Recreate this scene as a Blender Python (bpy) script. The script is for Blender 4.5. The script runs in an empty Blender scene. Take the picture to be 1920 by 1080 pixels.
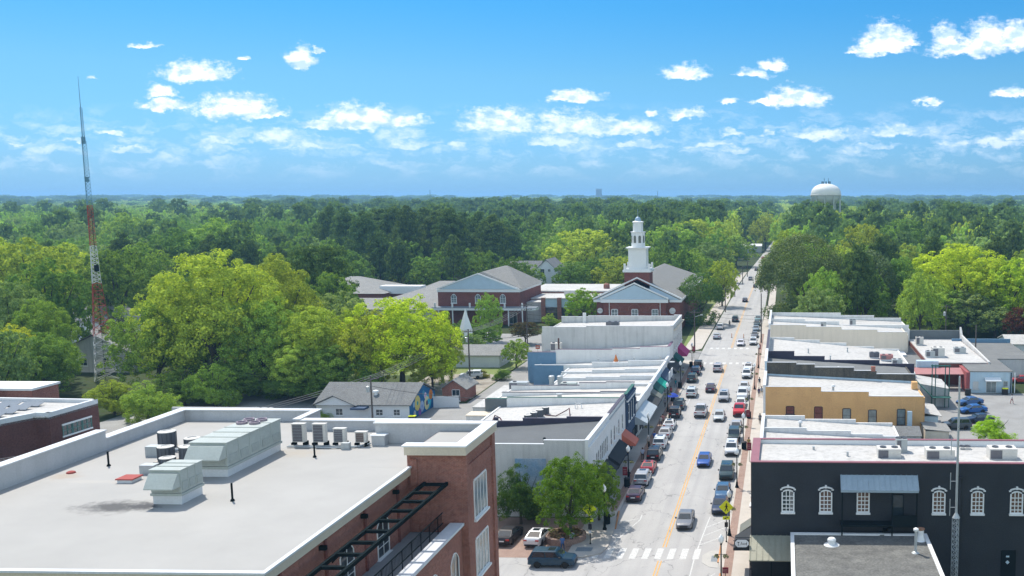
import bpy, math, random
import numpy as np
from mathutils import Matrix, Vector
R = math.radians
sc = bpy.context.scene
C = sc.collection
# ---------------------------------------------------------------- camera
F_PX, PX, PY, HZ, CAM_H = 1850.0, 1420.0, 600.0, 366.0, 37.0      # focal length and principal point in photo pixels
YAW = math.atan(48 / F_PX)
PITCH = math.atan((PY - HZ) / F_PX)
cam = bpy.data.cameras.new("camera")
camo = bpy.data.objects.new("camera", cam); C.objects.link(camo)
camo.location = (0, 0, CAM_H)
camo.rotation_euler = (R(90) - PITCH, 0, YAW)
cam.sensor_width = 36.0
cam.lens = 36.0 * F_PX / 1920
cam.shift_x = -(PX - 960) / 1920
cam.shift_y = (PY - 540) / 1920
cam.clip_start = 1.0
cam.clip_end = 120000
sc.camera = camo
# ---------------------------------------------------------------- view
sc.view_settings.view_transform = 'Standard'
sc.view_settings.look = 'None'
sc.view_settings.exposure = 0.8
sc.view_settings.gamma = 1.0
sc.cycles.use_denoising = True
sc.cycles.max_bounces = 6
sc.cycles.diffuse_bounces = 3
sc.cycles.glossy_bounces = 2
sc.cycles.transmission_bounces = 2
sc.cycles.volume_bounces = 0
sc.cycles.transparent_max_bounces = 6
sc.cycles.use_adaptive_sampling = True
sc.cycles.adaptive_threshold = 0.02
# ---------------------------------------------------------------- sun and sky
SUN_EL = R(56)
SUN_D = Vector((-0.60, 0.80, 0)).normalized() * math.cos(SUN_EL) + Vector((0, 0, math.sin(SUN_EL)))
sun = bpy.data.lights.new("sun", 'SUN'); sun.energy = 3.2; sun.angle = R(0.5); sun.color = (1.0, 0.94, 0.85)
suno = bpy.data.objects.new("sun", sun); C.objects.link(suno)
suno.rotation_euler = SUN_D.to_track_quat('Z', 'Y').to_euler()
suno.location = (0, 0, 80)

def lin(r, g, b):
    f = lambda c: (c / 255) / 12.92 if c / 255 <= 0.04045 else ((c / 255 + 0.055) / 1.055) ** 2.4
    return (f(r), f(g), f(b), 1)

class NT:
    """small node-tree writer"""
    def __init__(s, nt): s.nt = nt; nt.nodes.clear()
    def n(s, t, ins=None, **kw):
        nd = s.nt.nodes.new(t)
        for k, v in kw.items(): setattr(nd, k, v)
        if ins:
            for k, v in ins.items():
                sk = nd.inputs[k]
                if isinstance(v, bpy.types.NodeSocket): s.nt.links.new(v, sk)
                else: sk.default_value = v
        return nd
    def math(s, op, a, b=None, c=None, clamp=False):
        ins = {0: a}
        if b is not None: ins[1] = b
        if c is not None: ins[2] = c
        nd = s.n('ShaderNodeMath', ins, operation=op); nd.use_clamp = clamp
        return nd.outputs[0]
    def vm(s, op, a, b=None, c=None):
        ins = {0: a}
        if b is not None: ins[1] = b
        if c is not None: ins[2] = c
        nd = s.n('ShaderNodeVectorMath', ins, operation=op)
        return nd.outputs['Value'] if op in ('LENGTH', 'DOT_PRODUCT', 'DISTANCE') else nd.outputs[0]
    def ramp(s, fac, stops, interp='LINEAR'):
        nd = s.n('ShaderNodeValToRGB', {0: fac}); cr = nd.color_ramp; cr.interpolation = interp
        while len(cr.elements) < len(stops): cr.elements.new(0.5)
        for e, (p, col) in zip(cr.elements, stops):
            e.position = p; e.color = col if len(col) == 4 else (*col, 1)
        return nd.outputs[0]
    def mix(s, fac, a, b, bt='MIX'):
        nd = s.n('ShaderNodeMix', data_type='RGBA', blend_type=bt)
        for k, v in (('Factor', fac), ('A', a), ('B', b)):
            sk = [i for i in nd.inputs if i.name == k and (i.type == 'RGBA' or k == 'Factor')][0]
            if isinstance(v, bpy.types.NodeSocket): s.nt.links.new(v, sk)
            else: sk.default_value = v
        return [o for o in nd.outputs if o.type == 'RGBA'][0]
    def noise(s, vec, scale, detail=3.0, rough=0.55, dist=0.0):
        ins = {'Scale': scale, 'Detail': detail, 'Roughness': rough, 'Distortion': dist}
        if vec is not None: ins['Vector'] = vec
        return s.n('ShaderNodeTexNoise', ins).outputs[0]

def pix_uv(px, py):
    """direction of a photo pixel as the slopes x/y and z/y of its ray"""
    u = (px - PX) / F_PX; v = -(py - PY) / F_PX
    f = math.cos(PITCH) + v * math.sin(PITCH); z = -math.sin(PITCH) + v * math.cos(PITCH)
    c, s_ = math.cos(YAW), math.sin(YAW)
    dx, dy = u * c - f * s_, u * s_ + f * c
    return dx / dy, z / dy

world = bpy.data.worlds.new("World"); sc.world = world; world.use_nodes = True
w = NT(world.node_tree)
sky = w.n('ShaderNodeTexSky', sky_type='NISHITA', sun_disc=False, sun_elevation=SUN_EL,
          sun_rotation=math.atan2(SUN_D.x, SUN_D.y), altitude=100, air_density=1.0, dust_density=0.6, ozone_density=1.6)
geo = w.n('ShaderNodeTexCoord')
sep = w.n('ShaderNodeSeparateXYZ', {0: geo.outputs['Generated']})
yy = w.math('MAXIMUM', sep.outputs[1], 0.05)
uu = w.math('DIVIDE', sep.outputs[0], yy)
vv = w.math('DIVIDE', sep.outputs[2], yy)
uv = w.n('ShaderNodeCombineXYZ', {0: uu, 1: vv, 2: 0.0}).outputs[0]
# warp for ragged cumulus outlines
warp = w.n('ShaderNodeTexNoise', {'Vector': w.vm('MULTIPLY', uv, (1.0, 1.7, 1.0)), 'Scale': 44.0, 'Detail': 5.0, 'Roughness': 0.58})
wv = w.vm('MULTIPLY', w.vm('SUBTRACT', warp.outputs['Color'], (0.5, 0.5, 0.5)), (0.030, 0.022, 0.0))
uvw = w.vm('ADD', uv, wv)
CLOUDS = [  # photo x, base y, half width, height, strength
    (1662, 86, 50, 34, 1), (1650, 98, 58, 16, .9), (1700, 80, 26, 18, .9), (1602, 100, 20, 6, .7), (1775, 84, 30, 30, 1), (1800, 98, 62, 20, 1), (1855, 82, 48, 34, 1), (1905, 78, 36, 28, 1),
    (1900, 178, 38, 14, .9), (1492, 192, 58, 22, 1), (1440, 194, 36, 8, .9), (1283, 142, 44, 15, .95), (1412, 143, 30, 10, .85),
    (1452, 127, 30, 15, .85), (1078, 187, 56, 15, .95), (368, 143, 70, 23, 1), (305, 175, 34, 13, .85), (308, 201, 54, 15, .85),
    (440, 210, 80, 26, 1), (505, 217, 46, 10, .7), (565, 116, 32, 26, .8), (596, 97, 12, 6, .6), (676, 233, 80, 28, 1), (735, 230, 74, 12, .9), (595, 237, 50, 12, .8),
    (935, 238, 74, 27, 1), (1075, 243, 92, 28, .85), (1170, 246, 90, 18, .75), (1289, 217, 38, 12, .9), (1225, 216, 16, 8, .8),
    (1742, 194, 25, 8, .8), (1365, 195, 22, 8, .8), (271, 88, 32, 6, .7), (169, 146, 15, 5, .7), (455, 110, 16, 8, .6),
    (210, 252, 36, 9, .5), (142, 264, 32, 6, .4), (400, 270, 62, 13, .5), (520, 262, 66, 20, .55), (600, 240, 30, 20, .5), (760, 272, 90, 15, .5), (860, 278, 30, 12, .4),
    (590, 276, 70, 8, .4), (250, 280, 90, 10, .25), (1040, 268, 80, 18, .55), (1200, 272, 90, 12, .4), (1370, 252, 30, 10, .6), (1330, 272, 80, 9, .35), (1380, 280, 60, 8, .35),
    (1540, 255, 90, 16, .6), (1680, 250, 66, 18, .65), (1640, 278, 70, 10, .45), (1790, 272, 60, 12, .5), (1870, 272, 70, 18, .55), (1910, 256, 30, 14, .6), (1440, 252, 24, 8, .5), (30, 272, 40, 8, .25)]
def band(v):            # union of the ellipses, each flat-bottomed
    best = None
    for (px, py, hw, hh, st) in CLOUDS:
        u0, v0 = pix_uv(px, py); u1, _ = pix_uv(px + hw * 1.18, py); _, v1 = pix_uv(px, py - hh * 1.55)
        k = 1 / math.sqrt(st)
        sx, sy = k / (u1 - u0), k / (v1 - v0)
        a = w.vm('MULTIPLY_ADD', v, (sx, sy, 0), (-u0 * sx, -v0 * sy, 0))
        b = w.vm('MULTIPLY', a, (1.0, -2.8, 1.0))
        d = w.vm('LENGTH', w.vm('MAXIMUM', a, b))
        # length of (x, max(y, -3.2 y)); x keeps its sign and the square removes it
        best = d if best is None else w.math('MINIMUM', best, d)
    return best
dist = band(uvw)
fine = w.noise(w.vm('MULTIPLY', uv, (1.0, 1.6, 1.0)), 120.0, 4.0, 0.65)
field = w.math('ADD', w.math('SUBTRACT', 1.08, dist), w.math('MULTIPLY', w.math('SUBTRACT', fine, 0.5), 1.15))
dens = w.n('ShaderNodeMapRange', {0: field, 1: 0.0, 2: 0.72, 3: 0.0, 4: 1.0}, interpolation_type='SMOOTHSTEP').outputs[0]
# clouds fade into the air near the horizon
_, vlo = pix_uv(960, 300); _, vhi = pix_uv(960, 200)
fade = w.n('ShaderNodeMapRange', {0: vv, 1: vlo, 2: vhi, 3: 0.28, 4: 1.0}).outputs[0]
veil = w.noise(w.vm('MULTIPLY', uvw, (1.0, 3.2, 1.0)), 22.0, 6.0, 0.62)
vband = w.math('MULTIPLY', w.n('ShaderNodeMapRange', {0: vv, 1: pix_uv(960, 345)[1], 2: pix_uv(960, 280)[1], 3: 0.0, 4: 1.0}).outputs[0], w.n('ShaderNodeMapRange', {0: vv, 1: pix_uv(960, 250)[1], 2: pix_uv(960, 190)[1], 3: 1.0, 4: 0.0}).outputs[0])
veila = w.math('MULTIPLY', w.math('MULTIPLY', w.n('ShaderNodeMapRange', {0: veil, 1: 0.47, 2: 0.66, 3: 0.0, 4: 0.5}).outputs[0], vband), 0.8)
alpha = w.math('MAXIMUM', w.math('MULTIPLY', dens, fade), veila)
below = w.noise(w.vm('MULTIPLY', w.vm('ADD', uv, (-0.004, 0.006, 0)), (1.0, 1.7, 1.0)), 44.0, 4.0, 0.58)
relief = w.math('ADD', w.math('MULTIPLY', w.math('SUBTRACT', warp.outputs[0], below), 4.5), w.math('MULTIPLY_ADD', field, -0.1, 0.66), clamp=True)
ccol = w.mix(relief, (2.6, 3.5, 4.6, 1), (5.3, 5.4, 5.5, 1))
SKY_GAIN = (1.0, 1.0, 1.0, 1)
hor = w.vm('LENGTH', w.vm('MULTIPLY', geo.outputs['Generated'], (1, 1, 0)))
el = w.n('ShaderNodeMapRange', {0: w.math('DIVIDE', sep.outputs[2], w.math('MAXIMUM', hor, 0.01)), 1: 0.0, 2: 2.4, 3: 0.0, 4: 1.0}).outputs[0]
v3 = [pix_uv(960, y)[1] * .97 / 2.4 for y in (352, 320, 150, 0)]
tint = w.ramp(el, [(max(0, v3[0]), (.138, .31, .65, 1)), (v3[1], (.146, .305, .575, 1)), (v3[2], (.15, .325, .46, 1)), (v3[3], (.085, .315, .48, 1)), (0.95, (2.1, 1.7, 1.2, 1))])  # last stop lifts the unseen overhead sky as added fill light
# sky behind the camera is brightened: added fill for walls facing the camera
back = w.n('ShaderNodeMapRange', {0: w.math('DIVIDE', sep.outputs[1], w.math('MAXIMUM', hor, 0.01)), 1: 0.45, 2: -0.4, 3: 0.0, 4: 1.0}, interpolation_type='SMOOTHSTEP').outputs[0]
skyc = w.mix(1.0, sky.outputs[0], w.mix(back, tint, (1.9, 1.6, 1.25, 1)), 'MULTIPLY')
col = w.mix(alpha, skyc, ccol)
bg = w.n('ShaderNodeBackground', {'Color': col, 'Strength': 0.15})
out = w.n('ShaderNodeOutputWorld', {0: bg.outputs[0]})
world.cycles.sampling_method = 'MANUAL'; world.cycles.sample_map_resolution = 512

# ---------------------------------------------------------------- materials
MATS = {}
def material(name, col, rough=0.85, spec=0.3, metal=0.0, var=0.12, vs=0.6, col2=None, fine=0.05, fs=9.0, bump=0.0, streak=0.0, objcol=False, coat=0.0):
    """principled material with broad and fine procedural variation; col is linear RGB"""
    if name in MATS: return MATS[name]
    m = bpy.data.materials.new(name); m.use_nodes = True; MATS[name] = m
    t = NT(m.node_tree)
    P = t.n('ShaderNodeNewGeometry').outputs['Position']
    base = t.n('ShaderNodeObjectInfo').outputs['Color'] if objcol else None
    c = (*col[:3], 1)
    a = base if objcol else c
    if var or col2:
        n1 = t.noise(P, vs, 5.0, 0.6)
        f = t.n('ShaderNodeMapRange', {0: n1, 1: 0.3, 2: 0.7, 3: 0.0, 4: 1.0}).outputs[0]
        if col2: a = t.mix(f, a, (*col2[:3], 1))
        else: a = t.mix(t.n('ShaderNodeMapRange', {0: n1, 1: 0.3, 2: 0.7, 3: 0.0, 4: var}).outputs[0], a, (0, 0, 0, 1))
    if fine:
        n2 = t.noise(P, fs, 2.0, 0.7)
        a = t.mix(t.n('ShaderNodeMapRange', {0: n2, 1: 0.35, 2: 0.65, 3: 0.0, 4: fine * 2}).outputs[0], a, (0, 0, 0, 1))
    if streak:
        n3 = t.noise(t.vm('MULTIPLY', P, (1.6, 1.6, 0.12)), 1.0, 4.0, 0.6)
        a = t.mix(t.n('ShaderNodeMapRange', {0: n3, 1: 0.48, 2: 0.75, 3: 0.0, 4: streak}).outputs[0], a, (0.02, 0.02, 0.018, 1))
    ins = {'Base Color': a, 'Roughness': rough, 'Metallic': metal, 'Specular IOR Level': spec, 'Coat Weight': coat, 'Coat Roughness': 0.05}
    if bump:
        ins['Normal'] = t.n('ShaderNodeBump', {'Strength': bump, 'Distance': 0.03, 'Height': t.noise(P, fs, 3.0)}).outputs[0]
    b = t.n('ShaderNodeBsdfPrincipled', ins)
    t.n('ShaderNodeOutputMaterial', {0: b.outputs[0]})
    return m

def brick_material(name, c1, c2, mortar, scale=1.0, var=0.25, rough=0.9):
    m = bpy.data.materials.new(name); m.use_nodes = True; MATS[name] = m
    t = NT(m.node_tree)
    P = t.n('ShaderNodeNewGeometry').outputs['Position']
    s = t.n('ShaderNodeSeparateXYZ', {0: P})
    v = t.n('ShaderNodeCombineXYZ', {0: t.math('ADD', s.outputs[0], s.outputs[1]), 1: s.outputs[2], 2: 0.0}).outputs[0]
    br = t.n('ShaderNodeTexBrick', {'Vector': v, 'Color1': (*c1, 1), 'Color2': (*c2, 1), 'Mortar': (*mortar, 1), 'Scale': scale,
                                    'Mortar Size': 0.012, 'Mortar Smooth': 0.3, 'Bias': -0.1, 'Brick Width': 0.24, 'Row Height': 0.085})
    n1 = t.noise(P, 0.5, 5.0, 0.6)
    a = t.mix(t.n('ShaderNodeMapRange', {0: n1, 1: 0.35, 2: 0.7, 3: 0.0, 4: var}).outputs[0], br.outputs[0], (0.01, 0.008, 0.008, 1))
    n2 = t.noise(P, 5.5, 3.0, 0.75)
    a = t.mix(t.n('ShaderNodeMapRange', {0: n2, 1: 0.45, 2: 0.65, 3: 0.0, 4: 0.5}).outputs[0], a, (c1[0] * .35, c1[1] * .35, c1[2] * .4, 1))
    b = t.n('ShaderNodeBsdfPrincipled', {'Base Color': a, 'Roughness': rough, 'Specular IOR Level': 0.2})
    t.n('ShaderNodeOutputMaterial', {0: b.outputs[0]})
    return m

# ---------------------------------------------------------------- mesh writer
class MB:
    def __init__(s, M=None):
        s.v = []; s.f = []; s.mi = []; s.M = M
    def _add(s, vs, fs, m=0):
        o = len(s.v)
        if s.M is not None: vs = [s.M @ Vector(p) for p in vs]
        s.v += [tuple(p) for p in vs]
        s.f += [tuple(i + o for i in f) for f in fs]
        s.mi += [m] * len(fs)
    def box(s, x0, x1, y0, y1, z0, z1, m=0):
        vs = [(x0, y0, z0), (x1, y0, z0), (x1, y1, z0), (x0, y1, z0), (x0, y0, z1), (x1, y0, z1), (x1, y1, z1), (x0, y1, z1)]
        s._add(vs, [(0, 3, 2, 1), (4, 5, 6, 7), (0, 1, 5, 4), (1, 2, 6, 5), (2, 3, 7, 6), (3, 0, 4, 7)], m)
        return s
    def hexa(s, vs, m=0):       # 4 bottom, 4 top corners, both counter-clockwise from above
        s._add(vs, [(0, 3, 2, 1), (4, 5, 6, 7), (0, 1, 5, 4), (1, 2, 6, 5), (2, 3, 7, 6), (3, 0, 4, 7)], m); return s
    def poly(s, vs, m=0): s._add(vs, [tuple(range(len(vs)))], m); return s
    def prism(s, pts, axis, a0, a1, m=0):
        """extrude a 2D outline: axis 'y' -> pts are (x,z); 'x' -> (y,z); 'z' -> (x,y)"""
        def P(p, a): return (p[0], a, p[1]) if axis == 'y' else (a, p[0], p[1]) if axis == 'x' else (p[0], p[1], a)
        n = len(pts)
        area = sum(pts[i][0] * pts[(i + 1) % n][1] - pts[(i + 1) % n][0] * pts[i][1] for i in range(n))
        if area < 0: pts = pts[::-1]
        vs = [P(p, a0) for p in pts] + [P(p, a1) for p in pts]
        flip = axis == 'y'
        A = tuple(range(n)); B = tuple(range(n, 2 * n))
        side = [(i, (i + 1) % n, n + (i + 1) % n, n + i) for i in range(n)]
        fs = [A[::-1], B] + side
        if flip: fs = [f[::-1] for f in fs]
        s._add(vs, fs, m); return s
    def tube(s, pts, r, n=6, m=0, caps=True):
        pts = [Vector(p) for p in pts]; rr = r if isinstance(r, (list, tuple)) else [r] * len(pts)
        vs = []; fs = []
        for i, p in enumerate(pts):
            d = (pts[min(i + 1, len(pts) - 1)] - pts[max(i - 1, 0)]).normalized()
            up = Vector((0, 0, 1)) if abs(d.z) < 0.95 else Vector((0, 1, 0))
            a = d.cross(up).normalized(); b = d.cross(a).normalized()
            for k in range(n):
                t = 2 * math.pi * k / n
                vs.append(p + (a * math.cos(t) + b * math.sin(t)) * rr[i])
        for i in range(len(pts) - 1):
            for k in range(n):
                k2 = (k + 1) % n
                fs.append((i * n + k, (i + 1) * n + k, (i + 1) * n + k2, i * n + k2))
        if caps:
            fs.append(tuple(range(n))); fs.append(tuple(range((len(pts) - 1) * n, len(pts) * n))[::-1])
        s._add(vs, fs, m); return s
    def lathe(s, prof, cx=0, cy=0, n=16, m=0):
        vs = []; fs = []
        for (r, z) in prof:
            for k in range(n):
                t = 2 * math.pi * k / n; vs.append((cx + r * math.cos(t), cy + r * math.sin(t), z))
        for i in range(len(prof) - 1):
            for k in range(n):
                k2 = (k + 1) % n; fs.append((i * n + k, i * n + k2, (i + 1) * n + k2, (i + 1) * n + k))
        fs.append(tuple(range(n))[::-1]); fs.append(tuple(range((len(prof) - 1) * n, len(prof) * n)))
        s._add(vs, fs, m); return s
    def build(s, name, mats, parent=None, loc=None, smooth=False, label=None, bevel=0):
        """link as one mesh object; vertices are world coordinates, the origin moves to loc or to the parent's base"""
        if not isinstance(mats, (list, tuple)): mats = [mats]
        base = Vector((0, 0, 0))
        if parent is not None: base = WORLD_OF.get(parent.name, Vector((0, 0, 0)))
        elif loc is not None: base = Vector(loc)
        vs = [(p[0] - base.x, p[1] - base.y, p[2] - base.z) for p in s.v]
        me = bpy.data.meshes.new(name); me.from_pydata(vs, [], s.f)
        for m in mats: me.materials.append(m)
        me.polygons.foreach_set('material_index', s.mi)
        if smooth: me.polygons.foreach_set('use_smooth', [True] * len(s.f))
        me.update()
        o = bpy.data.objects.new(name, me); C.objects.link(o)
        if parent is not None: o.parent = parent
        else: o.location = base
        WORLD_OF[o.name] = base
        if label: o['label'] = label
        if bevel:
            b = o.modifiers.new('b', 'BEVEL'); b.width = bevel; b.segments = 2; b.limit_method = 'ANGLE'
        return o
WORLD_OF = {}
def tag(o, label, cat, group=None):
    o['label'] = label; o['category'] = cat
    if group: o['group'] = group
    return o
def thing(name, label, cat, loc=(0, 0, 0), group=None, rotz=0):
    o = bpy.data.objects.new(name, None); C.objects.link(o)
    o.location = loc; o.rotation_euler = (0, 0, rotz); o.empty_display_size = 0.3
    WORLD_OF[o.name] = Vector(loc)
    return tag(o, label, cat, group)
def struct(o, kind='structure'): o['kind'] = kind; return o
def local_thing(name, label, cat, group=None):
    """an Empty whose parts are written in its own local coordinates"""
    o = thing(name, label, cat, (0, 0, 0), group); return o
def place(o, x, y, z=0, rz=0, s=None):
    o.location = (x, y, z); o.rotation_euler = (0, 0, rz)
    if s: o.scale = s if isinstance(s, tuple) else (s, s, s)
    return o
def copy_tree(o, parent=None):
    c = o.copy(); C.objects.link(c)
    if parent is not None: c.parent = parent
    for ch in list(KIDS.get(o.name, [])):
        k = copy_tree(ch, c); KIDS.setdefault(c.name, []).append(k)
    return c
KIDS = {}
def index_kids(o):
    KIDS[o.name] = [c for c in C.objects if c.parent == o]
    for c in KIDS[o.name]: index_kids(c)
rnd = random.Random(7)
# ---------------------------------------------------------------- shared materials
M = material
m_asphalt = None
def road_material():
    m = bpy.data.materials.new('asphalt_road'); m.use_nodes = True
    t = NT(m.node_tree)
    P = t.n('ShaderNodeNewGeometry').outputs['Position']
    n1 = t.noise(P, 0.16, 5, 0.6); n2 = t.noise(P, 6.0, 3, 0.7)
    a = t.ramp(n1, [(0.3, (0.35, 0.345, 0.335)), (0.55, (0.385, 0.378, 0.365)), (0.75, (0.42, 0.41, 0.395))])
    a = t.mix(t.n('ShaderNodeMapRange', {0: n2, 1: 0.4, 2: 0.7, 3: 0.0, 4: 0.12}).outputs[0], a, (0.08, 0.08, 0.08, 1))
    # wheel tracks run along the street
    tr = t.noise(t.vm('MULTIPLY', P, (0.75, 0.012, 0.0)), 1.0, 3, 0.5)
    a = t.mix(t.n('ShaderNodeMapRange', {0: tr, 1: 0.45, 2: 0.68, 3: 0.0, 4: 0.22}).outputs[0], a, (0.17, 0.17, 0.175, 1))
    # cracks
    wv_ = t.vm('ADD', t.vm('MULTIPLY', P, (1, 0.55, 1)), t.vm('MULTIPLY', t.n('ShaderNodeTexNoise', {'Vector': P, 'Scale': 0.5, 'Detail': 4.0}).outputs['Color'], (3.0, 3.0, 0)))
    cr = t.n('ShaderNodeTexVoronoi', {'Vector': wv_, 'Scale': 0.16}, feature='DISTANCE_TO_EDGE').outputs[0]
    a = t.mix(t.n('ShaderNodeMapRange', {0: cr, 1: 0.002, 2: 0.007, 3: 0.45, 4: 0.0}).outputs[0], a, (0.07, 0.07, 0.075, 1))
    # oil stains
    o = t.noise(t.vm('MULTIPLY', P, (1, .5, 1)), 0.9, 2, 0.5)
    a = t.mix(t.n('ShaderNodeMapRange', {0: o, 1: 0.68, 2: 0.78, 3: 0.0, 4: 0.35}).outputs[0], a, (0.09, 0.09, 0.09, 1))
    b = t.n('ShaderNodeBsdfPrincipled', {'Base Color': a, 'Roughness': 0.9, 'Specular IOR Level': 0.25})
    t.n('ShaderNodeOutputMaterial', {0: b.outputs[0]})
    return m
m_asphalt = road_material()
m_lot = M('asphalt_lot', (0.31, 0.31, 0.30), var=0.25, vs=0.25, col2=(0.24, 0.235, 0.225), fine=0.1, fs=5)
m_gravel = M('pale_gravel', (0.40, 0.37, 0.32), col2=(0.26, 0.22, 0.17), vs=0.35, fine=0.15, fs=7)
m_conc = M('concrete', (0.50, 0.46, 0.41), col2=(0.42, 0.385, 0.34), vs=0.4, fine=0.06)
m_paver = M('brick_paver', (0.37, 0.26, 0.21), col2=(0.30, 0.20, 0.16), vs=1.2, fine=0.2, fs=12)
m_kerb = M('kerb_stone', (0.45, 0.44, 0.41), vs=1)
m_kerbred = M('kerb_orange', (0.55, 0.27, 0.12), vs=1)
m_paint = M('road_paint_white', (0.72, 0.72, 0.70), vs=3, col2=(0.52, 0.52, 0.50), fine=0.2)
m_yellow = M('road_paint_yellow', (0.72, 0.40, 0.10), vs=2, col2=(0.58, 0.34, 0.12), fine=0.15)
m_mulch = M('mulch', (0.16, 0.075, 0.045), vs=1, fine=0.3)
m_roofwhite = M('white_roof_membrane', (0.52, 0.51, 0.49), col2=(0.44, 0.43, 0.41), vs=0.22, fine=0.06, streak=0.30)
m_rooftile = M('tan_white_roof', (0.60, 0.58, 0.54), col2=(0.48, 0.45, 0.41), vs=0.5, fine=0.08)
m_roofgrey = M('grey_roof_membrane', (0.20, 0.205, 0.20), col2=(0.15, 0.155, 0.155), vs=0.3, fine=0.12, streak=0.1)
m_roofdark = M('dark_roof_membrane', (0.125, 0.135, 0.14), col2=(0.10, 0.108, 0.115), vs=0.25, fine=0.1)
m_wallwhite = M('white_painted_masonry', (0.76, 0.755, 0.74), col2=(0.68, 0.675, 0.66), vs=0.5, fine=0.05, streak=0.14)
m_wallblue = M('pale_blue_paint', (0.42, 0.56, 0.66), col2=(0.50, 0.60, 0.66), vs=0.6, streak=0.15)
m_wallbluestrong = M('blue_painted_brick', (0.15, 0.27, 0.40), vs=1, fine=0.1)
m_walltan = M('tan_paint', (0.70, 0.62, 0.51), col2=(0.64, 0.565, 0.465), vs=0.3, streak=0.12)
m_wallgrey = M('grey_stucco', (0.62, 0.61, 0.59), col2=(0.52, 0.515, 0.505), vs=0.4, fine=0.08, streak=0.25)
m_walldarkgrey = M('dark_grey_paint', (0.13, 0.15, 0.16), vs=0.5)
m_black = M('black_painted_brick', (0.026, 0.030, 0.037), col2=(0.036, 0.041, 0.049), vs=0.4, fine=0.2, fs=10, rough=0.7)
m_greenpaint = M('dark_green_paint', (0.035, 0.13, 0.11), vs=1)
m_navy = M('navy_paint', (0.05, 0.085, 0.15), vs=1)
m_coping = M('metal_coping', (0.62, 0.64, 0.66), rough=0.5, vs=1, var=0.08)
m_copingdark = M('dark_coping', (0.055, 0.05, 0.08), rough=0.6, vs=1)
m_copingred = M('red_coping', (0.28, 0.11, 0.13), rough=0.5, vs=1)
m_cream = M('cream_trim', (0.62, 0.54, 0.42), rough=0.6, vs=1, var=0.06)
m_trim = M('white_trim', (0.72, 0.73, 0.73), rough=0.5, vs=1, var=0.05, fine=0.02)
m_steel = M('painted_steel_black', (0.014, 0.02, 0.022), rough=0.9, spec=0, vs=1)
m_galv = M('galvanised_metal', (0.44, 0.47, 0.48), rough=0.45, metal=0.3, vs=2)
m_hvac = M('sage_hvac_panel', (0.40, 0.44, 0.415), rough=0.5, vs=1.2, var=0.15)
m_hvacd = M('grille_dark', (0.05, 0.055, 0.06), rough=0.6, vs=3)
m_acwhite = M('ac_white', (0.62, 0.60, 0.56), rough=0.5, vs=2)
m_acdark = M('ac_dark_grey', (0.10, 0.11, 0.13), rough=0.5, vs=2)
m_glass = M('window_glass', (0.035, 0.05, 0.06), rough=0.06, spec=0.9, var=0.4, vs=1.5, fine=0)
m_glassl = M('window_glass_bright', (0.22, 0.27, 0.28), rough=0.08, spec=0.9, var=0.5, vs=1.2, fine=0)
m_brick = brick_material('red_brick', (0.34, 0.11, 0.072), (0.25, 0.076, 0.055), (0.36, 0.28, 0.24), 1.0)
m_brickd = brick_material('dark_red_brick', (0.24, 0.068, 0.052), (0.18, 0.05, 0.042), (0.22, 0.14, 0.12), 1.0)
m_brickbrown = M('weathered_brown_brick', (0.155, 0.135, 0.105), col2=(0.085, 0.085, 0.08), vs=0.9, fine=0.25, fs=6, streak=0.7)
m_ochre = M('ochre_painted_brick', (0.78, 0.46, 0.20), col2=(0.68, 0.39, 0.17), vs=0.45, fine=0.14, fs=7, streak=0.08)
m_shingle = M('grey_shingle', (0.20, 0.21, 0.21), col2=(0.165, 0.17, 0.172), vs=0.7, fine=0.22, fs=6)
m_shinglel = M('pale_grey_shingle', (0.29, 0.29, 0.275), col2=(0.24, 0.24, 0.23), vs=0.7, fine=0.15, fs=4)
m_shingleb = M('slate_blue_shingle', (0.22, 0.25, 0.28), vs=0.7, fine=0.15, fs=4)
m_siding = M('white_siding', (0.66, 0.68, 0.70), vs=0.8, var=0.08)
m_pediment = M('pale_blue_siding', (0.46, 0.58, 0.68), vs=0.8, var=0.08)
m_canvblack = M('black_canvas', (0.03, 0.035, 0.04), vs=1)
m_canvgreen = M('teal_canvas', (0.01, 0.36, 0.27), vs=1)
m_canvdgreen = M('dark_green_canvas', (0.012, 0.085, 0.075), vs=1)
m_canvred = M('red_canvas', (0.56, 0.16, 0.10), vs=1, rough=0.7)
m_canvpink = M('magenta_canvas', (0.42, 0.05, 0.18), vs=1)
m_canvgrey = M('grey_canvas', (0.16, 0.17, 0.15), vs=1)
m_canvsilver = M('silver_metal_awning', (0.44, 0.48, 0.50), vs=1, rough=0.4)
m_redmetal = M('red_metal_roof', (0.42, 0.19, 0.18), vs=1, rough=0.5)
m_wood = M('weathered_pole_wood', (0.13, 0.11, 0.10), vs=2, fine=0.2)
m_grass = M('lawn', (0.14, 0.22, 0.045), col2=(0.22, 0.24, 0.07), vs=0.3, fine=0.2, fs=6)

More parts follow.
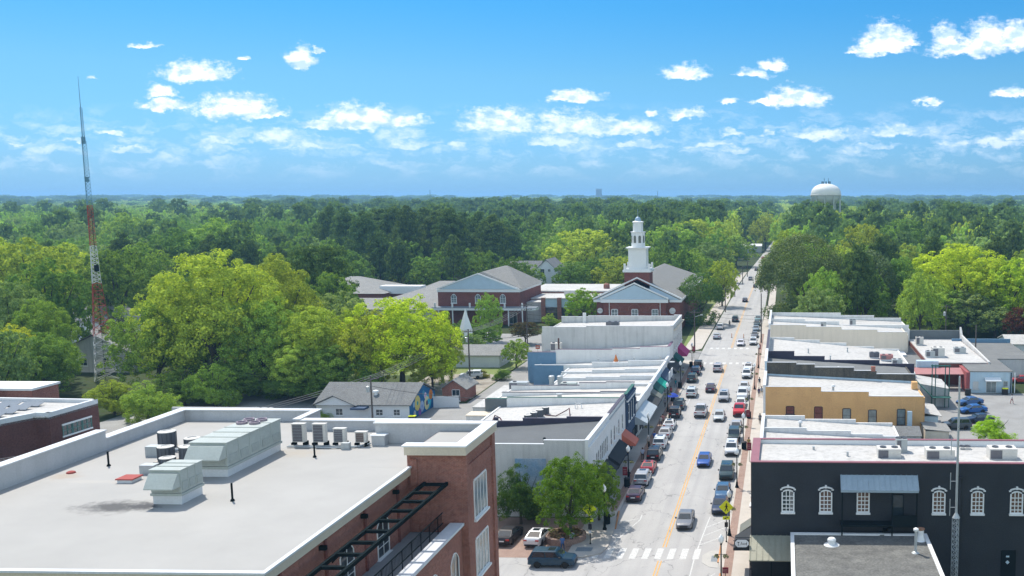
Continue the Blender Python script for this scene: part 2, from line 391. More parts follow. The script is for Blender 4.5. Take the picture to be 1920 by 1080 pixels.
# ---------------------------------------------------------------- ground, roads, pavements
def ground_material():
    m = bpy.data.materials.new('ground_cover'); m.use_nodes = True
    t = NT(m.node_tree); P = t.n('ShaderNodeNewGeometry').outputs['Position']
    n = t.noise(P, 0.02, 6, 0.65); n2 = t.noise(P, 0.5, 4, 0.65)
    a = t.ramp(n, [(0.35, (0.028, 0.045, 0.016)), (0.5, (0.04, 0.062, 0.02)), (0.68, (0.07, 0.10, 0.03))])
    a = t.mix(t.n('ShaderNodeMapRange', {0: n2, 1: 0.45, 2: 0.7, 3: 0.0, 4: 0.5}).outputs[0], a, (0.06, 0.045, 0.028, 1))
    b = t.n('ShaderNodeBsdfPrincipled', {'Base Color': a, 'Roughness': 0.95, 'Specular IOR Level': 0.1})
    t.n('ShaderNodeOutputMaterial', {0: b.outputs[0]}); return m
m_ground = ground_material()
g = MB(); g.poly([(-45000, -3000, -0.02), (45000, -3000, -0.02), (45000, 60000, -0.02), (-45000, 60000, -0.02)])
struct(g.build('ground', m_ground))
def sheet(name, pts, z, m):
    o = MB().poly([(x, y, z) for x, y in pts]).build(name, m, loc=(pts[0][0], pts[0][1], z)); return struct(o)
XL, XR, XC = -19.3, -6.0, -12.45
def xc(y):
    pts = [(0, XC), (250, -12.6), (400, -12.0), (475, -10.9), (605, -7.4), (800, -2.4), (989, 1.6), (1400, 9)]
    for (a, b), (c, d) in zip(pts, pts[1:]):
        if y <= c: return b + (d - b) * (y - a) / (c - a)
    return 9
def hw(y): return 6.65 if y < 250 else 6.65 - min(1.0, (y - 250) / 300) * 0.8
ys = [20, 60, 110, 180, 250, 320, 400, 440, 475, 540, 605, 700, 800, 900, 989, 1200, 1400]
L = [(xc(y) - hw(y), y) for y in ys]; Rr = [(xc(y) + hw(y), y) for y in ys]
r_ = MB()
for i in range(len(ys) - 1): r_.poly([(*L[i], 0), (*Rr[i], 0), (*Rr[i + 1], 0), (*L[i + 1], 0)])
struct(r_.build('main_street', m_asphalt, loc=(XC, 100, 0)))
sheet('side_street', [(-140, 84), (XL - 0.0, 84), (XL + 0.2, 98.6), (-23, 98.6), (-30, 98.6), (-140, 98.6)], -0.004, m_asphalt)
sheet('cross_street', [(-95, 219), (XL, 218.5), (XL, 233), (-95, 233)], -0.004, m_lot)
sheet('parking_lot', [(-92, 233), (-40, 233), (-40, 258), (-92, 263)], -0.006, m_lot)
sheet('alley', [(-56.5, 108), (-46, 108), (-46, 219), (-57.5, 219), (-56.5, 166)], -0.006, m_lot)
sheet('rear_lot', [(-112, 140), (-56.5, 140), (-56.5, 172), (-78, 176), (-86, 192), (-112, 184)], -0.008, m_lot)
sheet('gravel_drive', [(-72, 178), (-57, 176), (-57.5, 199), (-64, 203), (-73, 198)], -0.007, m_gravel)
sheet('lawn', [(-90, 199), (-57.8, 200), (-57.8, 218), (-90, 218)], -0.010, m_grass)
sheet('east_lot', [(22, 120), (95, 120), (95, 183.6), (35.2, 183.6), (35.2, 206), (22, 206)], -0.006, m_lot)
sheet('alley_apron', [(-33, 97.0), (XL - 1.0, 97.0), (-20.3, 102.0), (-23, 109.7), (-33, 109.7)], 0.004, m_paver)
sheet('church_lawn', [(XL - 5.2, 236), (XL - 2.6, 236), (-20.8, 480), (-30, 480)], -0.009, m_grass)

def slab(name, segs, z, m, loc):
    b = MB()
    for s_ in segs: b.prism(s_, 'z', -0.02, z)
    return struct(b.build(name, m, loc=loc))
# left pavement (bulb-out at the crossing), right pavement
slab('left_pavement', [[(-22.3, 97.5), (-20.6, 97.0), (XL + 0.5, 98.2), (XL + 0.9, 100.5), (XL + 0.6, 106), (XL, 111), (XL, 217.5), (-20.4, 218.6), (-22.3, 218.6)]], 0.13, m_conc, (-21, 100, 0))
slab('left_pavement', [[(-23.8, 234), (-20.6, 234), (XL - .3, 236), (xc(400) - hw(400) - .4, 400), (xc(475) - hw(475) - .4, 475), (xc(475) - hw(475) - 3, 475), (-22.6, 400)]], 0.13, m_conc, (-21, 300, 0))
slab('right_pavement', [[(XR, 20), (-3.0, 20), (-3.0, 262), (-3.3, 330), (-5.4, 330), (XR, 262), (XR, 104), (XR - .4, 101), (XR - .4, 96), (XR, 93)]], 0.13, m_conc, (-4, 100, 0))
slab('right_pavement', [[(xc(475) + hw(475) + .2, 475), (xc(475) + hw(475) + 2.4, 475), (-2.6, 330), (-5.0, 330)]], 0.13, m_conc, (-4, 400, 0))
# brick verge beside the kerbs
def strip(name, x0, x1, y0, y1, z, m): return sheet(name, [(x0, y0), (x1, y0), (x1, y1), (x0, y1)], z, m)
strip('brick_verge', XR + 0.18, XR + 1.05, 20, 262, 0.134, m_paver)
strip('brick_verge', XL - 1.05, XL - 0.2, 112, 216, 0.134, m_paver)
kb = MB()
kb.box(XL, XL + 0.16, 112, 217, -0.02, 0.135); kb.box(XR - 0.16, XR, 105, 262, -0.02, 0.135)
struct(kb.build('kerb', m_kerb, loc=(XL, 112, 0)))
kb = MB().prism([(XL + 0.62, 106.0), (XL + 0.78, 106.0), (XL + 0.18, 112), (XL + 0.02, 112)], 'z', -0.02, 0.138)
kb.box(XR - 0.16, XR, 20, 93, -0.02, 0.138); kb.box(XR - 0.56, XR - 0.4, 96, 103, -0.02, 0.138)
struct(kb.build('painted_kerb', m_kerbred, loc=(XL, 106, 0)))
slab('kerb_ramp', [[(XR - .42, 94.6), (XR - .42, 99.6), (XR - 1.5, 99.4), (XR - 2.25, 98.0), (XR - 2.1, 96.0), (XR - 1.3, 94.9)]], 0.03, m_kerb, (XR - 1, 97, 0))
strip('ramp_pad', XR - 1.25, XR - 0.55, 96.3, 98.0, 0.036, M('grey_tactile', (0.22, 0.25, 0.27), vs=2))
strip('ramp_pad', XL - 2.3, XL - 0.6, 98.6, 99.8, 0.136, M('grey_tactile', (0.22, 0.25, 0.27), vs=2))
# ---- painted markings
y2 = MB()
def line(b, pts, wd, z=0.004):
    for (x0, ya), (x1, yb) in zip(pts, pts[1:]):
        d = Vector((x1 - x0, yb - ya, 0)); d.normalize(); nx, ny = -d.y * wd / 2, d.x * wd / 2
        b.poly([(x0 + nx, ya + ny, z), (x0 - nx, ya - ny, z), (x1 - nx, yb - ny, z), (x1 + nx, yb + ny, z)])
for dx in (-0.16, 0.16):
    line(y2, [(XC + dx, 20), (XC + dx, 96.5)], 0.13)
    line(y2, [(XC + dx, 100.4), (XC + dx, 214)], 0.13)
    line(y2, [(XC + dx, 238), (XC + dx, 330), (xc(400) + dx, 400), (xc(475) + dx, 475)], 0.13)
o = y2.build('centre_line', m_yellow, loc=(XC, 60, 0)); struct(o)
w2 = MB()
for k in range(9):
    x = -8.85 - k * 1.31
    w2.poly([(x - 0.36, 97.0, .004), (x + 0.30, 97.0, .004), (x + 0.36, 100.0, .004), (x - 0.30, 100.0, .004)])
for k in range(7):
    for (a, b) in ((214.6, 216.9), (236.0, 238.2)):
        x = -8.6 - k * 1.45; w2.poly([(x - 0.36, a, .004), (x + 0.36, a, .004), (x + 0.36, b, .004), (x - 0.36, b, .004)])
line(w2, [(-9.1, 70), (-9.0, 97)], 0.13); line(w2, [(-8.9, 100), (-8.35, 110.5)], 0.13)
for yb in (74, 79, 84, 89): line(w2, [(-9.05, yb), (-6.6, yb + 4.2)], 0.12)
for yb in (101.2, 104.0, 106.8): line(w2, [(-8.75 + (yb - 101) * .05, yb), (-6.5, yb + 2.6)], 0.12)
line(w2, [(-18.2, 101.0), (-16.3, 109.3), (-16.35, 111.0)], 0.13)
line(w2, [(-18.6, 105.5), (-17.1, 106.6)], 0.12); line(w2, [(-18.4, 108.4), (-16.5, 109.6)], 0.12)
for yb in range(118, 212, 7): line(w2, [(-16.95, yb), (-17.6, yb)], 0.12); line(w2, [(-8.4, yb), (-7.8, yb)], 0.12)
line(w2, [(-16.95, 172), (-16.95, 182)], 0.1)
for x in (-19.8, -21.3, -22.8, -24.3): w2.poly([(x - .35, 86.0, 0), (x + .35, 86.0, 0), (x + .45, 88.6, 0), (x - .25, 88.6, 0)])
struct(w2.build('road_markings', m_paint, loc=(XC, 100, 0)))

# ---------------------------------------------------------------- windows
def wall_frame(px, py, pz, facing):
    """local axes: x along the wall, z up, -y outward"""
    ang = {'S': 0, 'E': 90, 'N': 180, 'W': -90}[facing]
    return Matrix.Translation((px, py, pz)) @ Matrix.Rotation(R(ang), 4, 'Z')
def window(root, x, y, z, wd, ht, facing, frame=None, glass=None, cols=2, rows=2, arch=0.0, sill=True, hood=False, name='window', fr=0.07, dep=0.06, label=None):
    """window centred at (x, y) with its bottom at z on a wall face"""
    frame = frame or m_trim; glass = glass or m_glass
    b = MB(wall_frame(x, y, z, facing)); h = wd / 2
    def top(xx): return ht + arch * (1 - (xx / h) ** 2) if arch else ht
    n = 8 if arch else 1
    xs = [-h + wd * i / n for i in range(n + 1)]
    outline = [(-h, 0), (h, 0)] + [(xx, top(xx)) for xx in reversed(xs)]
    b.poly([(p[0], -0.02, p[1]) for p in outline], 1)
    b.box(-h - fr, -h, -dep, 0.0, 0, ht, 0); b.box(h, h + fr, -dep, 0.0, 0, ht, 0); b.box(-h, h, -dep, 0.0, -0.0, fr, 0)
    for a, c in zip(xs, xs[1:]):
        b.hexa([(a, -dep, top(a)), (c, -dep, top(c)), (c, 0, top(c)), (a, 0, top(a)),
                (a, -dep, top(a) + fr), (c, -dep, top(c) + fr), (c, 0, top(c) + fr), (a, 0, top(a) + fr)], 0)
    for i in range(1, cols): xx = -h + wd * i / cols; b.box(xx - fr * .3, xx + fr * .3, -dep * .8, -0.022, fr, top(xx), 0)
    for j in range(1, rows): zz = ht * j / rows; b.box(-h, h, -dep * .75, -0.023, zz - fr * .3, zz + fr * .3, 0)
    if sill: b.box(-h - 0.2, h + 0.2, -dep - 0.14, 0, -0.16, 0, 0)
    if hood:
        for a, c in zip(xs, xs[1:]):
            e = 1.3
            b.hexa([(a * e, -0.12, top(a) + .30), (c * e, -0.12, top(c) + .30), (c * e, 0, top(c) + .30), (a * e, 0, top(a) + .30),
                    (a * e, -0.12, top(a) + .44), (c * e, -0.12, top(c) + .44), (c * e, 0, top(c) + .44), (a * e, 0, top(a) + .44)], 0)
        b.box(-.09, .09, -0.16, 0, top(0) + .28, top(0) + .58, 0)
        b.box(-h * e - .12, -h * e + .1, -0.12, 0, ht + .22, ht + .34, 0); b.box(h * e - .1, h * e + .12, -0.12, 0, ht + .22, ht + .34, 0)
    return b.build(name, [frame, glass], root, label=label)

# ---------------------------------------------------------------- the brick building in the foreground
bk = thing('brick_office_building', 'large red brick building with flat white roof filling the lower left foreground', 'building', (-38, 62, 0))
b = MB()
b.box(-50.7, -26.4, 47.6, 78.0, 0, 17.55)
b.box(-50.7, -39.3, 78.0, 80.6, 0, 17.55)
b.build('wall', m_brick, bk)
b = MB(); b.box(-50.7, -26.3, 47.4, 78.2, 17.55, 18.0); b.box(-50.7, -39.1, 78.2, 80.8, 17.55, 18.0)
# roof with a dark water stain
def stained_roof():
    m = bpy.data.materials.new('near_roof_membrane'); m.use_nodes = True
    t = NT(m.node_tree); P = t.n('ShaderNodeNewGeometry').outputs['Position']
    n = t.noise(P, 0.25, 5, .6)
    a = t.ramp(n, [(0.3, (0.305, 0.30, 0.285)), (0.7, (0.345, 0.338, 0.322))])
    a = t.mix(t.n('ShaderNodeMapRange', {0: t.noise(P, 3.0, 4, .7), 1: .5, 2: .75, 3: 0.0, 4: 0.10}).outputs[0], a, (.3, .28, .25, 1))
    s = t.n('ShaderNodeSeparateXYZ', {0: P})
    # membrane seams
    fx = t.math('FRACT', t.math('DIVIDE', s.outputs[1], 3.05))
    a = t.mix(t.n('ShaderNodeMapRange', {0: fx, 1: 0.0, 2: 0.02, 3: 0.45, 4: 0.0}).outputs[0], a, (.35, .33, .3, 1))
    def blot(cx, cy, sx, sy, col, st, ns=1.2):
        d = t.vm('LENGTH', t.vm('MULTIPLY', t.vm('SUBTRACT', P, (cx, cy, 0)), (1 / sx, 1 / sy, 0)))
        f = t.math('ADD', t.math('SUBTRACT', 1.0, d), t.math('MULTIPLY', t.math('SUBTRACT', t.noise(P, ns, 6, .7), .5), 1.6))
        return t.n('ShaderNodeMapRange', {0: f, 1: 0.0, 2: 0.75, 3: 0.0, 4: st}, interpolation_type='SMOOTHSTEP').outputs[0], col
    for ar in [(-41.0, 57.6, 3.0, 1.7, (.07, .07, .07, 1), 1.0), (-39.4, 57.9, 1.6, .9, (.05, .05, .055, 1), 1.0), (-48.9, 64.2, 1.4, 1.2, (.30, .20, .11, 1), .35),
               (-41.5, 56.4, 3.2, 0.6, (.33, .32, .30, 1), .4), (-36.2, 70.5, 3.0, 1.5, (.33, .26, .17, 1), .3), (-46, 62.9, 4.0, .5, (.4, .37, .33, 1), .4)]:
        f, c_ = blot(*ar); a = t.mix(f, a, c_)
    bs = t.n('ShaderNodeBsdfPrincipled', {'Base Color': a, 'Roughness': 0.75, 'Specular IOR Level': 0.3})
    t.n('ShaderNodeOutputMaterial', {0: bs.outputs[0]}); return m
m_nearroof = stained_roof()
b.build('roof', m_nearroof, bk)
m_parin = M('parapet_membrane', (0.50, 0.505, 0.51), col2=(0.45, 0.455, 0.46), vs=0.7, streak=0.12)
b = MB()
b.box(-51.3, -50.7, 40, 71.0, 0, 19.5, 0); b.box(-51.3, -50.7, 71.0, 81.3, 0, 18.9, 0)
b.box(-50.7, -39.9, 80.8, 81.3, 0, 18.9, 0); b.box(-39.9, -39.3, 78.2, 81.3, 0, 18.9, 0)
b.box(-39.3, -29.3, 77.6, 78.2, 17.9, 18.8, 0)
b.build('parapet', m_parin, bk)
b = MB()
b.box(-51.42, -50.58, 40, 71.0, 19.5, 19.58); b.box(-51.42, -50.58, 71.0, 81.42, 18.9, 18.98); b.box(-50.58, -39.78, 80.68, 81.42, 18.9, 18.98)
b.box(-39.78, -39.18, 77.48, 81.42, 18.9, 18.975); b.box(-39.18, -29.2, 77.48, 78.32, 18.8, 18.88); b.box(-29.2, -28.7, 74.8, 78.32, 18.8, 18.88)
b.box(-50.58, -26.05, 47.05, 47.4, 17.98, 18.1)
b.box(-26.3, -26.05, 47.4, 66.9, 17.98, 18.1)
b.build('coping', m_coping, bk)
b = MB(); b.box(-50.7, -26.15, 47.15, 47.6, 17.3, 17.98); b.box(-26.4, -26.15, 47.6, 66.9, 17.45, 17.98); b.build('fascia', m_cream, bk)
b = MB(); b.box(-29.2, -28.8, 74.6, 78.2, 17.9, 18.8); b.build('parapet', m_parin, bk)
# corner tower
b = MB(); b.box(-26.4, -22.35, 67.0, 73.9, 0, 18.95); b.box(-22.6, -22.35, 73.9, 73.95, 0, 18.0)
for x in (-26.2,): b.box(x, x + .5, 66.9, 67.0, 13.3, 18.6)
b.box(-22.35, -22.2, 67.0, 67.5, 0, 18.9); b.box(-22.35, -22.2, 73.2, 73.9, 0, 18.9); b.box(-22.35, -22.25, 67.5, 73.2, 17.1, 18.0)
b.build('tower_wall', m_brick, bk)
MB().box(-29.5, -26.3, 66.9, 73.7, 17.6, 18.004).build('roof', m_nearroof, bk); MB().box(-26.3, -22.9, 67.4, 73.7, 18.96, 19.0).build('tower_roof', m_nearroof, bk)
b = MB(); b.box(-31.4, -22.9, 73.7, 74.2, 18.0, 19.55); b.box(-22.9, -22.4, 66.9, 74.2, 18.9, 19.5); b.box(-26.2, -22.9, 66.9, 67.4, 18.95, 19.5)
b.box(-31.4, -30.4, 72.9, 73.7, 18.0, 18.75)
b.build('tower_parapet', m_parin, bk)
b = MB(); b.box(-31.5, -22.05, 73.55, 74.35, 19.55, 19.65); b.box(-23.0, -22.05, 67.5, 73.55, 19.55, 19.65); b.box(-26.6, -22.05, 66.55, 67.5, 19.55, 19.65)
b.box(-31.5, -30.3, 72.8, 73.55, 18.75, 18.82)
b.build('tower_coping', m_trim, bk)
b = MB(); b.box(-26.45, -22.1, 66.62, 66.9, 18.95, 19.55); b.box(-22.4, -22.12, 66.9, 74.2, 18.95, 19.55); b.build('cornice', m_cream, bk)
# terrace below the roof on the street side
b = MB(); b.box(-26.4, -23.4, 40, 67.0, 0, 13.2); b.box(-23.4, -22.7, 40, 66.9, 0, 13.8); b.build('terrace_wall', m_brick, bk)
b = MB(); b.box(-26.4, -23.4, 40, 67.0, 13.2, 13.26); b.build('terrace_floor', M('terrace_grey', (0.26, 0.27, 0.28), vs=.6), bk)
b = MB(); b.box(-23.5, -22.5, 40, 66.95, 13.8, 13.98); b.build('terrace_coping', m_coping, bk)
b = MB()
for z in (14.25, 15.0): b.box(-23.72, -23.66, 40, 66.0, z, z + 0.05)
y = 41
while y < 66: b.box(-23.72, -23.67, y, y + .05, 13.26, 15.0); y += 1.6
y = 41
while y < 66: b.box(-23.70, -23.68, y, y + .02, 14.25, 15.0); y += 0.2
b.build('railing', m_steel, bk)
b = MB(); b.box(-25.3, -25.12, 40, 67, 16.72, 16.95); b.box(-23.72, -23.54, 40, 67, 16.72, 16.95)
y = 66.7
while y > 41: b.box(-25.12, -23.72, y - .12, y + .12, 16.75, 16.93); y -= 1.95
for y in (48, 55, 62): b.tube([(-26.4, y, 15.6), (-25.2, y, 16.8)], 0.05)
b.build('steel_canopy', m_steel, bk)
for y in (68.2, 62.3, 56.9, 51.6, 46.4):
    if y < 67: window(bk, -26.4, y, 13.3, 1.75, 2.15, 'E', m_trim, m_glass, 2, 3, arch=0.55)
for z in (13.6, 9.2, 4.8): window(bk, -22.35, 70.3, z, 2.85, 2.85, 'E', m_trim, m_glassl, 4, 1, fr=0.12)
for y in (65.2, 61.2, 57.0): window(bk, -22.7, y, 9.4, 1.5, 2.4, 'E', m_trim, m_glass, 2, 1, arch=0.55)
for y in (64.9, 59.6, 54.2, 49.0): MB().box(-26.42, -26.28, y - .12, y + .12, 13.3, 17.3).build('pilaster', m_brickd, bk)
for y in (64.3, 59.2, 53.6): MB().box(-26.4, -26.0, y - .12, y + .12, 16.9, 17.15).build('wall_lamp', m_steel, bk)

# ---------------------------------------------------------------- rooftop plant on the brick building
def rtu(name, label, x0, x1, y0, y1, z0, z1, hood=1.0, fans=0, segs=3, group=None):
    r = thing(name, label, 'air handler', ((x0 + x1) / 2, (y0 + y1) / 2, z0), group)
    b = MB(); b.box(x0 + .05, x1 - .05, y0 + .05, y1 - .05, z0, z0 + .55); b.build('curb', m_coping, r)
    b = MB(); b.box(x0 - .05, x1 + .05, y0 - .05, y1 + .05, z0 + .55, z0 + .72); b.build('base_rail', m_hvac, r)
    b = MB(); b.box(x0, x1, y0, y1, z0 + .74, z1); b.box(x0 - .06, x1 + .06, y0 - .06, y1 + .06, z1, z1 + .06)
    for i in range(1, segs): yy_ = y0 + (y1 - y0) * i / segs; b.box(x0 - .07, x1 + .07, yy_ - .03, yy_ + .03, z1 + .06, z1 + .10); b.box(x1, x1 + .02, yy_ - .03, yy_ + .03, z0 + .8, z1)
    b.build('cabinet', m_hvac, r)
    b = MB()
    for i in range(segs): ya = y0 + (y1 - y0) * (i + .15) / segs; yb = y0 + (y1 - y0) * (i + .85) / segs; b.box(x1 + .0, x1 + .03, ya, yb, z0 + .9, z0 + .95 + (z1 - z0) * .22)
    b.box(x0 + .15, x1 - .15, y0 - .02, y0, z0 + .8, z0 + 1.25)
    b.build('access_panel', M('sage_panel_dark', (0.35, 0.39, 0.37), rough=.5, vs=2), r)  # access panels slightly darker sage than the cabinet
    if hood:
        zc = z1 - .25; b = MB()
        b.prism([(y0, z1 - .15), (y0, zc - .75), (y0 - hood * .9, zc - .75), (y0 - hood * .9, zc - .68), (y0 - hood * .25, z1 - .15)], 'x', x0 + .05, x1 - .05)
        b.build('intake_hood', M('sage_hood', (0.43, 0.47, 0.44), rough=.45, vs=1), r)
        b = MB(); b.box(x0 + .2, x1 - .2, y0 - .5, y0 - .02, zc - .80, zc - .76); b.build('filter_grille', m_hvacd, r)
    if fans:
        b = MB()
        for i in range(fans): b.lathe([(.38, z1 + .06), (.38, z1 + .22), (.30, z1 + .22), (.28, z1 + .12)], x0 + (.55 if i % 2 else 1.5), y1 - .7 - (i // 2) * 1.0, 14)
        b.build('fan_guard', M('fan_pinkgrey', (0.30, 0.24, 0.28), rough=.5), r)
    return r
rtu('rooftop_unit', 'small sage green rooftop air handler with sloped hood beside the dark roof stain', -39.0, -37.1, 58.2, 60.5, 18.0, 20.15, 0.9)
rtu('rooftop_unit', 'long large sage green rooftop air handler with fans on top', -40.1, -37.6, 64.2, 71.4, 18.0, 20.35, 1.0, 4, 5)
def condenser(x, y, z, s, h, label, name='condenser_unit', group='round and square dark condensers on the near roof'):
    r = thing(name, label, 'condenser', (x, y, z), group)
    b = MB(); b.lathe([(s * .98, z + .15), (s, z + .2), (s, z + h - .05), (s * .97, z + h)], x, y, 8); b.build('coil_case', m_acdark, r)
    b = MB(); b.lathe([(s * 1.02, z + h), (s * 1.02, z + h + .05), (s * .6, z + h + .09), (s * .55, z + h + .03)], x, y, 12); b.build('fan_top', m_acwhite, r)
    b = MB(); b.box(x - s * 1.1, x + s * 1.1, y - s * 1.1, y + s * 1.1, z, z + .14); b.build('pad', m_conc, r)
    b = MB()
    for k in range(12):
        a = k * math.pi / 6; b.box(x + s * math.cos(a) - .012, x + s * math.cos(a) + .012, y + s * math.sin(a) - .012, y + s * math.sin(a) + .012, z + .2, z + h)
    b.build('louvre', m_hvacd, r)
    return r
for (x, y, s, h, l) in [(-46.3, 71.4, .62, 1.35, 'tallest dark condenser, farthest left of the cluster on the near roof'), (-44.4, 71.4, .55, .85, 'short dark condenser at the back right of the roof cluster'),
                        (-44.2, 67.9, .55, 1.1, 'dark condenser at the front left of the roof cluster'), (-42.4, 67.7, .62, 1.2, 'wide dark condenser at the right of the roof cluster'),
                        (-42.7, 65.7, .52, .9, 'low dark condenser nearest the small air handler')]:
    condenser(x, y, 18.0, s, h, l)
b = MB()
b.tube([(-45.8, 70.8, 18.2), (-43.6, 70.1, 18.25), (-41.4, 69.3, 18.25), (-40.2, 69.6, 18.3)], .09)
tag(b.build('conduit', m_galv, loc=(-43, 68, 18)), 'bent pipe run between the dark condensers on the near roof', 'conduit'); b = MB(); b.tube([(-41.3, 66.0, 18.1), (-41.1, 66.4, 19.1), (-40.6, 66.6, 18.9)], .05)
tag(b.build('conduit', m_galv, loc=(-41, 66, 18)), 'short hooked pipe between the two sage air handlers', 'conduit')
tag(MB().box(-46.6, -45.5, 69.2, 69.9, 18.0, 18.75).build('equipment_box', m_galv, loc=(-46, 69.5, 18)), 'grey equipment box below the tallest dark condenser', 'equipment box')
tag(MB().box(-44.0, -43.0, 64.6, 65.3, 18.0, 18.65).build('equipment_box', m_galv, loc=(-43.5, 65, 18)), 'grey equipment box left of the small sage air handler', 'equipment box')
def minisplit(x, y, z, wd, h, label, dark=False):
    r = thing('heat_pump', label, 'heat pump', (x, y, z), 'white heat pumps in a row on the near roof')
    b = MB(); b.box(x - wd / 2, x + wd / 2, y, y + .38, z + .3, z + .3 + h); b.box(x - wd / 2 - .03, x + wd / 2 + .03, y - .03, y + .41, z + .3 + h, z + .34 + h); b.build('case', m_acwhite, r)
    b = MB(); b.box(x - wd / 2 + .06, x + wd / 2 - .2, y - .015, y, z + .36, z + .24 + h)
    b.build('coil_grille', M('coil_brown', (.16, .115, .10), vs=4) if dark else M('coil_grey', (.16, .155, .17), vs=4), r)
    b = MB()
    for k in range(1, 6): b.box(x - wd / 2 + .06, x + wd / 2 - .2, y - .03, y - .015, z + .3 + h * k / 6, z + .315 + h * k / 6)
    b.build('guard', m_galv, r)
    for xx in (x - wd / 2 + .04, x + wd / 2 - .04): MB().box(xx - .04, xx + .04, y - .2, y + .6, z, z + .3).build('stand_foot', m_steel, r)
for (x, wd, h, l, d) in [(-36.9, .98, 1.4, 'tall white heat pump nearest the big air handler', 0), (-35.3, .98, 1.4, 'second tall white heat pump in the roof row', 0),
                         (-33.75, .9, 1.05, 'medium white heat pump, third in the roof row', 0), (-32.1, .85, .8, 'smallest heat pump with a brown coil at the right end of the roof row', 1)]:
    minisplit(x, 72.6, 18.0, wd, h, l, d)
b = MB(); b.box(-37.5, -32.0, 72.2, 72.3, 18.05, 18.15); b.tube([(-37.5, 72.0, 18.1), (-34.0, 71.8, 18.1), (-32.4, 72.0, 18.1), (-31.5, 73.0, 18.15)], .06); b.box(-33.2, -32.6, 71.6, 72.0, 18, 18.5)
tag(b.build('pipe_rack', m_galv, loc=(-34, 72, 18)), 'low metal pipe rack in front of the white heat pumps', 'pipe rack')
for (x, y, h, l) in [(-47.6, 66.7, 1.05, 'left one, near the parapet'), (-34.4, 59.0, 1.15, 'front one, right of the small air handler'), (-34.15, 69.4, .95, 'rear one, in front of the heat pumps')]:
    tag(MB().tube([(x, y, 18), (x, y, 18 + h)], .065, 8).lathe([(.14, 18.0), (.11, 18.12)], x, y, 10).build('vent_pipe', m_steel, loc=(x, y, 18)), 'thin dark vent pipe, ' + l, 'vent pipe')
b = MB(); b.box(-44.2, -43.2, 62.6, 63.6, 18.0, 18.22); hh = thing('roof_hatch', 'small red topped hatch on the near white roof', 'roof hatch', (-43.7, 63, 18)); b.build('curb', m_coping, hh)
MB().box(-44.28, -43.12, 62.52, 63.68, 18.22, 18.30).build('lid', M('hatch_red', (.36, .08, .07), vs=2), hh)
tag(MB().lathe([(.3, 18.0), (.26, 18.1), (.1, 18.16)], -49.0, 64.9, 12).build('roof_drain', M('hatch_red', (.36, .08, .07)), loc=(-49, 65, 18)), 'low dark red roof drain by the left parapet', 'roof drain')
# ---------------------------------------------------------------- shop rows
def stepped(b, steps, y0, y1, zb=0, m=0):
    """party wall whose top steps down; steps = [(x0, x1, z_top)...] from one end to the other"""
    pts = [(steps[0][0], zb)]
    for (a, c, z) in steps: pts += [(a, z), (c, z)]
    pts.append((steps[-1][1], zb))
    b.prism(pts, 'y', y0, y1, m)
def copings(b, steps, y0, y1, m=0, h=.06, o=.04):
    for (a, c, z) in steps: b.box(min(a, c) - o, max(a, c) + o, y0 - o, y1 + o, z + .002, z + h, m)
def shop(name, label, side, y0, y1, xf, xb, zroof_f, zroof_b, near, zfac, wallm, roofm, facm, far=None, copm=None, yroof0=None, nearm=None, rear=True):
    """side 'L' fronts +x, 'R' fronts -x. near/far are stepped wall tops."""
    r = thing(name, label, 'shop building', (xf, (y0 + y1) / 2, 0), 'shop buildings along the main street')
    s = 1 if side == 'L' else -1
    xi = xf - s * 0.35
    b = MB(); b.box(min(xi, xf), max(xi, xf), y0, y1, 0, zfac); b.build('facade', facm, r)
    b = MB(); b.box(min(xi, xf) - .05, max(xi, xf) + .07, y0 - .001, y1 - .01, zfac, zfac + .09); b.build('facade_coping', copm or m_coping, r)
    st = [(xi, st0[1], st0[2]) if i == 0 else st0 for i, st0 in enumerate(near)]
    b = MB(); stepped(b, st, y0, y0 + .3); b.build('party_wall', nearm or wallm, r)
    b = MB(); copings(b, st, y0, y0 + .3); b.build('wall_coping', copm or m_coping, r)
    if far:
        st = [(xi, q[1], q[2]) if i == 0 else q for i, q in enumerate(far)]
        b = MB(); stepped(b, st, y1 - .3, y1); b.build('party_wall', wallm, r)
        b = MB(); copings(b, st, y1 - .3, y1); b.build('wall_coping', copm or m_coping, r)
    ya, yb = y0 + .3, y1 - (.3 if far else -.0)
    b = MB(); xa, xe = (xb, xi) if side == 'L' else (xi, xb)
    za, ze = (zroof_b, zroof_f) if side == 'L' else (zroof_f, zroof_b)
    b.hexa([(xa, ya, 0.1), (xe, ya, 0.1), (xe, yb, 0.1), (xa, yb, 0.1), (xa, ya, za), (xe, ya, ze), (xe, yb, ze), (xa, yb, za)])
    b.build('roof', [roofm], r)
    if rear:
        xo = xb - s * .25
        b = MB(); b.box(min(xb, xo), max(xb, xo), y0 + .3, y1, 0, zroof_b + .12); b.build('rear_wall', wallm, r)
    return r
def storefront(root, side, xf, y0, y1, n=3, z1=2.9, glass=None, frame=None, base=None):
    """shop windows with a door bay, as one part per bay"""
    f = 'E' if side == 'L' else 'W'; wdt = (y1 - y0) / n
    for i in range(n):
        yc = y0 + wdt * (i + .5)
        if i == n // 2: window(root, xf, yc, .13, min(1.1, wdt * .5), 2.3, f, frame or m_steel, m_glass, 1, 1, sill=False, name='door')
        else: window(root, xf, yc, .6, wdt * .82, z1 - .9, f, frame or m_steel, m_glass, 2, 1, sill=False)
W = [(-27.4, 9.05), (-33.4, 8.58), (-39.4, 8.0)]
def steps(pairs, x0=-22.3): 
    out = []; x = x0
    for (xe, z) in pairs: out.append((x, xe, z)); x = xe
    return out
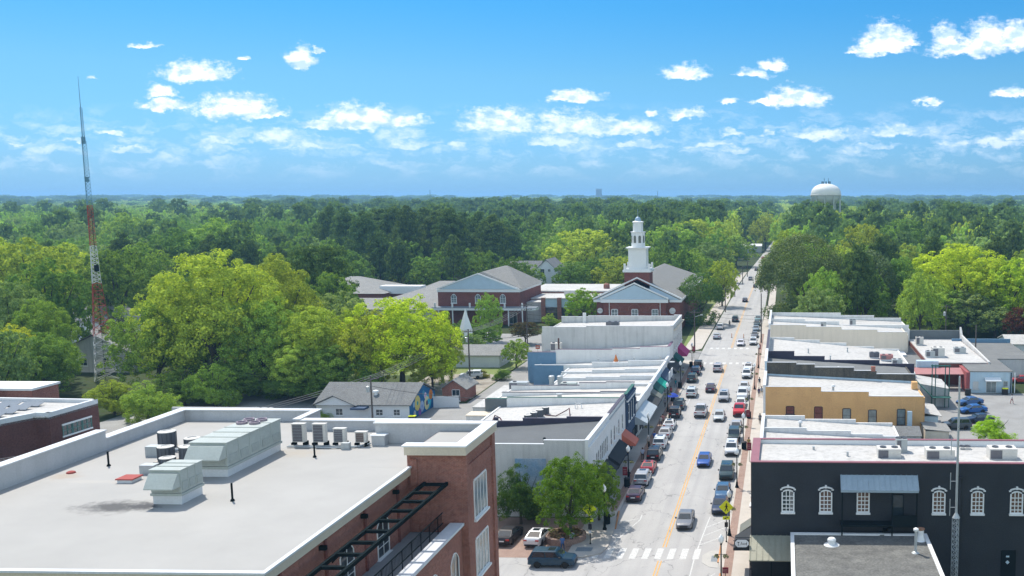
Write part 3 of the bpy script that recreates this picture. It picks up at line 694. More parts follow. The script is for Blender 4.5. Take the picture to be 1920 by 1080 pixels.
# left side of the street, nearest first
s1 = shop('corner_shop', 'two storey corner building with dark roof and bare grey side wall beside the parked cars', 'L', 110, 123.9, -22.3, -46, 8.2, 6.7, steps([(-27.4, 9.05), (-33.4, 8.58), (-46, 8.0)]), 9.05, m_wallgrey, m_roofdark, m_wallwhite)
for y in (114.9, 116.1): window(s1, -22.3, y, 4.6, .62, 1.6, 'E', m_trim, m_glass, 1, 2, arch=.18)
for y in (117.5, 118.6, 119.7, 120.9, 122.0): window(s1, -22.3, y, 4.6, .66, 2.0, 'E', m_trim, m_glass, 1, 2)
storefront(s1, 'L', -22.3, 110.6, 123, 5)
b = MB(); b.box(-22.3, -22.1, 110, 123.8, 8.15, 8.32); b.box(-22.3, -22.2, 110, 123.8, 4.0, 4.2); b.build('cornice', m_trim, s1)
b = MB(); b.box(-30.8, -27.2, 109.93, 110.0, 2.2, 6.9); pn = b.build('faded_wall_panel', M('faded_blue_wall', (0.50, 0.55, 0.60), col2=(0.22, 0.36, 0.52), vs=.55, fine=.12, streak=.2), s1)
b = MB(); b.prism([(-27.6, 2.6), (-26.6, 2.6), (-26.9, 3.3), (-27.2, 3.1)], 'y', 109.9, 109.96); b.build('red_mark', m_canvred, s1)
s2 = shop('round_window_shop', 'white two storey building with tall arched street windows and condensers on its roof', 'L', 123.9, 136.7, -22.3, -40, 7.9, 7.1, steps([(-27.8, 8.62), (-33.5, 8.40), (-40, 8.0)]), 8.95, m_wallwhite, m_roofwhite, m_wallwhite, copm=m_copingdark, nearm=m_copingdark)
for y in (124.9, 127.3, 130.9, 133.9): window(s2, -22.3, y, 4.7, .85, 1.75, 'E', m_trim, m_glass, 1, 2, arch=.38)
window(s2, -22.3, 129.2, 5.2, .4, .9, 'E', m_trim, m_glass, 1, 1)
storefront(s2, 'L', -22.3, 124.5, 136.2, 5)
b = MB(); b.box(-22.3, -22.16, 124, 136.6, 8.3, 8.42); b.build('cornice', m_galv, s2)
s3 = shop('navy_front_shop', 'two storey building with dark navy bracketed street front and tan white roof', 'L', 136.7, 144.2, -22.1, -42, 7.75, 7.1, steps([(-39.1, 8.5), (-42, 8.3)], -22.1), 9.0, m_wallwhite, m_rooftile, m_navy, copm=m_greenpaint)
bb = MB(); bb.box(-42.27, -39.2, 136.64, 136.70, 0, 8.28); bb.build('dark_wall_paint', m_walldarkgrey, s3)
for y in (138.4, 140.4, 142.4): window(s3, -22.1, y, 4.8, 1.0, 2.4, 'E', m_trim, m_glass, 1, 2)
b = MB(); b.box(-22.1, -21.8, 136.8, 144.1, 8.3, 8.6); b.box(-22.1, -21.95, 136.8, 144.1, 7.5, 7.7)
for y in (136.9, 139.4, 141.4, 143.9): b.box(-22.1, -21.9, y - .08, y + .08, 4.3, 8.3)
b.build('cornice', m_navy, s3); b = MB(); b.box(-22.1, -21.86, 136.8, 144.1, 7.85, 8.1); b.build('band', m_trim, s3)
storefront(s3, 'L', -22.1, 137, 144, 3)
# far wall of the navy shop building, one lot further
s3b = shop('low_tan_roof_shop', 'low shop just beyond the navy front with tan white roof and brown side parapet', 'L', 144.2, 149.5, -22.5, -42, 7.5, 7.0, steps([(-27.2, 7.9), (-42, 7.7)], -22.9), 5.2, m_wallwhite, m_rooftile, m_wallwhite, far=steps([(-27.2, 8.4), (-31.4, 8.25), (-42, 7.8)]), copm=m_copingdark)
storefront(s3b, 'L', -22.5, 144.6, 149.2, 3)
s4 = shop('brown_parapet_shop', 'one storey shop behind silver awning with brown corner parapet', 'L', 149.5, 157.2, -22.3, -43, 4.7, 4.2, steps([(-23.6, 6.0), (-43, 4.9)]), 5.3, m_wallwhite, m_rooftile, m_wallwhite, nearm=M('brown_parapet', (.22, .17, .15), vs=1))
storefront(s4, 'L', -22.3, 150, 157, 3)
s5 = shop('tiled_roof_shop', 'one storey shop under a tan panelled roof holding the cluster of kitchen exhausts', 'L', 157.2, 165, -22.3, -44.6, 4.7, 4.5, steps([(-33, 4.95), (-44.6, 4.8)]), 5.2, m_wallwhite, m_rooftile, m_wallwhite)
storefront(s5, 'L', -22.3, 158, 164.5, 3)
s6 = shop('narrow_white_shop', 'narrow one storey white roofed shop behind green awning', 'L', 165, 172, -22.3, -40, 4.5, 4.2, steps([(-26, 5.05), (-35.2, 5.0), (-40, 4.75)]), 5.3, m_wallwhite, m_roofwhite, m_wallwhite, copm=m_coping)
storefront(s6, 'L', -22.3, 165.5, 171.6, 3)
s7 = shop('narrow_white_shop', 'one storey white roofed shop with pale blue front between green awning and white signs', 'L', 172, 179.5, -22.3, -40, 4.5, 4.1, steps([(-28.9, 5.17), (-35, 4.92), (-40, 4.7)]), 5.35, m_wallwhite, m_roofwhite, m_wallblue)
storefront(s7, 'L', -22.3, 172.5, 179, 3)
s8 = shop('narrow_white_shop', 'one storey white roofed shop with the longest low parapet before the blue walls', 'L', 179.5, 186.5, -22.3, -41, 4.6, 3.9, steps([(-29.2, 5.05), (-35.3, 4.85), (-41, 4.45)]), 5.4, m_wallwhite, m_roofwhite, m_wallwhite)
storefront(s8, 'L', -22.3, 180, 186, 3)
s9 = shop('blue_rear_shop', 'white roofed shop whose rear end is painted blue, carrying an orange cone', 'L', 186.5, 192, -22.3, -47.8, 5.0, 3.7, steps([(-29.7, 5.43), (-36.7, 5.05), (-47.8, 4.5)]), 5.6, m_wallwhite, m_roofwhite, m_wallwhite)
bb = MB(); bb.box(-48.05, -42.2, 186.44, 186.5, 0, 4.46); bb.build('blue_wall_paint', m_wallbluestrong, s9)
storefront(s9, 'L', -22.3, 187, 191.6, 3)
s10 = shop('blue_rear_shop', 'white shop with taller purple capped parapet and blue rear end', 'L', 192, 198, -22.3, -50.3, 7.1, 5.2, steps([(-28.2, 7.3), (-33.7, 6.95), (-45, 6.7), (-50.3, 6.15)]), 7.4, m_wallwhite, m_roofwhite, m_wallwhite, copm=M('purple_coping', (.16, .08, .14), vs=1))
bb = MB(); bb.box(-50.55, -44.9, 191.94, 192, 0, 6.1); bb.build('blue_wall_paint', m_wallbluestrong, s10)
storefront(s10, 'L', -22.3, 192.5, 197.5, 3)
s11 = shop('tall_end_building', 'tallest pale building closing the left row at the cross street', 'L', 198, 216, -22.3, -49, 9.6, 8.9, steps([(-40, 10.6), (-49, 10.35)]), 10.7, m_wallgrey, m_roofwhite, m_wallgrey, far=steps([(-24, 10.75), (-43, 10.5), (-49, 10.3)]))
for y in (200.6, 203.4, 206.2, 209.0, 211.8, 214.6): window(s11, -22.3, y, 5.4, 1.1, 2.4, 'E', m_trim, m_glass, 1, 2)
b = MB(); b.box(-22.3, -21.8, 199.5, 216.2, 9.55, 9.75); b.build('cornice', m_cream, s11)
b = MB(); b.box(-44.2, -43.5, 215.4, 215.7, 9, 11.2); b.build('chimney', m_wallwhite, s11)
storefront(s11, 'L', -22.3, 199, 215.5, 6)
# rear annexes
ax = thing('rear_annex', 'low flat roofed annex with a rooftop unit behind the left row, next to the alley', 'annex', (-45, 131, 0))
MB().box(-47.5, -40.3, 124.2, 136.5, 0, 4.6).build('wall', m_wallblue, ax); MB().box(-47.7, -40.28, 124.1, 136.6, 4.6, 4.8).build('roof', m_roofwhite, ax)
ax = thing('rear_annex', 'small cream roofed annex in front of the dark grey wall by the alley', 'annex', (-44, 134, 0))
MB().box(-44.2, -40.28, 134.0, 136.55, 4.8, 6.4).build('wall', m_wallgrey, ax); MB().box(-44.3, -40.27, 133.9, 136.6, 6.4, 6.5).build('roof', m_cream, ax)
ax = thing('rear_annex', 'low white roofed annex beside the alley behind the tan roofed shops', 'annex', (-46, 160, 0))
MB().box(-49, -44.9, 152, 170, 0, 3.6).build('wall', m_wallgrey, ax); MB().box(-49.1, -44.87, 151.9, 170.1, 3.6, 3.75).build('roof', m_roofwhite, ax)
# ---- awnings on the left side
def awning(label, xf, y0, y1, zt, zb, out, m, side='L', cat='awning', sides=True, group='awnings over the left pavement', valance=.25):
    s = 1 if side == 'L' else -1
    r = thing('awning', label, cat, (xf, (y0 + y1) / 2, zb), group); xo = xf + s * out
    b = MB(); a = [(xf, zt), (xf, zt - .06), (xo, zb - .06), (xo, zb)]
    b.prism(a, 'y', y0, y1); b.build('canopy', m, r)
    b = MB(); b.box(min(xo, xo + s * .03), max(xo, xo + s * .03), y0, y1, zb - valance, zb); b.build('valance', m, r)
    if sides:
        for y in (y0, y1 - .03):
            b = MB(); b.prism([(xf, zt - .07), (xf, zb - valance), (xo, zb - valance), (xo, zb - .07)], 'y', y, y + .03); b.build('side_panel', m, r)
    b = MB()
    for y in (y0 + .1, y1 - .1): b.tube([(xf, y, zb - valance), (xo, y, zb - valance - .02)], .02, 5)
    b.build('frame', m_steel, r); return r
for a in [('black awning nearest the corner tree', -22.3, 114.8, 121.4, 3.9, 2.9, 1.5, m_canvblack), ('second black awning, beside the red one', -22.3, 122.6, 131.5, 3.9, 2.85, 1.5, m_canvblack),
          ('red canvas awning on the white building', -22.3, 133.2, 136.6, 4.1, 2.7, 1.9, m_canvred), ('wide silver metal awning past the navy front', -22.2, 144.3, 156.4, 4.2, 3.1, 1.9, m_canvsilver),
          ('black flat awning just past the silver one', -22.3, 157.6, 163.0, 3.6, 2.9, 1.9, m_canvblack), ('grey canvas awning between the black and green ones', -22.3, 163.4, 166.5, 4.0, 2.9, 1.7, m_canvgrey),
          ('dark green awning next to the bright green one', -22.3, 166.8, 171.6, 4.4, 3.0, 1.4, m_canvdgreen), ('bright teal green awning', -22.3, 172.2, 176.6, 4.2, 3.0, 1.5, m_canvgreen),
          ('navy awning under the white sign panels', -22.3, 177.4, 185.8, 4.4, 3.1, 1.4, m_navy),
          ('long black awning before the far end of the left row', -22.3, 187.5, 196.5, 4.5, 3.0, 1.7, m_canvblack), ('dark green awning on the tall end building', -22.3, 198.5, 203.6, 4.5, 3.1, 1.7, m_canvdgreen),
          ('magenta awning at the far end of the left row', -22.3, 207, 213.6, 5.0, 3.2, 1.9, m_canvpink)]:
    awning(*a)
tag(MB().box(-20.95, -20.85, 178.2, 180.4, 3.1, 4.6).build('sign_board', m_trim, loc=(-20.9, 179, 3)), 'near blank white sign panel standing on the navy awning', 'sign board')
tag(MB().box(-20.95, -20.85, 181.6, 184.2, 3.1, 4.6).build('sign_board', m_trim, loc=(-20.9, 183, 3)), 'far blank white sign panel standing on the navy awning', 'sign board')
tag(MB(wall_frame(-21.6, 188.5, 4.9, 'S')).lathe([(0.7, -.05), (.7, .05)], 0, 0, 16).build('round_sign', m_galv, loc=(-21.6, 188.5, 4.9)), 'round grey sign over the long black awning', 'sign')

# ---------------------------------------------------------------- right side of the street
k = thing('black_brick_building', 'two storey black painted brick building with white arched windows and red roof edge', 'building', (-3, 96, 0))
b = MB(); b.box(-3.0, 60, 92, 92.35, 0, 11.62); b.box(-3.0, -2.65, 92.35, 101.3, 0, 11.62); b.box(-2.65, 60, 101, 101.3, 0, 11.62); b.build('wall', m_black, k)
b = MB(); b.box(-3.005, -3.0, 92.0, 101.3, 0.1, 11.62); b.build('street_front_brick', m_canvred if False else M('salmon_brick', (0.42, 0.17, 0.11), col2=(.34, .13, .09), vs=1, fine=.2, fs=9), k)
b = MB(); b.box(-3.06, 60, 91.94, 92.45, 11.62, 11.70); b.box(-3.06, -2.25, 92.45, 100.9, 11.62, 11.70); b.box(-3.06, 60, 100.9, 101.36, 11.62, 11.70); b.build('coping', m_copingred, k)
b = MB(); b.hexa([(-2.65, 92.35, 1), (60, 92.35, 1), (60, 101, 1), (-2.65, 101, 1), (-2.65, 92.35, 11.35), (60, 92.35, 11.3), (60, 101, 10.7), (-2.65, 101, 11.2)])
b.build('roof', m_roofwhite, k)
b = MB(); b.box(-2.6, 60, 100.94, 101.0, 9.5, 11.60); b.box(-2.65, -2.60, 92.4, 100.9, 10, 11.60); b.build('parapet_lining', m_trim, k)
for x in (.56, 4.19, 7.77, 15.0, 18.68, 22.39, 26.1, 29.8): window(k, x, 92, 6.75, .98, 1.95, 'S', m_trim, M('warm_glass', (.20, .12, .09), rough=.15, spec=.7, var=.6, vs=2.5, fine=0) if x > 3 else m_glass, 3, 5, arch=.16, hood=True, fr=.13, dep=.1)
window(k, 11.1, 92, 6.1, 1.0, 2.4, 'S', m_steel, m_glass, 1, 1, name='door', sill=False)
cn = MB(); cn.prism([(92, 10.45), (92, 10.35), (90.7, 9.22), (90.7, 9.32)], 'x', 5.55, 12.9); cn.box(5.55, 12.9, 90.68, 90.72, 9.12, 9.34)
for i in range(15): cn.prism([(92, 10.50), (90.7, 9.37), (90.7, 9.32), (92, 10.45)], 'x', 5.6 + i * .52, 5.66 + i * .52)
cn.build('metal_canopy', M('blue_grey_metal', (.30, .38, .44), rough=.4, vs=1.5), k)
b = MB()
for x in (5.7, 10.45, 12.75): b.box(x - .06, x + .06, 90.75, 90.9, 0, 9.2)
b.box(5.6, 12.8, 90.7, 92, 5.75, 5.95); b.box(10.4, 12.8, 90.72, 90.76, 5.95, 6.9)
b.build('stair_landing', m_steel, k)
b = MB()
for i in range(16): b.box(4.9 + i * .34, 5.3 + i * .34, 90.8, 91.9, 0.6 + i * .33, .66 + i * .33)
b.build('stair', m_steel, k)
b = MB(); b.lathe([(.14, 0), (.14, 10.1), (.24, 10.2), (.24, 10.45)], 16.92, 91.8, 8); b.build('downpipe', m_black, k)
b = MB(); b.box(21.1, 22.5, 91.9, 92, 0, 3.1); b.build('back_door', m_steel, k)
b = MB(); b.box(21.55, 21.85, 91.87, 91.9, 2.45, 2.6); b.prism([(21.7, 1.75), (21.9, 1.95), (21.7, 2.15), (21.5, 1.95)], 'y', 91.87, 91.9); b.build('door_notice', m_wallblue, k)
for (y0, y1) in ((93.0, 95.6), (96.2, 98.8)): window(k, -3.0, (y0 + y1) / 2, 6.75, 1.0, 1.95, 'W', m_trim, m_glass, 1, 2, arch=.16)
storefront(k, 'R', -3.0, 92.6, 101, 4)
# patio lean-to
a = thing('patio_awning', 'corrugated lean-to awning on the corner of the black building', 'awning', (-1, 90, 3))
b = MB(); b.hexa([(-3.1, 88.9, 2.95), (1.2, 88.9, 2.95), (1.2, 91.98, 4.3), (-3.1, 91.98, 4.3), (-3.1, 88.9, 3.03), (1.2, 88.9, 3.03), (1.2, 91.98, 4.38), (-3.1, 91.98, 4.38)])
for i in range(8): x = -3.05 + i * .58; b.hexa([(x, 88.9, 3.03), (x + .07, 88.9, 3.03), (x + .07, 91.98, 4.38), (x, 91.98, 4.38), (x, 88.9, 3.09), (x + .07, 88.9, 3.09), (x + .07, 91.98, 4.44), (x, 91.98, 4.44)])
b.build('roof_sheet', M('khaki_metal', (.34, .33, .25), rough=.6, vs=1), a)
for x in (-3.0, -1.0, 1.05): MB().box(x - .05, x + .05, 88.95, 89.05, 0, 2.95).build('post', m_steel, a)
awning('black awning over the right pavement with a faint white design', -3.0, 92.2, 95.8, 4.0, 3.0, 1.7, m_canvblack, 'R', group='awnings over the right pavement')
awning('grey awning over the right pavement past the black one', -3.0, 96.6, 99.2, 3.9, 3.0, 1.3, m_canvgrey, 'R', group='awnings over the right pavement')
# small building in front
q = thing('grey_roof_building', 'small building with weathered grey flat roof edged in white at the bottom right', 'building', (7, 84, 0))
MB().box(.9, 13.7, 74, 91.1, 0, 4.7).build('wall', m_wallgrey, q)
m_weather = M('weathered_grey_roof', (0.20, 0.20, 0.185), col2=(.115, .115, .11), vs=.7, fine=.18, fs=5, streak=.2)
MB().box(1.15, 13.45, 74, 90.85, 4.7, 4.85).build('roof', m_weather, q)
b = MB(); b.box(.8, 1.15, 74, 91.2, 4.7, 5.0); b.box(13.45, 13.8, 74, 91.2, 4.7, 5.0); b.box(1.15, 13.45, 90.85, 91.2, 4.7, 5.0); b.build('roof_edge', m_trim, q)
tv = thing('roof_vent', 'white mushroom vent on the small grey roof', 'roof vent', (4.6, 88.5, 4.85)); MB().lathe([(.75, 4.85), (.7, 4.9), (.36, 4.95), (.33, 5.15)], 4.6, 88.3, 18).build('flashing', m_trim, tv); MB().lathe([(.36, 5.15), (.40, 5.2), (.40, 5.38), (.3, 5.5), (.1, 5.55)], 4.6, 88.3, 18).build('cap', m_trim, tv)
tv = thing('roof_vent', 'tall thin blue grey flue at the right edge of the small grey roof', 'flue', (12.0, 86.8, 4.85)); MB().lathe([(.38, 4.85), (.3, 4.92), (.13, 5.0), (.13, 6.9)], 12.1, 86.4, 12).build('pipe', m_galv, tv); MB().lathe([(.2, 6.9), (.24, 6.95), (.24, 7.1), (.1, 7.2)], 12.1, 86.4, 12).build('cap', m_trim, tv)
tv = thing('roof_vent', 'short white chimney vent beside the thin flue', 'roof vent', (13, 89.6, 4.85)); MB().lathe([(.5, 4.85), (.4, 4.95), (.28, 5.4), (.3, 5.9)], 13.0, 89.6, 14).build('pipe', m_trim, tv); MB().lathe([(.32, 5.9), (.36, 5.95), (.36, 6.05), (.2, 6.1)], 13.0, 89.6, 14).build('cap', M('rusty', (.3, .16, .1), vs=3), tv)
b = MB(); b.box(13.9, 18.1, 83.5, 83.8, 2.9, 3.1); b.box(17.9, 18.15, 78, 83.5, 2.9, 3.1); b.box(17.95, 18.1, 83.55, 83.75, 0, 2.9)
tag(b.build('pergola', m_cream, loc=(16, 83, 0)), 'pale timber patio frame behind the small grey roofed building', 'patio frame')
# lots beyond the black building
c1 = shop('low_white_shop', 'low shop with white stepped roof just beyond the black building', 'R', 101.4, 137, -3.0, 16.5, 3.7, 2.7, [(-3, 16.5, 3.8)], 4.4, m_wallwhite, m_roofwhite, m_wallwhite, far=None)
c2 = shop('low_white_shop', 'low white roofed shop in front of the ochre wall', 'R', 137, 145.3, -3.0, 16.5, 3.75, 2.6, [(-3, 3.44, 4.2), (3.44, 9.7, 3.8), (9.7, 14.2, 3.35), (14.2, 16.5, 3.05)], 4.4, m_wallwhite, m_roofwhite, m_wallwhite)
for r0, ya, yb in ((c1, 102, 136), (c2, 137.5, 145.0)): storefront(r0, 'R', -3.0, ya, yb, 9 if r0 is c1 else 4)
b = MB(); stepped(b, [(-2.65, 3.37, 4.15), (3.37, 11, 3.62), (11, 16.5, 3.1)], 145.3, 145.6); b.build('party_wall', m_wallwhite, c2)
c3 = shop('ochre_building', 'two storey building with ochre yellow side wall and a row of small windows', 'R', 151, 164, -3.0, 21.9, 6.9, 5.65, [(-3, 6.0, 7.42), (6.0, 13.4, 6.7), (13.4, 21.9, 6.0)], 7.6, m_ochre, m_roofwhite, m_wallwhite)
for x, z0, h in ((1.2, 3.1, 1.2), (5.6, 2.3, 1.95), (10.0, 2.0, 2.0), (14.0, 1.7, 2.1), (18.47, 1.45, 2.5)):
    if h: window(c3, x , 151, z0, 1.15, h, 'S', M('dark_window_frame', (.05, .035, .04), vs=2), m_glassl if x > 8 else m_brickd, 1, 2, fr=.1)
storefront(c3, 'R', -3.0, 151.5, 163.5, 4)
b = MB(); b.box(21.0, 21.9, 158, 159.2, 5.7, 6.9); b.build('chimney', m_ochre, c3)
c4 = shop('weathered_brick_building', 'two storey building with stained brown brick parapet and grey roof', 'R', 164, 178, -3.0, 22.3, 7.55, 5.9, [(-3, 2.3, 9.05), (2.3, 5.4, 8.75), (5.4, 12, 8.25), (12, 15.8, 7.7), (15.8, 22.3, 7.15)], 9.2, m_brickbrown, m_roofgrey, m_wallblue)
b = MB(); b.hexa([(-2.65, 163.95, 5), (22.3, 163.95, 5), (22.3, 164, 5), (-2.65, 164, 5), (-2.65, 163.93, 7.15), (22.3, 163.93, 5.95), (22.3, 164, 5.95), (-2.65, 164, 7.15)]); b.build('pale_blue_wall_coating', m_wallblue, c4)
b = MB(); b.box(14.9, 15.6, 163.9, 164.6, 7.6, 8.4); b.build('chimney', m_brick, c4)
storefront(c4, 'R', -3.0, 164.5, 177.5, 4)
c5 = shop('dark_parapet_building', 'white roofed building with very dark stepped parapet', 'R', 178, 205, -3.0, 24.0, 7.2, 4.7, [(-3, 2.14, 8.7), (2.14, 7.67, 7.8), (7.67, 17.67, 7.1), (17.67, 24, 6.45)], 9.0, m_wallwhite, m_roofwhite, m_wallwhite, copm=m_copingdark, nearm=m_copingdark)
b = MB(); stepped(b, [(-2.65, 2.45, 7.47), (2.45, 7.75, 6.95), (7.75, 13.35, 6.35), (13.35, 19.1, 5.6), (19.1, 24.4, 5.1)], 204.6, 204.9); b.build('party_wall', m_wallwhite, c5)
storefront(c5, 'R', -3.0, 178.5, 204, 8)
c6 = shop('tan_building', 'long tan sided building with white stepped roofs at the end of the right row', 'R', 210, 222, -3.0, 26.7, 8.6, 7.1, [(-3, 5.0, 9.35), (5.0, 12.6, 9.0), (12.6, 20.3, 8.4), (20.3, 26.7, 7.9)], 9.6, m_walltan, m_roofwhite, m_wallwhite)
c7 = shop('tan_building', 'farthest white roofed building of the right row with crenellated rear wall', 'R', 222, 237, -3.0, 28.5, 8.2, 6.7, [(-3, 5.0, 9.1), (5.0, 12.8, 8.6), (12.8, 28.5, 7.8)], 9.4, m_wallwhite, m_roofwhite, m_wallwhite, far=[(-3, 14, 8.8), (14, 22, 8.2), (22, 28.5, 7.6)])
for x, z in ((7.2, 4.6), (13.6, 3.8), (18.6, 3.3)): window(c6, x, 210, z, 1.5, 1.0, 'S', m_walltan, m_glassl, 2, 1)
for r0, ya, yb in ((c6, 210.5, 221.5), (c7, 222.5, 236.5)): storefront(r0, 'R', -3.0, ya, yb, 4)
# link between the white building and the tan wall
ln = thing('link_building', 'low connecting roof between the dark parapet building and the tan wall', 'building', (10, 207, 0))
MB().box(-2.9, 26, 205.0, 209.98, 0, 3.8).build('wall', m_wallwhite, ln)
# rear right cluster
z1 = thing('dark_wall_building', 'white roofed building with dark rear parapet and rooftop machines, right of the tan wall', 'building', (34, 208, 0))
MB().box(28.6, 40.3, 192, 224, 0, 4.2).build('wall', m_brickd, z1); MB().box(28.7, 40.1, 192.1, 223.9, 4.2, 4.4).build('roof', m_roofwhite, z1)
MB().box(28.6, 41.0, 224, 224.5, 0, 6.4).build('rear_parapet', m_walldarkgrey, z1)
b = MB(); b.prism([(192, 0), (192, 4.6), (222, 5.6), (224, 7.2), (224, 0)], 'x', 40.3, 40.7); b.build('side_parapet', m_wallgrey, z1)
MB().box(26.2, 30.4, 190.6, 192.2, 0, 4.9).build('annex_wall', m_wallblue, z1)
MB().box(24.2, 28.58, 192.4, 224, 0, 3.4).build('grey_annex', m_roofgrey, z1)
z2 = thing('red_canopy', 'red metal canopy roof over the rear yard', 'canopy', (30, 188, 0))
MB().hexa([(24.6, 186.5, 3.0), (35.0, 186.5, 3.0), (35.0, 190.3, 3.6), (24.6, 190.3, 3.6), (24.6, 186.5, 3.1), (35.0, 186.5, 3.1), (35.0, 190.3, 3.7), (24.6, 190.3, 3.7)]).build('roof_sheet', m_redmetal, z2)
for x in (24.8, 28.4, 31.6, 34.8): MB().box(x - .08, x + .08, 186.6, 186.75, 0, 3.0).build('post', m_steel, z2)
MB().box(25, 30, 190.2, 190.4, 0, 3.2).build('brick_panel', m_brick, z2)
z3 = thing('small_grey_building', 'small pale grey building with double doors under a white awning, behind the parking lot', 'building', (39, 192, 0))
MB().box(35.3, 43.2, 184, 198.5, 0, 4.0).build('wall', m_wallblue, z3); MB().box(38.2, 51, 199, 221, 0, 3.9).build('wall', m_wallgrey, z3)
MB().box(35.2, 43.3, 183.9, 198.6, 4.0, 4.15).build('roof', m_roofgrey, z3); MB().box(38.1, 51.1, 198.9, 221, 3.9, 4.05).build('roof', m_roofgrey, z3)
MB().box(38.1, 51.2, 221, 221.4, 3.4, 4.9).build('parapet', m_wallbluestrong, z3)
window(z3, 39.3, 184, 0, 1.8, 2.1, 'S', m_trim, m_glassl, 2, 1, name='double_door', sill=False)
b = MB(); b.prism([(184, 3.0), (184, 2.9), (182.9, 2.4), (182.9, 2.5)], 'x', 38.0, 41.0); b.build('door_awning', m_trim, z3)
window(z3, 36.4, 184, .8, .9, 1.3, 'S', m_wallgrey, m_wallgrey, 1, 1); window(z3, 42.0, 184, 1.2, .7, 1.0, 'S', m_wallgrey, m_glassl, 1, 1)
for x in (42.9, 43.6): MB().box(x, x + .15, 183.8, 183.95, 0, 3.9).build('downpipe', m_steel if x < 43 else m_trim, z3)
MB().box(34.6, 35.3, 184, 196, 0, 3.9).build('red_side_wall', M('red_paint', (.33, .09, .09), vs=1), z3)
z4 = thing('grey_metal_shed', 'grey metal sided building with white roof and dark green stair posts behind the ochre building', 'building', (26, 176, 0))
MB().prism([(24.2, 0), (24.2, 4.0), (29.3, 3.1), (29.3, 0)], 'y', 171.5, 180.5).build('wall', m_wallgrey, z4)
b = MB(); b.hexa([(24.1, 171.4, 4.02), (29.4, 171.4, 3.12), (29.4, 180.6, 3.12), (24.1, 180.6, 4.02), (24.1, 171.4, 4.12), (29.4, 171.4, 3.22), (29.4, 180.6, 3.22), (24.1, 180.6, 4.12)]); b.build('roof', m_roofwhite, z4)
for x, y in ((26.2, 171.0), (26.8, 171.0), (28.5, 171.0), (29.2, 171.0)): MB().box(x - .07, x + .07, y - .1, y + .1, 0, 7.6).build('stair_post', m_greenpaint, z4)
MB().box(26, 29.4, 170.8, 171.2, 7.3, 7.5).build('top_beam', m_greenpaint, z4); b = MB(); b.box(26, 29.4, 169.6, 171.2, 1.9, 2.0)
for i in range(14): b.box(22.6 + i * .27, 22.9 + i * .27, 169.8, 170.9, 1.9 + (13 - i) * .27, 1.95 + (13 - i) * .27)
b.build('stair', m_greenpaint, z4)
z5 = thing('rear_shed', 'low white roofed shed against the end of the ochre building', 'shed', (24, 157, 0))
MB().box(21.95, 24.6, 153.5, 162, 0, 2.3).build('wall', m_wallblue, z5); MB().hexa([(21.95, 153.3, 2.9), (25.2, 153.3, 2.3), (25.2, 162.2, 2.3), (21.95, 162.2, 2.9), (21.95, 153.3, 3.0), (25.2, 153.3, 2.4), (25.2, 162.2, 2.4), (21.95, 162.2, 3.0)]).build('roof', m_roofwhite, z5)
z6 = thing('rear_shed', 'lower tan shed with grey lean-to roof by the parked cars', 'shed', (24, 148, 0))
MB().box(21.6, 25.2, 146.5, 151.6, 0, 1.6).build('wall', m_walltan, z6); MB().hexa([(21.5, 146.3, 1.9), (25.6, 146.3, 1.5), (25.6, 151.8, 1.5), (21.5, 151.8, 1.9), (21.5, 146.3, 1.98), (25.6, 146.3, 1.58), (25.6, 151.8, 1.58), (21.5, 151.8, 1.98)]).build('roof', m_shinglel, z6)
z7 = thing('rear_shed', 'small dark roofed shed tucked behind the low white shops', 'shed', (18.5, 145, 0))
MB().box(16.8, 20.6, 143.5, 149.5, 0, 1.6).build('wall', m_wallgrey, z7); MB().prism([(143.3, 1.6), (146.5, 2.4), (149.7, 1.6)], 'x', 16.7, 20.7).build('roof', m_shingle, z7)
tag(MB().box(19.3, 20.0, 149.6, 150.3, 0, 3.9).build('chimney_stack', m_wallblue, loc=(19.6, 150, 0)), 'slim pale blue chimney stack against the ochre wall', 'chimney')
for x, y, z, l in [(-1.9 + 3.2, 168.5, 7.35, 'near white capped vent on the grey roof of the brown brick building'), (9.6, 168.0, 6.8, 'far white capped vent on the grey roof of the brown brick building'), (8.0, 153.5, 6.45, 'white capped vent on the roof of the ochre building'),
                   (2.6, 141, 3.5, 'grey capped vent on the low white roof beside the ochre wall')]:
    tv = thing('roof_vent', l, 'roof vent', (x, y, z)); MB().lathe([(.2, z), (.17, z + .1), (.17, z + .55)], x, y, 10).build('pipe', m_steel if 'grey roof' in l else m_galv, tv); MB().lathe([(.3, z + .55), (.36, z + .62), (.25, z + .85), (.05, z + .92)], x, y, 12).build('cap', m_trim, tv)
# rooftop machines
def packaged(x, y, z, sx, sy, h, label, m=None, fans=2, cat='rooftop unit'):
    r = thing('packaged_unit', label, cat, (x, y, z), 'packaged rooftop units on the shop roofs'); m = m or m_acwhite
    MB().box(x - sx / 2 + .05, x + sx / 2 - .05, y - sy / 2 + .05, y + sy / 2 - .05, z - .1, z + .22).build('curb', m_coping, r)
    MB().box(x - sx / 2, x + sx / 2, y - sy / 2, y + sy / 2, z + .22, z + h).build('cabinet', m, r)
    b = MB(); b.box(x - sx / 2 + .08, x - sx / 2 + sx * .45, y - sy / 2 - .02, y - sy / 2, z + .32, z + h - .12); b.build('coil_grille', M('coil_grey', (.16, .155, .17), vs=4), r)
    for i in range(fans): MB().lathe([(.33, z + h), (.33, z + h + .1), (.24, z + h + .1), (.2, z + h + .03)], x - sx * .25 + i * sx * .5, y, 12).build('fan', m_acdark, r)
    return r
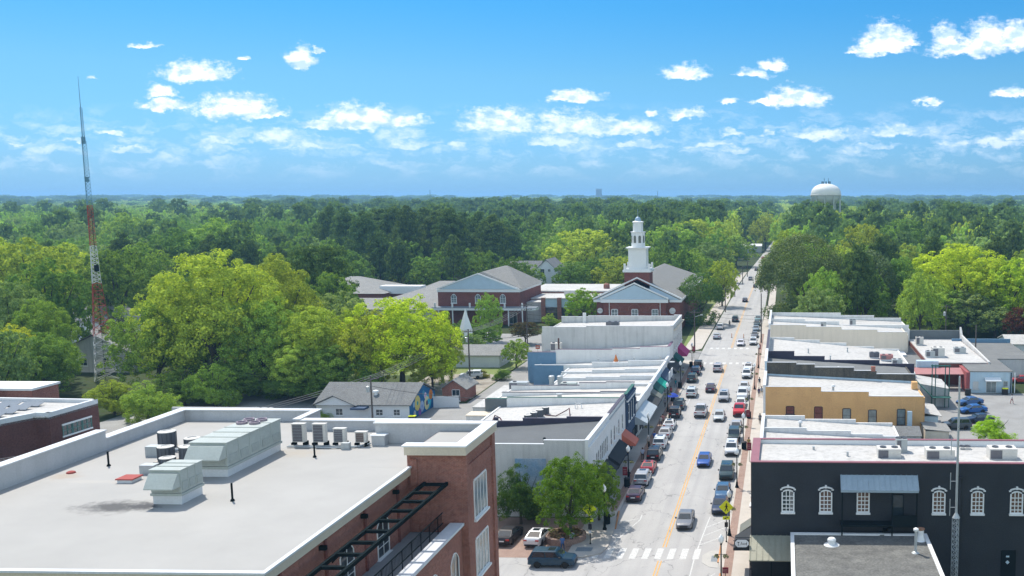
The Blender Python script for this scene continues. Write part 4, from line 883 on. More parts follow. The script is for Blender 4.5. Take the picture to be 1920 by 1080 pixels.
for a in [(10.6, 96.2, 10.9, 2.3, 1.6, 1.2, 'left white packaged unit on the black building roof, beside a taller one'), (12.1, 98.4, 10.8, 1.1, 1.2, 1.7, 'taller grey unit behind the left white one on the black building roof'),
          (15.6, 96.0, 10.9, 2.8, 1.6, 1.2, 'white packaged unit on the black building roof just left of the lattice mast'), (21.8, 96.2, 10.9, 2.7, 1.7, 1.3, 'white packaged unit nearest the right edge on the black building roof'),
          (18.8, 99.8, 10.8, 1.1, .9, .5, 'small flat unit behind the mast on the black building roof'),
          (-43.4, 127.5, 4.8, 3.2, 1.8, 1.9, 'boxy beige unit on the low annex beside the alley'),
          (29.9, 198.5, 4.4, 1.8, 1.5, 1.3, 'left grey machine on the roof behind the tan wall'), (31.6, 199.5, 4.4, 2.4, 2.6, 1.9, 'largest round topped machine on the roof behind the tan wall'),
          (36.8, 204, 4.4, 2.4, 1.6, 1.2, 'right hand grey machine on the roof beside the small grey building'), (30.0, 215, 4.4, 1.6, 1.4, 1.8, 'far machine by the dark rear parapet'),
          (21.6, 184.5, 5.0, 1.9, 1.6, 1.3, 'silver unit at the end of the dark parapet building'), (18.0, 192, 5.3, 1.9, 1.3, 1.1, 'dark blue unit at the rear of the white roof'),
          (8.9, 214, 7.9, 1.2, 1.0, 1.4, 'left grey box on the tan building roof'), (16.0, 224.6, 7.3, 1.4, 1.0, 1.4, 'right grey box on the farthest right roof'),
          (-35.4, 203.0, 9.6, 2.6, 1.6, 1.3, 'dark louvred box on the tall end building roof'), (-45.6, 195.5, 5.8, 2.1, 1.3, 1.7, 'white fan unit at the foot of the tall pale wall')]:
    packaged(*a, m=m_acdark if 'dark' in a[6] and 'parapet' not in a[6] else (m_galv if 'grey' in a[6] or 'silver' in a[6] else None))
packaged(20.2, 190.0, 5.2, 2.4, 1.5, 1.1, 'red painted unit at the rear of the white roof', m_redmetal)
for i, (x, y) in enumerate([(-33.4, 126.0), (-33.0, 127.6), (-32.6, 129.2), (-32.2, 130.8)]):
    condenser(x, y, 7.35, .48, 1.05, ['nearest', 'second', 'third', 'farthest'][i] + ' condenser of the row on the white roof of the arched window building', group='condensers in a row on the white shop roof')
b = MB(); b.tube([(-33.9, 125.6, 7.5), (-35, 125.2, 7.45), (-36.4, 125.2, 7.5), (-37.2, 126.4, 7.9), (-37.9, 126.6, 8.2), (-38.1, 125.6, 7.3)], .09); b.tube([(-32.0, 129.6, 7.6), (-30.4, 129.0, 7.6), (-29.4, 130.4, 8.0), (-28.9, 130.6, 8.3), (-28.4, 128.6, 7.6)], .07)
tag(b.build('refrigerant_line', M('red_brown_pipe', (.10, .035, .04), vs=2), loc=(-34, 126, 7.4)), 'dark curving pipe beside the shop roof condensers', 'pipe')
b = MB(); b.box(-28.8, -28.7, 133.6, 133.7, 7.5, 8.5); b.box(-27.9, -27.8, 133.6, 133.7, 7.5, 8.5); b.box(-28.8, -27.8, 133.6, 133.7, 8.3, 8.4); b.tube([(-28.75, 133.7, 8.4), (-28.6, 134.8, 7.6)], .04)
tag(b.build('roof_frame', m_trim, loc=(-28.3, 133, 7.5)), 'small white pipe frame on the white shop roof', 'pipe frame')
tag(MB().box(-37.4, -36.9, 124.4, 124.8, 7.4, 8.4).build('roof_chimney', m_copingdark, loc=(-37, 124.5, 7.4)), 'little dark chimney behind the dark parapet', 'chimney')
for x, y, z, h, l in [(6.5, 96.0, 11.1, .5, 'left'), (3.2, 98.5, 11.1, .4, 'farther left'), (26.0, 97.5, 10.9, .6, 'right')]:
    tag(MB().lathe([(.2, z - .2), (.12, z), (.11, z + h), (.16, z + h + .05)], x, y, 8).build('vent_pipe', m_galv, loc=(x, y, z)), l + ' small vent pipe on the roof of the black building', 'vent pipe')
for x, y, z, l in [(6, 124, 3.5, 'near'), (11, 131, 3.2, 'far'), (2, 116, 3.6, 'nearest')]:
    tag(MB().lathe([(.2, z - .3), (.12, z), (.11, z + .5), (.2, z + .55), (.15, z + .7)], x, y, 8).build('vent_pipe', m_galv, loc=(x, y, z)), l + ' vent pipe on the low white roof beyond the black building', 'vent pipe')
for x, y, z, l in [(5, 190, 6.9, 'left'), (13, 196, 6.2, 'right'), (9, 184, 6.5, 'nearer')]:
    tag(MB().lathe([(.2, z - .5), (.12, z - .1), (.11, z + .3), (.2, z + .35), (.15, z + .5)], x, y, 8).build('vent_pipe', m_galv, loc=(x, y, z)), l + ' vent pipe on the white roof behind the dark parapet', 'vent pipe')
for x, y, z, l in [(-28, 112.8, 8.0, 'right'), (-36, 118.5, 7.5, 'left')]:
    tag(MB().lathe([(.2, z - .3), (.14, z), (.12, z + .5), (.2, z + .55), (.12, z + .7)], x, y, 8).build('vent_pipe', m_steel, loc=(x, y, z)), l + ' vent pipe on the dark roof of the corner building', 'vent pipe')
# kitchen exhaust cluster
for x, y, s, h, l, mm in [(-43.4, 159, 3.0, 1.9, 'big grey box at the left of the exhaust cluster', m_galv), (-35.4, 160, 2.6, 1.6, 'green grey unit at the right of the exhaust cluster', m_hvac), (-32.4, 159, .9, 1.0, 'small dark green box near the exhaust cluster', m_greenpaint)]:
    packaged(x, y, 4.6, s, 1.5, h, l, mm, 1)
for i, (x, y) in enumerate([(-38.6, 161.5), (-37.2, 161.5)]):
    tag(MB().lathe([(.42, 4.6), (.42, 6.4), (.5, 6.5), (.5, 7.0), (.35, 7.1)], x, y, 12).build('exhaust_stack', m_galv, loc=(x, y, 4.6)), ['left', 'right'][i] + ' one of the twin upright exhaust stacks on the tan roof', 'exhaust stack')
for i, (x, y) in enumerate([(-40.6, 157.8), (-38.5, 157.6)]):
    b = MB(); b.tube([(x - .7, y, 4.75), (x, y, 4.95), (x + .7, y + .3, 5.3), (x + 1.1, y + 1.2, 5.6)], .38, 10); tag(b.build('roof_duct', M('shiny_duct', (.55, .52, .62), rough=.25, metal=.6, vs=2), loc=(x, y, 4.6)), ['left', 'right'][i] + ' shiny duct lying on the tan roof', 'duct')
for x, y, z, h, l in [(-44.4, 187.3, 4.3, 4.6, 'tall rusty flue against the tall pale wall')]:
    tag(MB().lathe([(.16, z - 1), (.16, z + h)], x, 192.4, 10).build('flue', M('rusty_dark', (.12, .06, .05), vs=3), loc=(x, 192.4, z)), l, 'flue')
cn = thing('roof_cone', 'small orange pyramid marker on a white roof of the left row', 'marker', (-32.3, 188, 4.6))
MB().lathe([(.5, 4.9), (.05, 6.3)], -32.4, 188.6, 4).build('cone', M('orange_plastic', (.6, .2, .06), vs=2), cn); MB().box(-32.9, -31.9, 188.1, 189.1, 4.5, 4.9).build('base', m_trim, cn)
for x, y, z, l in [(-35.8, 188.6, 4.8, 'left'), (-28.9, 189, 4.9, 'middle'), (-23.9, 189.5, 5.0, 'right')]:
    tag(MB().lathe([(.1, z - .3), (.1, z + .5), (.22, z + .55), (.2, z + .7)], x, y, 8).build('vent_pipe', m_galv, loc=(x, y, z)), l + ' small vent on the roof with the orange marker', 'vent pipe')
tag(MB().lathe([(.5, 7.1), (.3, 7.5), (.35, 8.1), (.5, 8.3)], -32.5, 140.5, 8).build('vent_hood', m_galv, loc=(-32.5, 140.5, 7.2)), 'grey hooded vent on the tan white roof behind the navy front', 'vent')
m_shingleb2 = M('mid_grey_shingle', (0.25, 0.25, 0.235), col2=(0.21, 0.21, 0.20), vs=0.7, fine=0.2, fs=4)
# ---------------------------------------------------------------- church with white steeple
ch = thing('church', 'brick church with tall white tiered steeple and clock-like round window, beyond the left row', 'church', (-39, 265, 0))
MB().box(-50.5, -28.0, 265, 340, 0, 8.9).build('wall', m_brickd, ch)
MB().box(-48.1, -31.4, 262.4, 265, 0, 9.3).build('portico_wall', m_brickd, ch)
b = MB(); xc_, ze, zr = -39.3, 9.0, 14.6
b.hexa([(-51.2, 264.6, ze), (-27.4, 264.6, ze), (-27.4, 341, ze), (-51.2, 341, ze), (xc_ - .01, 264.6, zr), (xc_ + .01, 264.6, zr), (xc_ + .01, 326, zr), (xc_ - .01, 326, zr)])
b.build('roof', m_shingleb2, ch)
b = MB(); b.prism([(-50.6, 9.0), (-28.0, 9.0), (xc_, 14.4)], 'y', 264.3, 264.58); b.prism([(-48.4, 9.35), (-31.1, 9.35), (-39.75, 13.2)], 'y', 262.0, 262.2); b.build('pediment', m_pediment, ch)
b = MB(); b.prism([(-48.6, 9.32), (-30.9, 9.32), (-39.75, 13.4)], 'y', 262.21, 264.28); b.build('portico_roof', m_shingleb, ch)
b = MB()
for (xa, za, xb_, zb_, y0, y1) in [(-51.4, 9.0, xc_, 14.75, 264.1, 264.6), (-27.2, 9.0, xc_, 14.75, 264.1, 264.6), (-48.9, 9.3, -39.75, 13.45, 261.8, 262.2), (-30.6, 9.3, -39.75, 13.45, 261.8, 262.2)]:
    b.hexa([(min(xa, xb_), y0, za if xa < xb_ else zb_), (max(xa, xb_), y0, zb_ if xa < xb_ else za), (max(xa, xb_), y1, zb_ if xa < xb_ else za), (min(xa, xb_), y1, za if xa < xb_ else zb_),
            (min(xa, xb_), y0, (za if xa < xb_ else zb_) + .4), (max(xa, xb_), y0, (zb_ if xa < xb_ else za) + .4), (max(xa, xb_), y1, (zb_ if xa < xb_ else za) + .4), (min(xa, xb_), y1, (za if xa < xb_ else zb_) + .4)])
b.box(-51.2, -48.9, 264.2, 265, 8.3, 8.95); b.box(-30.6, -27.3, 264.2, 265, 8.3, 8.95); b.box(-48.8, -30.7, 261.9, 262.4, 8.4, 9.3)
b.box(-27.95, -27.3, 265, 340, 8.4, 8.95)
b.build('cornice', m_trim, ch)
for x in (-45.2, -39.75, -34.3): window(ch, x, 262.4, 3.6, 1.5, 2.9, 'S', m_trim, m_glassl, 2, 3, fr=.15)
for x in (-45.2, -39.75, -34.3):
    b = MB()
    for k in range(10):
        a0, a1 = math.pi * k / 10, math.pi * (k + 1) / 10
        for (p, q_) in ((a0, a1),):
            x0_, z0_ = x + 1.7 * math.cos(p), 6.3 + 1.7 * math.sin(p); x1_, z1_ = x + 1.7 * math.cos(q_), 6.3 + 1.7 * math.sin(q_)
            b.tube([(x0_, 262.36, z0_), (x1_, 262.36, z1_)], .07, 4)
    b.build('arch_moulding', m_brick, ch)
def round_window(root, x, y, z, r, name='round_window'):
    b = MB(Matrix.Translation((x, y, z)) @ Matrix.Rotation(R(90), 4, 'X'))
    b.lathe([(r * .82, 0.0), (r * .82, .04)], 0, 0, 20, 1); b.lathe([(r, -.02), (r, .10), (r * .8, .10), (r * .8, .05)], 0, 0, 20, 0)
    for k in range(4): b.box(-.05, .05, -r * .8, r * .8, .05, .08, 0) if k == 0 else (b.box(-r * .8, r * .8, -.05, .05, .05, .08, 0) if k == 1 else None)
    b.lathe([(r * .3, .05), (r * .3, .1)], 0, 0, 12, 0)
    return b.build(name, [m_trim, m_glass], root)
round_window(ch, -49.6, 264.98, 5.9, .75); round_window(ch, -29.9, 264.98, 5.9, .85)
for x in (-46.6, -32.9): MB().box(x - .07, x + .07, 262.2, 262.38, 0, 9).build('downpipe', m_trim, ch)
sx, sy = -39.3, 267.5
b = MB(); b.box(sx - 3.4, sx + 3.4, sy - 3.2, sy + 3.2, 12, 16.4); b.build('tower_base', m_brickd, ch)
b = MB(); b.box(sx - 3.8, sx + 3.8, sy - 3.6, sy + 3.6, 16.4, 17.0); b.box(sx - 3.6, sx + 3.6, sy - 3.4, sy + 3.4, 17.0, 17.25)
b.box(sx - 2.4, sx + 2.4, sy - 2.4, sy + 2.4, 17.25, 22.6); b.box(sx - 2.7, sx + 2.7, sy - 2.7, sy + 2.7, 22.6, 22.8); b.box(sx - 3.0, sx + 3.0, sy - 3.0, sy + 3.0, 22.8, 23.05)
b.lathe([(1.85, 23.05), (1.85, 26.9), (2.05, 27.0), (2.1, 27.2), (1.55, 27.25)], sx, sy, 8)
b.lathe([(1.4, 27.2), (1.35, 29.6), (1.6, 29.7), (1.6, 29.85), (.8, 30.15)], sx, sy, 8)
b.build('steeple', m_trim, ch)
b = MB()
for cx_ in (-1, 1):
    for cy_ in (-1, 1):
        for k in range(6):
            b.box(sx + cx_ * 3.3 - .06, sx + cx_ * 3.3 + .06, sy + cy_ * (3.2 - k * .22) - .05, sy + cy_ * (3.2 - k * .22) + .05, 17.25, 18.2)
            b.box(sx + cx_ * (3.3 - k * .18) - .05, sx + cx_ * (3.3 - k * .18) + .05, sy + cy_ * 3.25 - .06, sy + cy_ * 3.25 + .06, 17.25, 18.2)
        b.box(sx + cx_ * 3.3 - .25, sx + cx_ * 3.3 + .25, sy + cy_ * 3.2 - .25, sy + cy_ * 3.2 + .25, 17.25, 18.7)
b.build('balustrade', m_trim, ch)
m_belfry = M('belfry_louvre', (.16, .17, .15), vs=2)
for k in range(8):
    a = R(22.5 + 45 * k); fx_, fy_ = sx + 1.72 * math.cos(a), sy + 1.72 * math.sin(a)
    bb = MB(Matrix.Translation((fx_, fy_, 24.2)) @ Matrix.Rotation(a + R(90), 4, 'Z'))
    bb.box(-.36, .36, -.05, .02, 0, 1.7); bb.lathe([(.36, 0), (.36, .01)], 0, 0, 3) if False else None
    bb.box(-.26, .26, -.05, .02, 1.7, 1.95)
    bb.build('belfry_opening', m_belfry, ch)
b = MB(); b.lathe([(.85, 30.1), (.8, 30.6), (.55, 31.0), (.2, 31.2), (.06, 31.25), (.05, 33.2), (.01, 33.3)], sx, sy, 14); b.build('dome', M('steeple_dome', (.30, .42, .55), rough=.4, vs=2), ch)
round_window(ch, sx, sy - 2.4, 20.2, 1.0)

# ---------------------------------------------------------------- brick hall with pale blue pediment
h = thing('brick_hall', 'brick hall with pale blue pediment, grey hip roof and long canopy, left of the church', 'building', (-87, 280, 0))
MB().box(-99.2, -75.5, 280, 305, 0, 9.6).build('wall', m_brickd, h)
MB().box(-99.4, -75.3, 279.8, 305.2, 9.4, 10.15).build('cornice', m_trim, h)
b = MB(); b.hexa([(-99.8, 280.4, 10.2), (-74.9, 280.4, 10.2), (-74.9, 305.6, 10.2), (-99.8, 305.6, 10.2), (-87.5, 284.4, 14.9), (-87.3, 284.4, 14.9), (-83.4, 297, 15.8), (-84.4, 297, 15.8)]); b.build('roof', m_shingleb2, h)
b = MB(); b.prism([(-98.6, 10.25), (-76.1, 10.25), (-87.35, 14.5)], 'y', 279.7, 280.3); b.build('pediment', m_pediment, h)
b = MB()
for (xa, xb_) in ((-99.2, -87.35), (-75.5, -87.35)):
    lo, hi = (xa, xb_) if xa < xb_ else (xb_, xa); zl, zh = (10.15, 14.55) if xa < xb_ else (14.55, 10.15)
    b.hexa([(lo, 279.4, zl), (hi, 279.4, zh), (hi, 279.7, zh), (lo, 279.7, zl), (lo, 279.4, zl + .35), (hi, 279.4, zh + .35), (hi, 279.7, zh + .35), (lo, 279.7, zl + .35)])
b.build('raking_trim', m_trim, h)
for x in (-94.6, -87.6, -80.4): window(h, x, 280, 6.2, 1.4, 1.9, 'S', m_trim, m_glassl, 2, 3, arch=.6, fr=.14)
b = MB(); b.box(-100, -70, 276.4, 279.9, 4.5, 5.1); b.build('canopy', m_trim, h)
b = MB(); b.box(-100, -70, 276.5, 279.9, 5.1, 5.3); b.build('canopy_roof', m_shingleb, h)
for x in range(-99, -70, 5): MB().box(x - .2, x + .2, 276.5, 276.9, 5.3, 6.6).build('pedestal', m_trim, h)
for x in range(-98, -70, 4): MB().box(x - .15, x + .15, 276.6, 276.9, 0, 4.5).build('canopy_post', m_trim, h)
window(h, -77.6, 280, 0.2, 2.2, 3.2, 'S', m_trim, m_glass, 2, 1, name='entrance', sill=False)
# flat roofed brick wings between the hall and the church
v = thing('flat_roof_wing', 'flat white roofed brick wings with tall glazed entrance between hall and church', 'building', (-66, 296, 0))
MB().box(-75.2, -52.0, 292, 306, 0, 6.1).build('wall', m_brick, v); MB().box(-75.4, -51.8, 291.8, 306.1, 6.1, 6.5).build('roof', m_roofwhite, v)
MB().box(-80, -52, 306.2, 330, 0, 6.9).build('wall', m_brick, v); MB().box(-80.2, -51.8, 306.1, 330.2, 6.9, 7.3).build('roof', m_roofwhite, v)
MB().box(-69.5, -60.0, 284, 291.8, 4.6, 7.0).build('entrance_fascia', m_pediment, v); MB().box(-69.7, -59.8, 283.8, 292, 7.0, 7.3).build('entrance_roof', m_roofwhite, v)
MB().box(-69.3, -60.2, 284.6, 291.8, 0, 4.6).build('entrance_glazing', m_glass, v)
for x in (-69.7, -65.0, -60.4): MB().box(x - .6, x + .6, 283.6, 284.8, 0, 7.4).build('brick_pier', m_brick, v)
MB().box(-75.0, -70.4, 286, 291.8, 0, 5.6).build('side_wing', m_wallgrey, v); MB().box(-75.1, -70.3, 285.9, 291.9, 5.6, 5.9).build('side_roof', m_roofwhite, v)
b = MB(); b.box(-66.9, -63.2, 299, 302, 6.5, 8.1); b.build('rooftop_box', m_acwhite, v); MB().lathe([(1, 7.3), (1, 8.6), (.5, 9.0)], -56.5, 314, 10).build('brick_drum', m_brick, v)
# grey shingled wings to the west
g_ = thing('grey_roof_complex', 'low building complex under pale grey hip roofs left of the brick hall', 'building', (-125, 320, 0))
def hip(b, x0, x1, y0, y1, z0, z1, rx=.5, ry=.3, m=0):
    cx_, cy_ = (x0 + x1) / 2, (y0 + y1) / 2; wx, wy = (x1 - x0) / 2, (y1 - y0) / 2
    ax_, ay_ = max(0, wx - min(wx, wy) * .98), max(0, wy - min(wx, wy) * .98)
    b.hexa([(x0, y0, z0), (x1, y0, z0), (x1, y1, z0), (x0, y1, z0), (cx_ - ax_, cy_ - ay_, z1), (cx_ + ax_, cy_ - ay_, z1), (cx_ + ax_, cy_ + ay_, z1), (cx_ - ax_, cy_ + ay_, z1)], m)
for (x0, x1, y0, y1, ze_, zr_) in [(-163, -132, 322, 350, 4.6, 9.2), (-124, -100, 300, 325, 4.6, 8.4), (-146, -101, 283, 300, 3.9, 6.4), (-126, -106, 330, 345, 4.6, 7.6)]:
    MB().box(x0 + .6, x1 - .6, y0 + .6, y1 - .6, 0, ze_).build('wall', m_brickd if x0 < -150 else m_wallgrey, g_)
    b = MB(); hip(b, x0, x1, y0, y1, ze_, zr_); b.build('roof', m_shinglel, g_)
MB().box(-136, -122, 328, 333, 4, 6.6).build('roof_equipment_screen', m_trim, g_)

# ---------------------------------------------------------------- gabled houses
def gable_house(label, x0, x1, y0, y1, ze_, zr_, wm, rm, axis='x', wins=(), name='house', cat='house', group=None, ov=.4, chimney=None):
    r = thing(name, label, cat, ((x0 + x1) / 2, (y0 + y1) / 2, 0), group)
    b = MB(); b.box(x0, x1, y0, y1, 0, ze_)
    if axis == 'x': c_ = (y0 + y1) / 2; b.prism([(y0, ze_), (y1, ze_), (c_, zr_ - .15)], 'x', x0, x1)
    else: c_ = (x0 + x1) / 2; b.prism([(x0, ze_), (x1, ze_), (c_, zr_ - .15)], 'y', y0, y1)
    b.build('wall', wm, r)
    b = MB(); t_ = .16
    if axis == 'x':
        for (ya, s_) in ((y0 - ov, 1), (y1 + ov, -1)):
            dz = (zr_ - ze_) / ((y1 - y0) / 2) * ov; pts = [(ya, ze_ - dz + .02), (c_, zr_), (c_, zr_ + t_), (ya, ze_ - dz + t_)]
            b.prism(pts, 'x', x0 - ov, x1 + ov)
    else:
        for xa in (x0 - ov, x1 + ov):
            dz = (zr_ - ze_) / ((x1 - x0) / 2) * ov; pts = [(xa, ze_ - dz + .02), (c_, zr_), (c_, zr_ + t_), (xa, ze_ - dz + t_)]
            b.prism(pts, 'y', y0 - ov, y1 + ov)
    rf = b.build('roof', rm, r)
    if chimney:
        cx_, cy_ = chimney; MB().box(cx_ - .4, cx_ + .4, cy_ - .4, cy_ + .4, zr_ - 1, zr_ + 1).build('chimney', m_brickd, r)
    for (x, y, z, w_, h_, f) in wins: window(r, x, y, z, w_, h_, f, m_trim, m_glass, 2, 2)
    return r
mh = gable_house('low grey roofed building whose gable end carries a painted flower mural on blue', -77, -61.5, 158, 170, 2.75, 5.2, m_siding, m_shingle, 'x', [(-73.2, 158, .9, 1.1, 1.1, 'S'), (-66.5, 158, .9, 1.1, 1.0, 'S'), (-63.6, 158, .9, 1.0, 1.0, 'S')], name='mural_house')
b = MB(); b.prism([(158, 0), (170, 0), (170, 2.75), (164, 5.0), (158, 2.75)], 'x', -61.5, -61.47); mu = b.build('mural_panel', M('mural_blue', (.015, .10, .24), col2=(.02, .14, .30), vs=.8), mh)
def disc(y, z, r1_, col, r2_=None, col2=None, dx=0.0):
    bb = MB(Matrix.Translation((-61.45 + dx, y, z)) @ Matrix.Rotation(R(90), 4, 'Y')); n = 22
    pts = [((r1_ * (1 + .08 * (k % 2))) * math.cos(2 * math.pi * k / n), (r1_ * (1 + .08 * (k % 2))) * math.sin(2 * math.pi * k / n), 0) for k in range(n)]
    bb.poly(pts, 0)
    if r2_: bb.poly([(r2_ * math.cos(2 * math.pi * k / n), r2_ * math.sin(2 * math.pi * k / n), .012) for k in range(n)], 1)
    o = bb.build('painted_flower', [M('mural_' + '_'.join(str(int(c * 100)) for c in col), col, vs=3)] + ([M('mural_' + '_'.join(str(int(c * 100)) for c in col2), col2, vs=3)] if r2_ else []), mh)
    return o
disc(161.6, 2.25, 1.25, (.60, .50, .16), .35, (.03, .30, .32)); disc(166.6, 1.5, 1.3, (.05, .42, .55), .5, (.05, .42, .55), -.005); disc(165.9, 1.4, 1.15, (.66, .62, .35), .45, (.12, .07, .13), .004)
disc(167.9, 2.5, .85, (.60, .20, .04), .3, (.45, .12, .03)); disc(165.3, 2.8, .55, (.60, .50, .62), .2, (.5, .3, .5)); disc(163.6, 1.3, .9, (.35, .45, .62), .3, (.2, .3, .55)); disc(162.5, .5, .6, (.25, .10, .35)); disc(160.0, 2.3, .45, (.3, .45, .6)); disc(160.2, .8, .5, (.35, .5, .6), .2, (.6, .3, .15)); disc(168.9, 2.0, .4, (.35, .55, .6)); disc(164.5, 3.4, .5, (.06, .25, .38))
b = MB(); b.prism([(-77, 2.75), (-70.4, 2.75), (-73.7, 4.2)], 'y', 157.2, 163); b.build('cross_gable', m_siding, mh)
b = MB()
for xa in (-77.5, -69.9): b.prism([(xa, 2.6), (-73.7, 4.3), (-73.7, 4.45), (xa, 2.75)], 'y', 156.9, 164)
b.build('cross_gable_roof', m_shingle, mh)
MB().box(-70.6, -68.2, 156.2, 158, 2.2, 2.5).build('porch_roof', m_navy, mh)
MB().lathe([(.3, 3.6), (.28, 4.3), (.5, 4.35), (.45, 4.6), (.1, 4.7)], -68.0, 160.5, 10).build('roof_fan', m_trim, mh)
fn = thing('white_fence', 'white board fence beyond the mural wall', 'fence', (-58, 167.5, 0)); MB().prism([(-61.2, 168.3), (-56.9, 168.9), (-56.9, 169.0), (-61.2, 168.4)], 'z', 0, 2.0).build('panel', m_siding, fn)
gable_house('small white house with pale grey roof and two dark windows behind the police car', -71.5, -61.2, 209, 217, 2.7, 4.3, m_siding, m_shinglel, 'x', [(-61.2, 211.2, 1.0, .8, 1.3, 'E'), (-61.2, 213.6, 1.0, 1.0, 1.6, 'E')])
gable_house('small brick garage with grey gable beside the gravel drive', -61.5, -57.3, 173.8, 180, 2.4, 3.9, m_brick, m_shinglel, 'y', [(-59.0, 173.8, .1, 1.3, 2.0, 'S')], name='brick_garage', cat='garage')
gable_house('white two storey house with grey gabled roof above the trees behind the hall', -91, -82, 358, 372, 9.4, 13.6, m_siding, m_shingle, 'y', [(-88, 358, 8.6, 1.6, 1.6, 'S'), (-85.4, 358, 9.2, .9, .9, 'S')])
gable_house('white metal roofed long low building between the hall and the white house', -108, -88, 388, 398, 4.2, 6.3, m_siding, m_roofwhite, 'x', [(-92, 388, 2, 1.2, 1.2, 'S')], name='white_roof_building', cat='building')
gable_house('dark roofed house wing left of the white two storey house', -100, -91.5, 366, 378, 8.2, 12.2, m_siding, m_shingle, 'x')
gable_house('grey roofed house at the left edge of the white house group', -118, -106, 420, 432, 5, 8.4, m_siding, m_shingle, 'x')
lh = gable_house('pale house with broad light grey roof behind the lattice tower', -176, -158, 236, 248, 6.2, 9.3, m_siding, m_shinglel, 'x', [(-166, 236, 3.6, .9, 1.6, 'S'), (-164.6, 236, 3.6, .9, 1.6, 'S'), (-170, 236, 3.6, .9, 1.6, 'S')], chimney=(-161, 241))
gable_house('grey house with light hip roof at the foot of the lattice tower', -153, -136, 201, 214, 4.0, 8.0, m_wallgrey, m_shinglel, 'y', [(-147, 201, 1.4, 1.6, 1.6, 'S'), (-151, 201, 1.2, 1.6, 2.2, 'S'), (-142, 201, 1.2, 1.0, 2.0, 'S')])
gable_house('small grey roofed porch house just behind the tower foot', -158, -148, 216, 226, 4.4, 6.6, m_wallgrey, m_shinglel, 'x')
for i, a in enumerate([('white roofed building glimpsed through the dark trees right of the street', 18, 26, 430, 442, 4, 6.5, m_siding, m_roofwhite), ('second pale roof among the dark trees right of the street', 34, 46, 432, 440, 4, 6.6, m_siding, m_roofwhite),
                       ('pale gabled house peeking above the trees right of the far street', 30, 42, 640, 655, 8, 13, m_siding, m_shinglel), ('small pale blue house far up the street among trees', 44, 54, 900, 910, 12, 18, m_siding, m_siding),
                       ('white house with porch among trees on the left of the far street', -50, -41, 560, 570, 8, 12, m_siding, m_shinglel), ('bright roof deep in the pines left of the hall', -198, -186, 600, 612, 5, 8, m_siding, m_roofwhite),
                       ('low white shed behind the small grey buildings at the right edge', 52, 72, 226, 236, 3, 4.4, m_siding, m_roofwhite)]):
    gable_house(*a, 'x')
gable_house('low white canopy building beside the far street', -36, -14, 640, 652, 4.2, 5.4, m_siding, m_siding, 'x', name='canopy_building', cat='building')
ob = thing('white_obelisk', 'slender white pointed monument rising from the yellow green trees', 'monument', (-72, 222, 0)); MB().lathe([(1.6, 0), (1.5, 6.5), (.05, 11.2)], -72.5, 222, 4).build('shaft', m_trim, ob)

# ---------------------------------------------------------------- dark brick building at the left edge
lb = thing('dark_brick_building', 'dark brick building with solar panel rows on its roof, at the left edge', 'building', (-95, 118, 0))
m_brickdd = brick_material('brown_brick', (0.15, 0.052, 0.042), (0.11, 0.038, 0.032), (0.16, 0.11, 0.10), 1.0)
def poly_wall(b, pts, z0, z1, th, m=0):
    for (xa, ya), (xb_, yb_) in zip(pts, pts[1:]):
        d = Vector((xb_ - xa, yb_ - ya, 0)).normalized(); nx, ny = -d.y * th, d.x * th
        b.hexa([(xa, ya, z0), (xb_, yb_, z0), (xb_ + nx, yb_ + ny, z0), (xa + nx, ya + ny, z0), (xa, ya, z1), (xb_, yb_, z1), (xb_ + nx, yb_ + ny, z1), (xa + nx, ya + ny, z1)], m)
foot = [(-96.6, 100), (-94.75, 114.64), (-93.27, 118.4), (-91.6, 118.44), (-91.3, 126.9), (-112, 128)]
b = MB(); b.prism(foot + [(-125, 128), (-125, 100)], 'z', 0, 9.45); b.build('wall', m_brickdd, lb)
b = MB(); b.prism([(x - .4, y - .3) for x, y in foot] + [(-125, 127.6), (-125, 100)], 'z', 9.45, 9.6); b.build('roof', m_roofwhite, lb)
b = MB(); poly_wall(b, foot, 9.2, 10.05, .5); b.build('coping', m_coping, lb)
m_solar = M('solar_panel_grey', (.16, .18, .20), rough=.25, spec=.7, vs=2)
for i in range(8):
    for j in range(6):
        x = -98.2 - j * 3.0; y = 108.5 + i * 2.15
        if x > foot[1][0] - 2: continue
        b = MB(); b.hexa([(x - 1.3, y, 9.7), (x + 1.3, y, 9.7), (x + 1.3, y + 1.3, 10.05), (x - 1.3, y + 1.3, 10.05), (x - 1.3, y, 9.76), (x + 1.3, y, 9.76), (x + 1.3, y + 1.3, 10.11), (x - 1.3, y + 1.3, 10.11)])
        b.build('solar_panel', m_solar, lb)
# windows on the slanted street side
def wall_window(x, y, z, w_, h_, ang, root):
    b = MB(Matrix.Translation((x, y, z)) @ Matrix.Rotation(ang, 4, 'Z')); h2 = w_ / 2
    b.box(-h2, h2, -.03, .02, 0, h_, 1); b.box(-h2 - .1, h2 + .1, -.12, 0, h_, h_ + .22, 0); b.box(-h2 - .1, h2 + .1, -.14, 0, -.2, 0, 0)
    for xx in (-h2, 0, h2): b.box(xx - .05, xx + .05, -.08, 0, 0, h_, 2)
    b.box(-h2, h2, -.07, 0, h_ * .45, h_ * .45 + .08, 2)
    return b.build('window', [m_trim, m_glass, M('green_frame', (.10, .22, .20), vs=2)], root)
for (x, y, z, hgt) in [(-95.65, 107.6, 5.2, 2.6), (-95.35, 110.0, 5.2, 2.6), (-91.5, 121.2, 6.6, 1.3), (-91.42, 122.9, 6.6, 1.3), (-91.36, 124.6, 6.6, 1.3), (-96.0, 104.6, 5.2, 2.6)]:
    wall_window(x, y, z, 1.5, hgt, R(87 if y > 119 else 83), lb)
